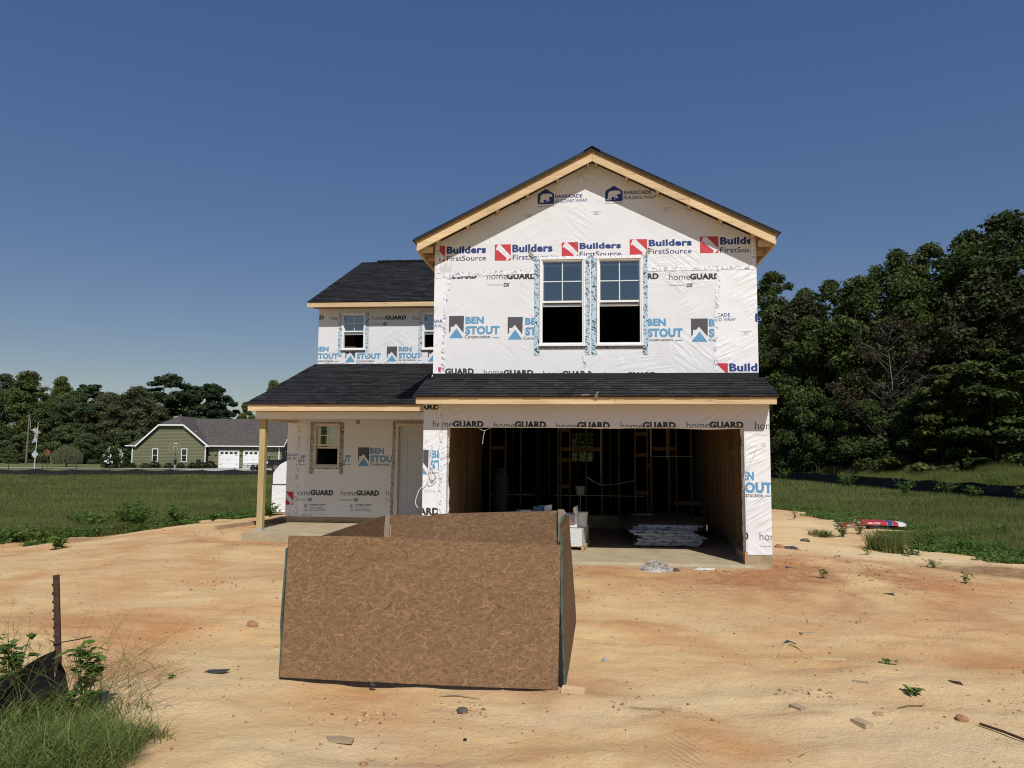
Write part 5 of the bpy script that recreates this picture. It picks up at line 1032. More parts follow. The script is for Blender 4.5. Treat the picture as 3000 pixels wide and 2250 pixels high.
# pile of shingle bundles
BR = pmat('red_wrapper', (.42, .045, .06), .35, .15, 6, (1, 1, 1), .3, 20); BW = pmat('white_wrapper', (.75, .75, .75), .35, .06, 6, (1, 1, 1), .3, 20); BB = pmat('blue_wrapper', (.03, .07, .26), .35, .1, 6)
def bundle(label, x, y, z, L, a, tilt, bend):
    t = thing('shingle_bundle', label, 'shingles', (x, y, z), a, 'shingle bundles on the bare ground'); t.rotation_euler = (tilt[0], tilt[1], a)
    def slab(x0, x1, m, name, o=.0):
        mb = MB(); n = 8; P = []
        for i in range(n + 1):
            xx = x0 + (x1 - x0) * i / n; zz = -bend * (xx / L * 2) ** 2
            P += [(xx, -.17 - o, zz - o), (xx, .17 + o, zz - o), (xx, .16 + o, zz + .085 + o), (xx, -.155 - o, zz + .085 + o)]
        F = [(4 * i + k, 4 * i + 4 + k, 4 * i + 4 + (k + 1) % 4, 4 * i + (k + 1) % 4) for i in range(n) for k in range(4)] + [(3, 2, 1, 0), tuple(4 * n + k for k in range(4))]
        mb.add(P, F); return mb.build(name, m, t)
    slab(-L / 2, L / 2, BW, 'wrapper'); slab(-L * .44, L * .12, BR, 'red_band', .0015); slab(L * .125, L * .22, BB, 'blue_band', .0015); slab(L * .225, L * .34, BR, 'red_band', .0015)
    zz = 0
    flat_text('ELITE', 'b', -L * .27, -L * .02, .022, .062, -.1755, BW, t, 1) if False else None
    vs, fs = text_geo('ELITE', 'b', 1, -L * .28, -L * .02, .02, .062); MB().add([(u, -.1735 - .0 + (v - .0) * .17, v - bend * (u / L * 2) ** 2) for u, v in vs], fs).build('printed_lettering', BW, t)
    return t
z0 = gz(7.9, 9.9)
bundle('red and white wrapped shingle bundle lying on top of the other', 8.05, 9.80, z0 + .15, 1.3, -.02, (.10, .03), .03); bundle('red and white shingle bundle drooping to the ground under the other', 7.45, 9.9, z0 + .09, 1.15, .05, (.05, -.05), .04)
o = MB().box(-.45, .45, -.16, .16, 0, .07).build('shingle_pile', SHINGLE, None, loc=(8.2, 9.85, z0 + .01)); tag(o, 'unwrapped dark shingles under the red and white bundles', 'shingles')
# ------------------------------------------------------------------ green house beyond the field
SIDING = pmat('green_lap_siding', (.155, .158, .084), .7, .07, 2, (1, 1, 1)); ROOFB = pmat('brown_grey_roof', (.075, .065, .060), .9, .38, 3.2, (1.0, 1.0, 2.2), hue=(.125, .108, .098))
BRICK = pmat('brick_base', (.10, .065, .05), .9, .3, 8); DKGLASS = pmat('dark_window_glass', (.02, .025, .03), .1, .1, 2, spec=.6)
NZ = -.24
nh = thing('house', 'single storey green sided house with brown roof and white garage doors', 'house', (-54.0, 74.0, NZ), .1)
def lap_wall(pts_fn, x0, x1, z0, z1, step=.17, ax='x', y=0.0, parent=nh, name='wall'):
    """lapped boards; pts_fn(z) -> (xa, xb) clips each row"""
    mb = MB(); n = int(round((z1 - z0) / step))
    for i in range(n):
        za, zb_ = z0 + i * step, min(z0 + (i + 1) * step, z1); (a0, b0), (a1, b1) = pts_fn(za), pts_fn(zb_)
        Q = [(a0, y - .045, za), (b0, y - .045, za), (b0, y, za), (a0, y, za), (a1, y - .010, zb_), (b1, y - .010, zb_), (b1, y, zb_), (a1, y, zb_)]
        if ax == 'y': Q = [(x1 - (q[1] - y), q[0], q[2]) for q in Q]
        mb.hexa(Q)
    o = mb.build(name, SIDING, parent); return o
def npart(mb, name, m, parent=nh, **k): return mb.build(name, m, parent, **k)
npart(MB().box(.02, 8.73, .0, .3, -.2, .22), 'brick_base', BRICK); npart(MB().box(8.75, 17.5, .62, .9, -.2, .12), 'brick_base', BRICK)
def gclip(z):
    if z <= 2.75: return (0, 8.75)
    k = (z - 2.75) / 2.35; return (.75 + 2.45 * k, 8.75 - 2.75 * k)
lap_wall(gclip, 0, 8.75, .22, 5.1); lap_wall(lambda z: (8.75, 17.5), 0, 0, .12, 2.7, y=.62)
def rclip(z): k = max(0, (z - 2.7) / 3.4); return (.62 + 4.9 * k, 10.4 - 4.9 * k)
lap_wall(rclip, 0, 17.5, .12, 6.0, ax='y'); npart(MB().box(.05, 8.7, .32, 10.3, -.2, 2.55).box(8.71, 17.4, .95, 10.3, -.2, 2.55), 'house_core', SHADE_IN)
def rp(*q, name='roof', t=.12): return npart(MB().hexa([(x, y, z - t) for x, y, z in q] + list(q)), name, ROOFB)
# front gable with clipped top: left and right slopes, small hip
npart(MB().add([(.42, -.35, 2.56), (3.13, -.35, 5.16), (4.6, 1.75, 6.24), (4.6, 9, 6.2), (.42, 9, 2.56), (.42, -.35, 2.44), (3.13, -.35, 5.04)], [(0, 1, 2, 3, 4), (0, 5, 6, 1)]), 'roof', ROOFB)
npart(MB().add([(9.1, -.35, 2.60), (6.07, -.35, 5.16), (4.6, 1.75, 6.24), (4.6, 9, 6.2), (9.1, 6, 2.62)], [(0, 4, 3, 2, 1)]), 'roof', ROOFB)
npart(MB().add([(3.13, -.40, 5.14), (6.07, -.40, 5.14), (4.6, 1.75, 6.26), (3.13, -.40, 5.04), (6.07, -.40, 5.04)], [(0, 1, 2), (3, 4, 1, 0)]), 'roof', ROOFB)
npart(MB().add([(7.5, .15, 2.66), (17.95, .15, 2.66), (17.95, 5.5, 6.08), (5.0, 5.5, 6.08), (17.95, .15, 2.56), (7.5, .15, 2.56), (17.95, 10.8, 2.66), (5, 10.8, 2.66)], [(0, 1, 2, 3), (5, 4, 1, 0), (2, 6, 7, 3)]), 'roof', ROOFB)
npart(MB().add([(-.55, -.28, 2.64), (.40, -.28, 2.64), (2.6, 3.4, 4.62), (1.25, 3.4, 4.62), (-.55, -.28, 2.54), (.40, -.28, 2.54), (-.55, 7.5, 2.64)], [(0, 1, 2, 3), (4, 5, 1, 0), (0, 3, 6)]), 'roof', ROOFB)
# white trim, gutters, downspouts
for a, b in (((.40, -.38, 2.50), (3.13, -.42, 5.06)), ((3.13, -.42, 5.06), (6.07, -.42, 5.06)), ((6.07, -.42, 5.06), (9.1, -.38, 2.56))): npart(MB().beam(a, b, .05, .17), 'rake_board', WHITEP)
npart(MB().beam((8.9, .08, 2.62), (17.95, .08, 2.62), .12, .12), 'gutter', WHITEP); npart(MB().box(-.75, .35, -.42, -.28, 2.52, 2.64), 'gutter', WHITEP); npart(MB().box(8.75, 9.25, -.40, -.26, 2.50, 2.64), 'gutter', WHITEP)
npart(MB().beam((17.95, .1, 2.62), (17.95, 5.5, 6.02), .05, .17), 'rake_board', WHITEP)
for x, y in ((.02, -.06), (8.68, -.06), (17.25, .55)): npart(MB().box(x - .055, x + .055, y - .08, y, .05, 2.45).tube([(x, y - .04, 2.42), (x - .08, y - .18, 2.55)], .05, 6), 'downspout', WHITEP)
for x0, x1, z0, z1 in ((2.43, 2.99, .77, 2.2), (5.88, 6.45, .77, 2.22)):
    w = npart(MB().box(x0 - .07, x1 + .07, -.07, -.031, z0 - .07, z1 + .07), 'window', WHITEP); m_ = (z0 + z1) / 2
    MB().box(x0 + .02, x1 - .02, -.085, -.0705, z0 + .02, m_ - .03).build('pane', DKGLASS, w); MB().box(x0 + .02, x1 - .02, -.085, -.0705, m_ + .03, z1 - .02).build('pane', DKGLASS, w)
w = npart(MB().box(17.535, 17.57, 2.0, 2.9, .85, 2.05), 'window', WHITEP); MB().box(17.571, 17.58, 2.08, 2.82, .93, 1.42).build('pane', DKGLASS, w); MB().box(17.571, 17.58, 2.08, 2.82, 1.48, 1.97).build('pane', DKGLASS, w)
for x0 in (10.13, 13.06):
    x1 = x0 + 2.27; d_ = npart(MB().box(x0 - .1, x1 + .1, .53, .588, .0, 2.16), 'garage_door', WHITEP)
    for k in range(4):
        for j in range(3): MB().box(x0 + .05 + k * .55, x0 + .05 + k * .55 + .5, .512, .5295, .06 + j * .5, .06 + j * .5 + .45).build('panel', WHITEP, d_)
        MB().box(x0 + .12 + k * .55, x0 + .12 + k * .55 + .36, .505, .5295, 1.68, 1.93).build('pane', DKGLASS, d_)
    for z in (.40, 1.52):
        for x in (x0 + .05, x1 - .35): MB().box(x, x + .28, .50, .511, z, z + .03).build('hinge_strap', BLACK, d_)
    MB().box((x0 + x1) / 2 - .015, (x0 + x1) / 2 + .015, .49, .511, .90, 1.1).build('handle', BLACK, d_)
for x in (9.72, 12.72):
    l = npart(MB().box(x - .04, x + .04, .52, .588, 1.75, 2.0), 'wall_lamp', BLACK); MB().hexa([(x - .10, .36, 1.62), (x + .10, .36, 1.62), (x + .10, .51, 1.62), (x - .10, .51, 1.62), (x - .13, .34, 1.95), (x + .13, .34, 1.95), (x + .13, .515, 1.95), (x - .13, .515, 1.95)]).build('lamp_glass', pmat('amber_glass', (.25, .20, .10), .2, .2, 5), l)
npart(MB().tube([(7.1, .8, 3.9), (7.1, .8, 4.35)], .06, 8), 'vent_pipe', WHITEP)
npart(MB().box(5.2, 5.3, -.1, -.031, 2.84, 2.95).box(4.97, 5.09, -.12, -.031, 2.78, 2.95), 'flood_light', WHITEP)
DRV = pmat('pale_driveway', (.42, .40, .36), .9, .12, 1)
me = MB(); ex, ey = Vector((math.cos(.1), math.sin(.1), 0)), Vector((-math.sin(.1), math.cos(.1), 0)); O_ = Vector((-54, 74, 0))
def nl(x, y, z=0.0): p = O_ + ex * x + ey * y; return Vector((p.x, p.y, gz(p.x, p.y) + z))
Q = [[nl(x, y, .012 if True else 0) for x in np.linspace(9.3, 26, 9)] for y in np.linspace(-17, .5, 9)]
P = [p for r_ in Q for p in r_]; F = [(j * 9 + i, j * 9 + i + 1, j * 9 + i + 10, j * 9 + i + 9) for j in range(8) for i in range(8)]
me.add(P, F); Q = [[nl(x, y, .02) for x in np.linspace(-16, 9.28, 12)] for y in (-6.2, -5.0, -4.0)]; P = [p for r_ in Q for p in r_]; me.add(P, [(j * 12 + i, j * 12 + i + 1, j * 12 + i + 13, j * 12 + i + 12) for j in range(2) for i in range(11)])
tag(me.build('driveway', DRV), 'pale concrete driveway before the green house', None, None, 'structure')

# ------------------------------------------------------------------ foliage builders
def crown_geo(seed, Hh, Rr, nclump, nleaf, leaf, prof, z0=.08, flat=.8, clr=(.16, .30), up=.35):
    g = np.random.default_rng(seed); V = []; T = []
    t = g.random(nclump); th = g.random(nclump) * 6.283; rad = prof(t) * Rr * (.30 + .74 * g.random(nclump) ** .45) * (.86 + .30 * np.sin(th * 2 + seed) * .5 + .22 * np.sin(th * 3 + t * 5 + seed * 2))
    C = np.stack([rad * np.cos(th), rad * np.sin(th), (z0 + (1 - z0) * t) * Hh], 1); rc = Rr * g.uniform(clr[0], clr[1], nclump) * (1 - .35 * t); ct = g.normal(.42, .17, nclump)
    per = np.maximum((nleaf * rc ** 2 / (rc ** 2).sum()).astype(int), 12)
    idx = np.repeat(np.arange(nclump), per); n = len(idx)
    d = g.normal(size=(n, 3)); d /= np.linalg.norm(d, axis=1)[:, None]; d[:, 2] = d[:, 2] * .9 + .12
    r = (g.random(n) ** .42) * (1 + .25 * g.normal(size=n) * (g.random(n) < .25)); pos = C[idx] + d * r[:, None] * rc[idx][:, None] * np.array([1, 1, flat])
    nr = d * .55 + g.normal(size=(n, 3)) * .55 + np.array([0, 0, up]); nr /= np.linalg.norm(nr, axis=1)[:, None]
    a = g.normal(size=(n, 3)); a -= nr * (a * nr).sum(1)[:, None]; a /= np.linalg.norm(a, axis=1)[:, None]; b = np.cross(nr, a)
    L = leaf * g.uniform(.6, 1.35, n)[:, None]; W = L * g.uniform(.42, .7, n)[:, None]
    V = np.stack([pos - a * L, pos + b * W - a * L * .1, pos + a * L, pos - b * W - a * L * .1], 1).reshape(-1, 3)
    T = np.clip(ct[idx] + g.normal(0, .14, n), 0, 1); return V, np.arange(4 * n).reshape(-1, 4), T, C, rc
def crown_mesh(name, mat, *a, **k):
    V, F, T, C, rc = crown_geo(*a, **k); return fast_mesh(name, V, F, mat, T), C
def limbs_mesh(C, Hh, seed, r0, nl_=12, mat=BARK, top=.8):
    r_ = random.Random(seed); mb = MB(); zs = [0, Hh * .12, Hh * .35, Hh * .6, Hh * top]; path = [(r_.uniform(-.02, .02) * Hh * (z > 0), r_.uniform(-.02, .02) * Hh * (z > 0), z) for z in zs]
    mb.tube(path, [r0 * 1.25, r0, r0 * .75, r0 * .45, r0 * .12], 8)
    for c in r_.sample(list(map(tuple, C)), min(nl_, len(C))):
        z = max(Hh * .1, c[2] - (abs(c[0]) + abs(c[1])) * .55); b = np.array([np.interp(z, zs, [p[0] for p in path]), np.interp(z, zs, [p[1] for p in path]), z]); m_ = (b + np.array(c)) / 2 + np.array([r_.uniform(-.3, .3), r_.uniform(-.3, .3), .25])
        mb.tube([b, m_, c], [r0 * .33, r0 * .2, r0 * .06], 5)
    return mb.mesh('trunk', mat, True)
P_ROUND = lambda t: np.sqrt(np.clip(1 - ((t - .48) / .56) ** 2, 0, 1)); P_TALL = lambda t: np.clip(np.sin(np.clip(t * .93 + .09, 0, 1) * math.pi) ** .55, 0, 1); P_SKIRT = lambda t: np.clip(1.02 - t ** 2.2, .05, 1); P_BUSH = lambda t: np.sqrt(np.clip(1 - t ** 2, 0, 1))
KIND = {}; RECOL = {}
def kind(key, mat, seed, Hh, Rr, ncl, nlf, leaf, prof, r0=.28, nl_=12, bark=BARK, **k):
    m_, C = crown_mesh('crown', mat, seed, Hh, Rr, ncl, nlf, leaf, prof, **k); KIND[key] = (m_, limbs_mesh(C, Hh, seed, r0, nl_, bark), Hh)
def tree(key, name, label, x, y, top, rz=0.0, wide=1.0, cat='tree', group=None, mat=None, dz=0.0):
    cm, tm, Hh = KIND[key]; z = gz(x, y) + dz; t = thing(name, label, cat, (x, y, z), rz, group); s = (top - z) / Hh; t.scale = (s * wide, s * wide, s)
    if mat:
        if (key, mat.name) not in RECOL: cm2 = cm.copy(); cm2.materials.clear(); cm2.materials.append(mat); RECOL[key, mat.name] = cm2
        cm = RECOL[key, mat.name]
    link('crown', cm, t); link('trunk', tm, t); return t
kind('oak', LEAF_D, 1, 18, 5.2, 150, 46000, .15, P_TALL, .34, 16); kind('poplar', LEAF_D, 2, 20, 4.6, 140, 42000, .15, P_TALL, .32, 14); kind('edge', LEAF_Y, 3, 15, 4.8, 140, 44000, .14, P_SKIRT, .28, 14, z0=.02)
kind('olive', LEAF_O, 4, 14, 5.0, 140, 42000, .145, P_SKIRT, .28, 14, z0=.03); kind('bushy', LEAF_D, 5, 7, 3.6, 100, 26000, .115, P_BUSH, .14, 10, z0=.02)
kind('sumac', LEAF_Y, 6, 7, 3.0, 52, 24000, .13, P_SKIRT, .12, 12, z0=.04, flat=.45, clr=(.18, .30), up=.9); kind('sparse', LEAF_B, 8, 12, 4.2, 60, 12000, .10, P_ROUND, .12, 54, BARK_G, z0=.12, clr=(.12, .22))
# pines: flat whorls high on a bare trunk
def pine(seed, Hh, Rr):
    prof = lambda t: np.clip(.25 + .95 * np.sin(np.clip(t, 0, 1) * 2.9 + .12), .12, 1)
    V, F, T, C, rc = crown_geo(seed, Hh, Rr, 110, 30000, .18, prof, .26, .78, (.2, .36), .35); return fast_mesh('crown', V, F, LEAF_P, T), limbs_mesh(C, Hh, seed, .24, 24, BARK, .95), Hh
KIND['pine'] = pine(31, 15, 3.6); KIND['pine2'] = pine(32, 15, 3.0)
# ---- the woods behind the green house
L = 'woods behind the green house'
tree('oak', 'broadleaf_tree', 'tall leafy tree at the picture border beyond the utility pole', -98.2, 107.8, 14.3, .4, 1.22, group=L, mat=LIT_D)
tree('edge', 'broadleaf_tree', 'tallest yellow green tree behind the utility pole', -90.1, 102.6, 14.3, 1.9, 1.34, group=L, mat=LIT_Y)
tree('edge', 'broadleaf_tree', 'green tree with pointed top behind the flagpole', -85.9, 104.8, 13.7, 3.3, .95, group=L, mat=LIT_Y)
tree('pine2', 'pine_tree', 'dark pine between the flagpole and the domed tree', -86.6, 112, 12.9, .5, 1.46, group=L, mat=LIT_P)
tree('poplar', 'broadleaf_tree', 'pale domed tree above the weeping tree', -84.2, 109.2, 12.5, 2.2, 1.52, group=L, mat=LIT_D)
tree('oak', 'broadleaf_tree', 'low dark crown over the windmill', -79.9, 101, 10.2, 2.9, 1.40, group=L, mat=LIT_D)
tree('olive', 'broadleaf_tree', 'brownish olive tree beside the weeping tree', -76.0, 102.9, 10.8, 5.0, 1.34, group=L, mat=LIT_O)
tree('olive', 'broadleaf_tree', 'broad brown leaved tree rising left of the green house roof', -69.6, 99.5, 11.4, 1.1, 1.46, group=L, mat=LIT_O)
tree('pine', 'pine_tree', 'tallest round topped pine over the green house ridge', -72.8, 113.0, 14.6, .2, 1.52, group=L, mat=LIT_P)
tree('pine', 'pine_tree', 'second pine over the middle of the brown roof', -68.0, 114.8, 12.9, 2.0, 1.28, group=L, mat=LIT_P)
tree('pine2', 'pine_tree', 'slender pine right of the two larger pines', -63.9, 113.2, 12.9, 4.0, 1.34, group=L, mat=LIT_P)
tree('edge', 'broadleaf_tree', 'small pale tree over the right end of the brown roof', -60.2, 117.6, 10.4, 4.4, .9, group=L, mat=LIT_Y)
tree('edge', 'broadleaf_tree', 'sparse tree top just showing over the porch roof edge', -57.3, 121.9, 14.6, .9, .8, group=L, mat=LIT_Y)
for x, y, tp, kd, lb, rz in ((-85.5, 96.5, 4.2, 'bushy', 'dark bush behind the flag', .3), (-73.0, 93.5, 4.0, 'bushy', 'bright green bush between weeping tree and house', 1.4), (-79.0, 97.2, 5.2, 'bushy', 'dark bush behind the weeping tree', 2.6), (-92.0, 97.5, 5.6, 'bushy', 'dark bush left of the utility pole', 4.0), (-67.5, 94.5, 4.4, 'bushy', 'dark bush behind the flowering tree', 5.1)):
    tree(kd, 'shrub', lb, x, y, tp, rz, 1.3, 'bush', 'bushes along the woods edge', LIT_D)
for x, y, tp, lb, rz, wd in ((-86.3, 88.0, 1.0, 'long low hedge like vine mound under the utility pole', .5, 1.6), (-82.8, 91.2, 1.2, 'vine mound right of the utility pole foot', 2.5, 1.5)): tree('bushy', 'shrub', lb, x, y, tp, rz, wd, 'bush', mat=LIT_Y)
# ---- the woods on the right
Rg = 'woods to the right of the lot'
for key, lb, x, y, tp, rz, w in (
 ('poplar', 'dark tree rising beside the wrapped house wall, tallest near the eave', 19.6, 71.4, 21.4, .3, .85), ('oak', 'slim dark tree top second from the house wall', 22.2, 68.5, 18.7, 1.7, .7), ('poplar', 'pale dark green tree third from the house wall', 24.6, 67.8, 19.6, 2.4, .9),
 ('edge', 'yellow green round tree at the middle of the woods', 23.6, 56.5, 17.3, 1.0, 1.05), ('edge', 'second yellow green tree beside the round one', 26.6, 54.0, 16.7, 3.1, .95),
 ('oak', 'tall dark tree standing up behind the yellow green trees', 29.8, 64.4, 21.5, 2.0, .75), ('poplar', 'tall dark tree with wide crown next to the standing gap', 32.2, 62.5, 21.8, .9, .95), ('oak', 'high dark tree behind the sumac bushes', 34.0, 58.5, 21.6, 4.1, 1.0),
 ('oak', 'highest leafy tree toward the picture border', 34.4, 52.7, 21.5, 5.3, 1.15), ('poplar', 'dark tree at the very border of the woods', 36.6, 49.0, 20.6, .2, 1.2), ('olive', 'broad dull green tree filling the woods below the highest crowns', 30.4, 49.5, 15.5, .7, 1.15),
 ('olive', 'dull green tree filling the woods behind the dead branches', 25.0, 53.0, 13.0, 2.9, 1.05), ('edge', 'mid height green tree near the house wall', 20.4, 60.5, 14.5, 4.4, 1.1), ('olive', 'green tree filling the dip beside the wrapped house wall', 21.2, 66.0, 17.2, 1.3, 1.1), ('edge', 'full green tree hard against the wrapped house wall edge', 19.0, 67.5, 17.0, 2.2, 1.0), ('olive', 'dark mid height tree under the crowns at the border', 33.0, 44.8, 14.2, 5.5, 1.15)):
    tree(key, 'broadleaf_tree', lb, x, y, tp, rz, w, group=Rg)
tree('sparse', 'broadleaf_tree', 'half dead tree with grey bare branches and brown leaves', 22.4, 47.2, 12.0, 1.0, 1.05)
for key, lb, x, y, tp, rz, w in (
 ('sumac', 'yellow green sumac with tiered leaves, nearest the dead tree', 22.9, 39.8, 7.6, .4, 1.0), ('sumac', 'tall sumac with tiered leaves in the middle of the sumac row', 25.1, 38.0, 8.4, 2.1, 1.1), ('sumac', 'sumac with tiered leaves at the border end of the row', 27.0, 36.2, 8.6, 4.0, 1.1),
 ('bushy', 'vine covered bush close to the house wall', 18.4, 52.5, 6.6, 1.2, 1.0), ('bushy', 'vine draped bush under the dead tree', 20.6, 47.0, 5.6, 2.8, 1.1), ('bushy', 'yellowish bush against the garage pillar edge', 18.2, 60.5, 7.2, 3.9, 1.1), ('bushy', 'dark low bush below the sumac row start', 22.6, 43.8, 5.6, .1, 1.2), ('bushy', 'dark bush behind the sumac row end', 27.5, 41.0, 7.5, 5.0, 1.3), ('bushy', 'dark bush filling the gap behind the middle sumac', 24.6, 43.2, 6.5, 1.9, 1.3)):
    tree(key, 'shrub', lb, x, y, tp, rz, w, 'bush', 'bushes along the right hand woods', LEAF_Y if 'yellowish' in lb else None)
# wood seen through the house and beyond it
V, F, T, C, rc = crown_geo(77, 15, 9, 160, 16000, .4, P_SKIRT, .02); Vs = []; Fs = []; Ts = []
for k in range(12):
    v = V.copy() * np.array([1, .5, .8 + .3 * (k % 3) * .5]); v[:, 0] += -46 + k * 7.0; v[:, 1] += 118 - k * 3.2; Vs.append(v); Fs.append(F + k * len(V)); Ts.append(T)
tag(link('woods', fast_mesh('woods', np.concatenate(Vs), np.concatenate(Fs), LEAF_D, np.concatenate(Ts)), None, (0, 0, -.3)), 'far belt of trees behind the wrapped house', None, None, 'stuff')

# ------------------------------------------------------------------ yard things by the green house
def on2(x, y): return (x, y, gz(x, y))
t = thing('weeping_tree', 'small weeping tree with hanging grey green twigs on the lawn', 'tree', on2(-63.8, 76.1)); g = np.random.default_rng(3); V = []; T = []; tops = []
for k in range(900):
    a = g.random() * 6.283; r = 1.75 * g.random() ** .5; z1 = 2.75 * (1 - (r / 1.95) ** 2 * .55) * g.uniform(.85, 1.0); ln = z1 - g.uniform(.15, .5); c = np.array([r * math.cos(a), r * math.sin(a), z1]); tops.append(c); d_ = np.array([math.cos(a), math.sin(a), 0]) * .12
    for j in range(int(ln / .14)):
        p = c + d_ * math.sin(j * .5) * .5 + np.array([g.normal(0, .02), g.normal(0, .02), -j * .14]); w = .022; h = .13; aa = g.random() * 3.14; q = np.array([math.cos(aa), math.sin(aa), 0]) * w
        V += [p - q, p + np.array([0, 0, -h]) - q * .3, p + np.array([0, 0, -h]) + q * .3, p + q]; T.append(float(np.clip(g.normal(.5, .2), 0, 1)))
link('crown', fast_mesh('crown', V, np.arange(len(V)).reshape(-1, 4), LEAF_W, T), t); mb = MB(); mb.tube([(0, 0, 0), (0, .03, .9), (.05, 0, 1.9)], [.10, .08, .05], 7)
for k in range(14): c = tops[k * 40]; mb.tube([(0, 0, 1.0 + .05 * k), tuple(c * np.array([.5, .5, 1.0])), tuple(c)], [.04, .025, .01], 4)
mb.build('trunk', BARK, t)
t = tree('bushy', 'flowering_tree', 'small round tree with white blossom at the green house corner', -53.6, 69.6, 2.15, 1.0, 1.0); g = np.random.default_rng(4); V = []
for k in range(26):
    a, b = g.random() * 6.28, g.uniform(.15, 1.3); c = np.array([3.4 * math.cos(a) * math.cos(b), 3.4 * math.sin(a) * math.cos(b), .3 + 6.6 * math.sin(b)])
    for j in range(9): p = c + g.normal(0, .28, 3); q = g.normal(0, .14, 3); w = g.normal(0, .14, 3); V += [p - q, p + w, p + q, p - w]
link('blossom', fast_mesh('blossom', V, np.arange(len(V)).reshape(-1, 4), WHITEP, np.full(len(V) // 4, .5)), t)
SHR = [(-.45, 1.15, .8), (.55, .55, .55), (1.9, .55, .62), (3.0, .75, .85), (4.7, .6, .62), (6.1, .6, .62), (7.5, .65, .72), (8.75, .72, .8), (9.55, .85, .95)]
nm = ['dark round shrub at the far corner of the green house', 'low shrub second from the far corner of the green house', 'low shrub under the first window of the green house', 'largest low shrub between the two windows', 'low shrub in front of the basketball pole', 'low shrub under the second window', 'low shrub by the meter box', 'shrub at the foot of the downspout near the garage', 'reddish shrub beside the garage door']
for (x, h, w), lb in zip(SHR, nm):
    p = nl(x, -.75); tree('bushy', 'shrub', lb, p.x, p.y, p.z + h, x, w / h * 1.75, 'bush', 'foundation shrubs of the green house', LEAF_O if 'reddish' in lb else None)
t = thing('utility_box', 'dark upright box on the green house wall base', 'utility box', tuple(nl(8.0, -.35))); MB().box(-.2, .2, -.15, .15, .35, 1.0).build('cabinet', BLACK, t); MB().box(-.05, .05, -.05, .05, 0, .35).build('pedestal', STEELG, t)
# flagpole, sign, windmill, utility pole, hoop
t = thing('flagpole', 'white flagpole with a limp striped flag on the lawn', 'flagpole', on2(-56.87, 61.7)); z = t.location.z; MB().tube([(-.12, 0, 0), (.0, 0, 4.66 + .0)], [.035, .02], 8).build('pole', WHITEP, t); MB().tube([(0, 0, 4.66), (0, 0, 4.70), (0, 0, 4.75), (0, 0, 4.8)], [.02, .055, .055, .01], 8).build('finial', STEELG, t)
mb = MB(); P = []
for i in range(13):
    zz = 4.45 - i * .135
    for j in range(5): P.append((-.03 - .008 * i - j * (.02 + .007 * i) + .02 * math.sin(i * 1.3 + j), .03 * math.sin(j * 2.1 + i * .7), zz - j * .03))
mb.add(P, [(i * 5 + j, i * 5 + j + 1, i * 5 + j + 6, i * 5 + j + 5) for i in range(12) for j in range(4)]); mb.build('flag', pmat('flag_cloth', (.24, .23, .33), .8, .6, 7, (1, 1, 1), hue=(.62, .58, .62)), t)
t = thing('road_sign', 'grey back of a diamond road sign on its post in front of the flagpole', 'road sign', on2(-49.85, 52.3)); MB().tube([(-.05, .02, 0), (-.0, .02, 1.98)], .03, 6).build('sign_post', STEELG, t); mb = MB(); mb.prism([(0, -.38), (.33, 0), (0, .38), (-.33, 0)], lambda u, v, w: (u, w - .03, 1.64 + v), .012); mb.build('sign_plate', pmat('sign_back', (.45, .49, .54), .5, .08, 4), t)
t = thing('garden_windmill', 'rusty ornamental windmill on four legs on the lawn', 'windmill', on2(-59.2, 66.5)); WM = pmat('rusty_orange_metal', (.22, .075, .04), .8, .3, 12)
for i, j in ((-1, -1), (1, -1), (1, 1), (-1, 1)): MB().beam((i * .33, j * .33, 0), (i * .07, j * .07, 1.55), .035, .035).build('leg', RUST, t)
for zz, w in ((.45, .27), (.95, .18)): MB().box(-w, w, -.015, .015, zz, zz + .03).build('brace', RUST, t)
wf = MB().tube([(0, -.14, 1.75), (0, .14, 1.75)], .04, 6).build('wheel_hub', RUST, t)
for k in range(10):
    a = k * .628; d = Vector((math.cos(a), 0, math.sin(a))); q = Vector((-math.sin(a), 0, math.cos(a))); c = Vector((0, -.16, 1.75)); MB().add([c + d * .07 - q * .02, c + d * .07 + q * .02, c + d * .36 + q * .09 + Vector((0, .04, 0)), c + d * .36 - q * .09], [(0, 1, 2, 3), (3, 2, 1, 0)]).build('blade', WM, wf)
MB().box(-.01, .01, .14, .5, 1.62, 1.9).build('tail_vane', WM, t)
t = thing('utility_pole', 'tall weathered utility pole in front of the woods', 'utility pole', on2(-72.2, 80.2)); PW_ = pmat('pole_wood', (.15, .125, .085), .9, .25, 5)
MB().tube([(-.1, 0, 0), (0, 0, 6.6)], [.13, .10], 8).build('pole', PW_, t); MB().box(-.35, .02, -.03, .03, 6.35, 6.42).build('bracket', STEELG, t); MB().tube([(.03, 0, 6.4), (.12, 0, 5.8), (.28, 0, 4.7)], .012, 5).build('wire_drop', WIRE, t)
t = thing('guy_marker', 'slanting yellow guy wire marker behind the diamond road sign', 'guy marker', on2(-62.9, 72.4)); MB().tube([(0, 0, 0), (-.45, 0, 1.6)], .028, 6).build('marker_tube', pmat('dull_yellow', (.26, .19, .08), .6, .1, 4), t)
t = thing('basketball_hoop', 'grey basketball hoop with clear backboard before the green house', 'basketball hoop', on2(-37.25, 53.6)); zb = t.location.z; MB().tube([(0, 0, 0), (0, 0, 1.75)], .065, 8).build('pole', STEELG, t)
MB().beam((0, 0, 1.55), (.22, -.5, 2.25), .05, .07).beam((0, .02, 1.75), (.2, -.4, 2.35), .05, .05).build('arm', STEELG, t); mb = MB()
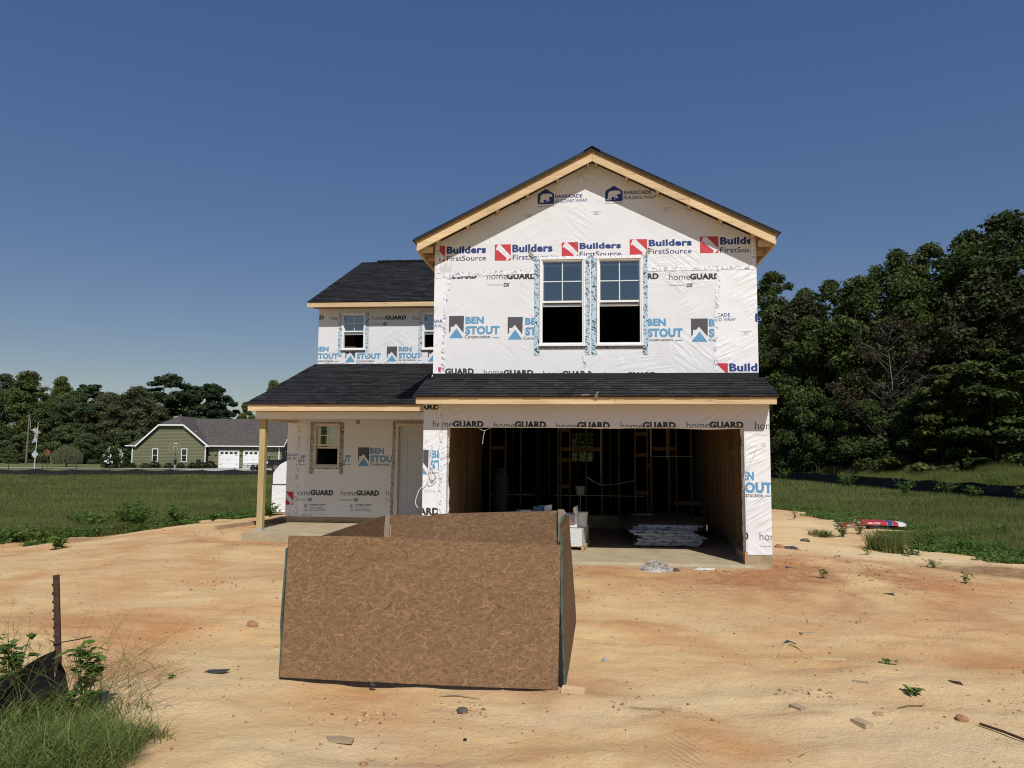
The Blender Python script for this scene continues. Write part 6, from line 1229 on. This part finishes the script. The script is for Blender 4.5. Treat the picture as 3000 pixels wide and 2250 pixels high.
for a, b in (((-.25, -.62, 2.02), (.80, -.62, 2.02)), ((-.25, -.62, 2.66), (.80, -.62, 2.66)), ((-.25, -.62, 2.02), (-.25, -.62, 2.66)), ((.80, -.62, 2.02), (.80, -.62, 2.66))): mb.beam(a, b, .03, .03)
bb = mb.build('backboard', STEELG, t); MB().add([(-.24, -.62, 2.03), (.79, -.62, 2.03), (.79, -.62, 2.65), (-.24, -.62, 2.65)], [(0, 1, 2, 3)]).build('board_pane', glassmat('clear_acrylic', (.85, .88, .88), .05), bb)
mb = MB(); 
for a, b in (((.1, -.635, 2.15), (.5, -.635, 2.15)), ((.1, -.635, 2.45), (.5, -.635, 2.45)), ((.1, -.635, 2.15), (.1, -.635, 2.45)), ((.5, -.635, 2.15), (.5, -.635, 2.45))): mb.beam(a, b, .02, .02)
mb.build('target_square', WHITEP, bb); mb = MB(); c = (.3, -.85, 2.12); mb.tube([(c[0] + .22 * math.cos(a), c[1] + .22 * math.sin(a), c[2]) for a in np.linspace(0, 6.283, 17)], .012, 5); mb.build('rim', RUST, t); MB().box(-.09, .09, -.1, .1, .85, 1.3).build('crank_box', BLACK, t); MB().box(-.3, .3, -.3, .3, -.02, .05).build('base_plate', STEELG, t)

# ------------------------------------------------------------------ pickup and trailer on the driveway
PAINT = pmat('dark_blue_paint', (.006, .008, .014), .25, .1, 2, spec=.6); CHROME = pmat('chrome', (.6, .6, .6), .15, .05, 3, metal=1.0); TYRE = BLACK; LAMP = pmat('headlamp_glass', (.5, .52, .55), .1, .1, 6, spec=.6)
p = nl(19.6, -11.0); tr = thing('pickup_truck', 'dark blue pickup truck parked on the driveway behind the porch corner', 'pickup truck', tuple(p), .1 + .05)
def prof_slab(pts, y0, y1, name, m, parent, tuck=0.0):
    n = len(pts); V = [(x, y0 + tuck * (z > 1.3), z) for x, z in pts] + [(x, y1 - tuck * (z > 1.3), z) for x, z in pts]
    return MB().add(V, [tuple(range(n)), tuple(range(n, 2 * n))[::-1]] + [((i + 1) % n, i, n + i, n + (i + 1) % n) for i in range(n)]).build(name, m, parent)
prof_slab([(.10, .62), (.05, 1.02), (.16, 1.16), (1.55, 1.24), (2.35, 1.86), (2.6, 1.93), (3.6, 1.93), (3.85, 1.28), (5.85, 1.28), (5.85, .62), (5.1, .55), (1.7, .5)], -.98, .98, 'body', PAINT, tr, .13)
prof_slab([(1.72, 1.27), (2.42, 1.82), (2.66, 1.82), (2.66, 1.27)], -.992, .992, 'side_window', DKGLASS, tr, .13); prof_slab([(2.74, 1.27), (2.74, 1.82), (3.5, 1.82), (3.66, 1.27)], -.992, .992, 'side_window', DKGLASS, tr, .13)
MB().hexa([(1.50, -.86, 1.255), (1.50, .86, 1.255), (1.53, .86, 1.25), (1.53, -.86, 1.25), (2.30, -.78, 1.845), (2.30, .78, 1.845), (2.34, .78, 1.84), (2.34, -.78, 1.84)]).build('windscreen', DKGLASS, tr)
MB().box(-.03, .06, -.95, .95, .42, .66).build('bumper', CHROME, tr); MB().box(.0, .06, -.62, .62, .70, 1.02).build('grille', CHROME, tr)
for s in (-1, 1): MB().box(.0, .24, *sorted((s * .64, s * .99)), .80, 1.05).build('headlight', LAMP, tr)
for x in (1.0, 4.75):
    for s in (-1, 1):
        w = MB().tube([(x, s * .74, .42), (x, s * .76, .42), (x, s * .97, .42), (x, s * 1.0, .42)], [.40, .42, .42, .39], 20).build('wheel', TYRE, tr); MB().tube([(x, s * .98, .42), (x, s * 1.012, .42)], [.26, .24], 16).build('rim', CHROME, w)
        for k in range(6): a = k * 1.047; MB().obox((x + .15 * math.cos(a), s * 1.016, .42 + .15 * math.sin(a)), (.09 * math.cos(a), 0, .09 * math.sin(a)), (0, .006, 0), (-.022 * math.sin(a), 0, .022 * math.cos(a))).build('spoke', CHROME, w)
        mb = MB(); mb.tube([(x + .50 * math.cos(a), s * .985, .42 + .50 * math.sin(a)) for a in np.linspace(.1, 3.04, 9)], .05, 6); mb.build('wheel_arch', BLACK, tr)
for s in (-1, 1): MB().box(1.75, 1.95, *sorted((s * 1.0, s * 1.2)), 1.26, 1.46).build('mirror', BLACK, tr)
p = nl(17.9, -9.0); tl = thing('utility_trailer', 'small black open trailer with raised mesh ramp beside the pickup', 'trailer', tuple(p), .1)
MB().box(-1.35, 1.0, -.7, .7, .34, .42).build('bed', RUST, tl)
for z in (.55, .72):
    for s in (-1, 1): MB().beam((-1.35, s * .7, z), (1.0, s * .7, z), .04, .04).build('rail', BLACK, tl)
for x in (-1.35, -.85, -.3, .3, .98):
    for s in (-1, 1): MB().box(x - .02, x + .02, s * .7 - .02, s * .7 + .02, .42, .75).build('stake', BLACK, tl)
for s in (-1, 1): MB().tube([(-.25, s * .75, .27), (-.25, s * .95, .27)], [.28, .28], 16).build('wheel', TYRE, tl); MB().box(-.62, .12, *sorted((s * .72, s * .96)), .58, .62).build('fender', BLACK, tl)
mb = MB()
for i in range(5): mb.box(1.02 + .0, 1.06, -.7 + i * .35 - .015, -.7 + i * .35 + .015, .42, 1.5)
for i in range(5): mb.box(1.0, 1.04, -.7, .7, .45 + i * .26 - .015, .45 + i * .26 + .015)
for i in range(4): mb.box(1.06 + i * .33, 1.09 + i * .33, -.72, -.69, .42, 1.5); mb.box(1.06, 2.1, -.72, -.69, .45 + i * .35 - .015, .45 + i * .35 + .015)
mb.build('ramp_gate', BLACK, tl)

# ------------------------------------------------------------------ grasses and weeds
def blades(P, h, w, lean, g, tone=None, seg=1, curl=.5):
    n = len(P); a = g.random(n) * 6.283; d = np.stack([np.cos(a), np.sin(a)], 1); b = g.random(n) * 6.283; side = np.stack([np.cos(b), np.sin(b), np.zeros(n)], 1) * (w / 2)[:, None]
    tip = lambda t: P + np.concatenate([d * (lean * h * t ** (1 + curl))[:, None], (h * t * (1 - .28 * lean * t))[:, None]], 1)
    tn = np.clip(g.normal(.45, .2, n), 0, 1) if tone is None else tone
    if seg == 1: return np.stack([P - side, P + side, tip(np.ones(n))], 1).reshape(-1, 3), np.arange(3 * n).reshape(-1, 3), tn
    L_ = [np.stack([tip(np.full(n, k / seg)) - side * (1 - .75 * k / seg), tip(np.full(n, k / seg)) + side * (1 - .75 * k / seg)], 1) for k in range(seg)] + [tip(np.ones(n))[:, None]]
    V = np.concatenate(L_, 1); m = V.shape[1]; base = (np.arange(n) * m)[:, None]; F = []
    for k in range(seg - 1): F += [base + np.array([[2 * k, 2 * k + 1, 2 * k + 3]]), base + np.array([[2 * k, 2 * k + 3, 2 * k + 2]])]
    F.append(base + np.array([[2 * seg - 2, 2 * seg - 1, 2 * seg]])); return V.reshape(-1, 3), np.concatenate(F), np.tile(tn, 2 * seg - 1)
def scatter(n, xr, yr, g, dens):
    x = g.uniform(*xr, n); y = g.uniform(*yr, n); k = g.random(n) < dens(x, y); return x[k], y[k]
def stuff(name, label, geo, mat): V, F, T = geo; return tag(link(name, fast_mesh(name, V, F, mat, T)), label, None, None, 'stuff')
g = np.random.default_rng(12)
CX, CY = -.06, -13.03
def dist(x, y): return np.hypot(x - CX, y - CY)
# left field: sampled evenly in bearing and inverse distance so that near grass is finest
def field(n, b0, b1, d0, d1, g, keep):
    b = g.uniform(b0, b1, n); iv = g.uniform(1 / d1, 1 / d0, n); d = 1 / iv; x = CX + d * np.sin(b); y = CY + d * np.cos(b); k = keep(x, y); return x[k], y[k], d[k]
fl_y = lambda x: np.interp(x, [-70, -45.8, -35, -26, -15, 0], [35, 43.3, 46.4, 49.7, 53.1, 58])
x, y, d = field(520000, -.78, -.28, 14.5, 74, g, lambda x, y: (VEG(x, y) > .35 + .5 * g.random(len(x))) & (y < fl_y(x) - .25))
cl = fbm(x / 1.6, y / 1.6, 91); h = (.10 + .22 * cl + .10 * g.random(len(x))) * np.interp(VEG(x, y), [.3, 1], [.45, 1]); w = .004 + d * .00058
stuff('meadow_grass', 'uncut green grass field between the lot and the green house', blades(np.stack([x, y, H(x, y) - .01], 1), h, w, .25 + .5 * g.random(len(x)), g, np.clip(g.normal(.10 + .85 * fbm(x / 4, y / 2.2, 92), .16), 0, 1)), GRASS)
fr_x = lambda y: np.interp(y, [20, 27.5, 33.5, 42, 53, 66, 80], [21.9, 18.9, 17.9, 16.9, 15.9, 14.8, 13.0])
x, y, d = field(400000, .04, .62, 15, 95, g, lambda x, y: (VEG(x, y) > .35 + .5 * g.random(len(x))) & (x < fr_x(y) - .15) & ((x > 3.4) | (y > 20)))
cl = fbm(x / 1.4, y / 1.4, 95); h = (.10 + .26 * cl + .10 * g.random(len(x))) * np.interp(VEG(x, y), [.3, 1], [.4, 1]); w = .004 + d * .00058
stuff('meadow_grass', 'green grass right of the house below the silt fence', blades(np.stack([x, y, H(x, y) - .01], 1), h, w, .25 + .5 * g.random(len(x)), g, np.clip(g.normal(.08 + .85 * fbm(x / 4, y / 2.2, 97), .16), 0, 1)), GRASS)
x, y, d = field(1100000, .10, .68, 30, 105, g, lambda x, y: (x > fr_x(y) + .25) & (x < fr_x(y) + 7.5))
cl = fbm(x / 1.8, y / 1.8, 98); h = (.45 + 1.6 * cl * sstep(0, 3.0, x - fr_x(y)) + .25 * g.random(len(x))); w = .004 + d * .0006
stuff('tall_grass', 'tall yellow green grass between the silt fence and the woods', blades(np.stack([x, y, H(x, y) - .01], 1), h, w, .1 + .3 * g.random(len(x)), g), GRASS_T)
# foreground grass around the rusty post
def near_mask(x, y): return sstep(1.12, .7, np.hypot((x + 4.35) / 1.22, (y + 8.0) / 1.08) + (fbm(x / .3, y / .3, 61) - .5) * .55) * (1 - .9 * np.exp(-(((x + 3.85) / .20) ** 2 + ((y + 7.33) / .16) ** 2)))
x, y = scatter(21000, (-5.6, -2.95), (-9.2, -6.85), g, near_mask); n = len(x); h = g.uniform(.10, .30, n) * (.55 + .6 * near_mask(x, y)); w = g.uniform(.005, .0125, n)
stuff('tussock_grass', 'lush green grass clump around the rusty post in the foreground', blades(np.stack([x, y, H(x, y) - .01], 1), h, w, g.uniform(.4, 1.25, n), g, np.clip(g.normal(.45 + .3 * (fbm(x / .25, y / .25, 63) - .5), .2), 0, 1), 4, .8), GRASS_N)
x, y = scatter(1500, (-5.6, -3.0), (-9.2, -6.9), g, near_mask); n = len(x); stuff('dry_grass', 'dead straw coloured blades mixed into the foreground grass clump', blades(np.stack([x, y, H(x, y) - .01], 1), g.uniform(.08, .24, n), g.uniform(.004, .009, n), g.uniform(.6, 1.5, n), g, None, 3, .8), STRAW)
mb = MB(); r_ = random.Random(8)   # wiry stems with open seed heads
def seedhead(x, y, h, lean, a):
    z = gz(x, y); p0 = Vector((x, y, z)); dv = Vector((math.cos(a), math.sin(a), 0)); pts = [p0 + dv * (lean * h * t * t) + Vector((0, 0, h * t * (1 - .25 * lean * t))) for t in (0, .3, .6, .8, 1)]
    mb.tone = r_.random(); mb.tube(pts, [.0022, .0018, .0014, .001, .0007], 3, False)
    for k in range(r_.randint(4, 8)):
        t = r_.uniform(.55, 1); q = p0 + dv * (lean * h * t * t) + Vector((0, 0, h * t * (1 - .25 * lean * t))); b = r_.uniform(0, 6.28); e = q + Vector((math.cos(b) * .10, math.sin(b) * .10, r_.uniform(.02, .09))) * r_.uniform(.5, 1.3); mb.tube([q, (q + e) / 2 + Vector((0, 0, .008)), e], [.0010, .0008, .0006], 3, False)
for k in range(110): seedhead(-4.45 + r_.gauss(0, .42), -7.35 + r_.gauss(0, .40), r_.uniform(.35, .85), r_.uniform(.1, .8), r_.uniform(0, 6.28))
for k in range(46): seedhead(-3.95 + r_.gauss(0, .16), -7.15 + r_.gauss(0, .15), r_.uniform(.35, .7), r_.uniform(.6, 1.2), r_.uniform(-.6, .9))
tag(mb.build('seed_grass', STRAW if False else GRASS_T), 'wiry grass stems with open seed heads round the rusty post', None, None, 'stuff')
def weed(name, label, x, y, h, spread, nst, nlf, leaf, seed, mat=LEAF_S, cat='weed', group=None, dz=0.0):
    t = thing(name, label, cat, on(x, y, dz - .005), 0, group); r_ = random.Random(seed); st = MB(); V = []; T = []; gg = np.random.default_rng(seed)
    for k in range(nst):
        a = r_.uniform(0, 6.28); L_ = h * r_.uniform(.6, 1.1); e = Vector((math.cos(a) * spread * r_.random(), math.sin(a) * spread * r_.random(), L_)); m_ = e * .5 + Vector((0, 0, L_ * .12)); path = smooth_path([(0, 0, 0), m_, e], 3); st.tube(path, [.0022 * (1 + h)] * (len(path) - 1) + [.001], 4, False)
        for j in range(nlf):
            fp = min(.999, .25 + .78 * r_.random()) * (len(path) - 1); q = path[int(fp)].lerp(path[min(int(fp) + 1, len(path) - 1)], fp % 1); b = r_.uniform(0, 6.28); dv = Vector((math.cos(b), math.sin(b), r_.uniform(-.6, .8))).normalized(); s = dv.cross(Vector((0, 0, 1))).normalized(); l = leaf * r_.uniform(.6, 1.2); w = l * r_.uniform(.36, .52); b0 = q + dv * l * .25; dr = Vector((0, 0, -l * .18))
            V += [b0, b0 + dv * l * .45 + s * w, b0 + dv * l + dr, b0 + dv * l * .45 - s * w]; T.append(min(1, max(0, r_.gauss(.5, .2))))
    st.build('stem', mat, t); link('leaves', fast_mesh('leaves', [tuple(v) for v in V], np.arange(len(V)).reshape(-1, 4), mat, T), t); return t
weed('weed', 'bean like leafy weed left of the rusty post', -4.58, -7.2, .62, .22, 9, 14, .10, 1); weed('weed', 'bean like leafy weed right of the rusty post', -4.02, -7.12, .52, .20, 9, 13, .095, 2); weed('weed', 'tiny sprout alone on the sand left of the trash bin', -3.85, -6.15, .05, .05, 5, 3, .03, 3)
for i, (x, y, h, s, lb) in enumerate(((-13.6, 6.7, .45, .6, 'leafy weed patch at the far left field edge'), (-12.4, 5.6, .6, .7, 'bushy weed left of the tallest edge weed'), (-11.6, 5.6, .75, .7, 'tallest bushy weed on the left field edge'), (-11.0, 5.0, .6, .6, 'bushy weed right of the tallest edge weed'), (-10.5, 5.9, .5, .45, 'rounded leafy weed standing clear of the left field'), (-9.75, 6.3, .22, .2, 'small weed on the dirt crest'), (-9.1, 8.4, .45, .5, 'leafy weed behind the long timber'), (-9.9, 12.6, .5, .5, 'bright weed by the wrapped stack'), (-13.0, 3.4, .4, .55, 'low weed at the picture border on the dirt'), (-12.2, 3.2, .35, .5, 'low weed near the bare patch'), (-10.4, 1.4, .22, .3, 'thin weed standing alone on the left dirt'))):
    weed('weed', lb, x, y, h, s, int(14 + 30 * h), 9, .07 + .05 * h, 20 + i, LEAF_S, group='weeds along the left field edge')
for i, (x, y, h, s, nst, lb) in enumerate(((5.95, 6.3, .42, .35, 22, 'leafy weed before the shingle bundles'), (6.75, 7.5, .4, .4, 18, 'loose weed just below the shingle bundles'), (6.6, 3.95, .24, .3, 20, 'low leafy weed at the foot of the big grass tussock'), (7.6, 5.4, .5, .35, 16, 'thin upright weed right of the big grass tussock'), (8.1, 5.1, .4, .3, 14, 'upright weed second right of the grass tussock'), (9.1, 6.9, .45, .5, 20, 'leafy weed on the right field edge'), (10.2, 7.6, .45, .55, 22, 'leafy weed at the right picture border'), (6.1, 11.2, .35, .2, 6, 'thin stalk on the far clay by the grass'), (8.2, 4.5, .3, .3, 10, 'small weed by the wet patch'), (8.6, 3.6, .3, .35, 12, 'weed at the border beside the wet patch'), (5.5, 6.0, .16, .3, 20, 'flat grassy weed on the pale sand'), (3.41, -.92, .16, .10, 6, 'small green plant on the clay heap'), (5.6, -.53, .18, .14, 7, 'green sprout on the bare ground beside a stick'), (5.31, 2.79, .14, .10, 6, 'small green sprout on the pale sand'), (6.23, 3.21, .18, .08, 5, 'upright sprout near the wet patch'), (2.87, -4.84, .05, .06, 5, 'tiny sprout past the long pale board'), (2.70, -5.83, .07, .10, 6, 'tiny creeping plant above the dark rod'), (6.0, 1.5, .14, .2, 10, 'sparse sprouts before the wet patch'))):
    weed('weed', lb, x, y, h, s, nst, 8 if h > .2 else 5, .05 + .05 * h, 50 + i, LEAF_S, group='weeds right of the house')
for i, (x, y, h, s) in enumerate(((16.0, 28.6, .9, .7), (18.0, 28.6, .9, .8), (16.4, 38.5, .9, .8), (18.3, 26.4, .7, .7), (19.5, 23.6, .7, .8), (15.2, 50.0, 1.0, .9), (19.6, 26.9, 1.5, 1.0))):
    weed('weed', ['pale leafy weed against the silt fence middle', 'larger pale weed against the silt fence near the bend', 'weed at the silt fence far from the bend', 'weed clump at the fence bend', 'weed clump at the picture border under the fence', 'farthest weed along the silt fence', 'tall loose weed behind the silt fence by the border post'][i], x, y, h, s, 26, 10, .13, 90 + i, LEAF_S, group='weeds at the right silt fence')
# tussocks on the right
def tussock(label, x0, y0, r, h, n, seed):
    gg = np.random.default_rng(seed); a = gg.random(n) * 6.283; rr = r * gg.random(n) ** .6; x = x0 + rr * np.cos(a); y = y0 + rr * np.sin(a); P = np.stack([x - x0, y - y0, H(x, y) - gz(x0, y0)], 1); V, F, T = blades(P, gg.uniform(.5, 1.0, n) * h, np.full(n, .011), gg.uniform(.2, .8, n), gg, None, 3)
    o = link('grass_tussock', fast_mesh('grass_tussock', V, F, GRASS, T), None, on(x0, y0)); tag(o, label, 'grass tussock')
def cover(n, xr, yr, seed):
    gg = np.random.default_rng(seed); x = gg.uniform(*xr, n); y = gg.uniform(*yr, n); v = VEG(x, y); k = (v > .12) & (v < .93) & (fbm(x / .7, y / .7, 120) + .25 * v > .40 + .25 * gg.random(n)) & ~((x > -7.2) & (x < 3.0)); x, y, v = x[k], y[k], v[k]; n = len(x)
    hh = gg.random(n) ** 1.3 * (.05 + .36 * v * fbm(x / .9, y / .9, 133)); c = np.stack([x, y, H(x, y) + hh], 1); a = gg.random(n) * 6.283; d = np.stack([np.cos(a), np.sin(a), gg.normal(0, .35, n)], 1); s_ = np.stack([-np.sin(a), np.cos(a), gg.normal(0, .3, n)], 1); L_ = gg.uniform(.018, .045, n)[:, None]
    return np.stack([c - d * L_, c + s_ * L_ * .6, c + d * L_, c - s_ * L_ * .6], 1).reshape(-1, 3), np.arange(4 * n).reshape(-1, 4), np.clip(gg.normal(.5, .22, n), 0, 1)
stuff('ground_cover', 'low leafy ground cover along the ragged edge of the left field', cover(330000, (-19, -8.4), (1.5, 14), 1), LEAF_S); stuff('ground_cover', 'low leafy ground cover along the ragged edge of the right field', cover(380000, (3.2, 15), (1.5, 20), 2), LEAF_S)
tussock('big dense grass tussock on the bare ground below the shingle bundles', 6.2, 4.3, .36, .62, 900, 5); tussock('smaller grass tuft left of the big tussock', 5.42, 6.2, .3, .2, 300, 6); tussock('sparse grass tuft right of the big tussock', 7.2, 5.6, .5, .5, 260, 7)
tussock('tall pale dry grass clump before the dark woods', 21.6, 37.0, .5, 2.0, 500, 8)
# stones, clods and litter over the dirt
n = 17000; x = g.uniform(-9.5, 9, n); y = -9.3 + 13 * g.random(n) ** 1.5; dk = (VEG(x, y) < .2) & ~((x > -2.95) & (x < 2.95) & (y > -.25)) & ~((x > -7.1) & (x < -2.8) & (y > 1.9)) & (fbm(x / 1.2, y / 1.2, 101) > .34 + .2 * g.random(n)); x, y = x[dk], y[dk]; n = len(x); s = .003 + .016 * g.random(n) ** 5 + .010 * (np.hypot(x - 3.9, y - .1) < 1.5) * g.random(n)
for qx, qy, qr, qn in ((-5.3, -2.2, .35, 90), (-3.4, -1.4, .3, 70), (-1.85, -6.85, .16, 60), (1.85, -5.95, .16, 70), (2.9, -3.1, .4, 60), (-1.1, -6.6, .12, 40), (.6, -6.5, .3, 50), (2.0, -.5, .3, 80), (3.6, 2.7, .45, 140), (3.9, .3, .9, 260), (4.4, -1.2, .5, 60), (-6.2, 1.0, .5, 90), (-8.3, 2.6, .6, 90), (1.3, -2.0, .5, 60), (3.3, -6.0, .4, 60), (5.2, -.3, .5, 70)):
    x = np.concatenate([x, g.normal(qx, qr, qn)]); y = np.concatenate([y, g.normal(qy, qr * .6, qn)]); s = np.concatenate([s, .006 + .018 * g.random(qn) ** 3])
n = len(x)
oc = np.array([[1, 0, 0], [0, 1, 0], [-1, 0, 0], [0, -1, 0], [0, 0, .8], [0, 0, -.4]]); V = (oc[None] * (.6 + .8 * g.random((n, 6, 1))) * s[:, None, None] + np.stack([x, y, H(x, y) + s * .15], 1)[:, None]).reshape(-1, 3)
of = np.array([[0, 1, 4], [1, 2, 4], [2, 3, 4], [3, 0, 4], [1, 0, 5], [2, 1, 5], [3, 2, 5], [0, 3, 5]]); F = (np.arange(n)[:, None, None] * 6 + of[None]).reshape(-1, 3)
PEB = pmat('small_clods', (.40, .24, .125), .95, .3, 30, tone=.55); stuff('pebbles', 'small clods and pebbles scattered over the bare dirt', (V, F, np.repeat(g.random(n), 8)), PEB)
n = 900; x = g.uniform(-8, 9, n); y = -9.2 + 14 * g.random(n) ** 1.4; dk = (VEG(x, y) < .3) & ~((x > -2.95) & (x < 2.95) & (y > -.25)) & ~((x > -7.1) & (x < -2.8) & (y > 1.9)); x, y = x[dk], y[dk]; n = len(x); a = g.random(n) * 6.28; L_ = g.uniform(.012, .05, n); w = g.uniform(.0012, .003, n); z = H(x, y) + .004
dx, dy = np.cos(a), np.sin(a); V = np.stack([np.stack([x - dx * L_ - dy * w, y - dy * L_ + dx * w, z], 1), np.stack([x - dx * L_ + dy * w, y - dy * L_ - dx * w, z], 1), np.stack([x + dx * L_ + dy * w, y + dy * L_ - dx * w, z + .006], 1), np.stack([x + dx * L_ - dy * w, y + dy * L_ + dx * w, z + .006], 1)], 1).reshape(-1, 3)
stuff('litter', 'bits of straw, twigs and splinters strewn over the dirt', (V, np.arange(4 * n).reshape(-1, 4), g.random(n)), pmat('straw_bits', (.26, .19, .11), .9, .3, 20, tone=.6))
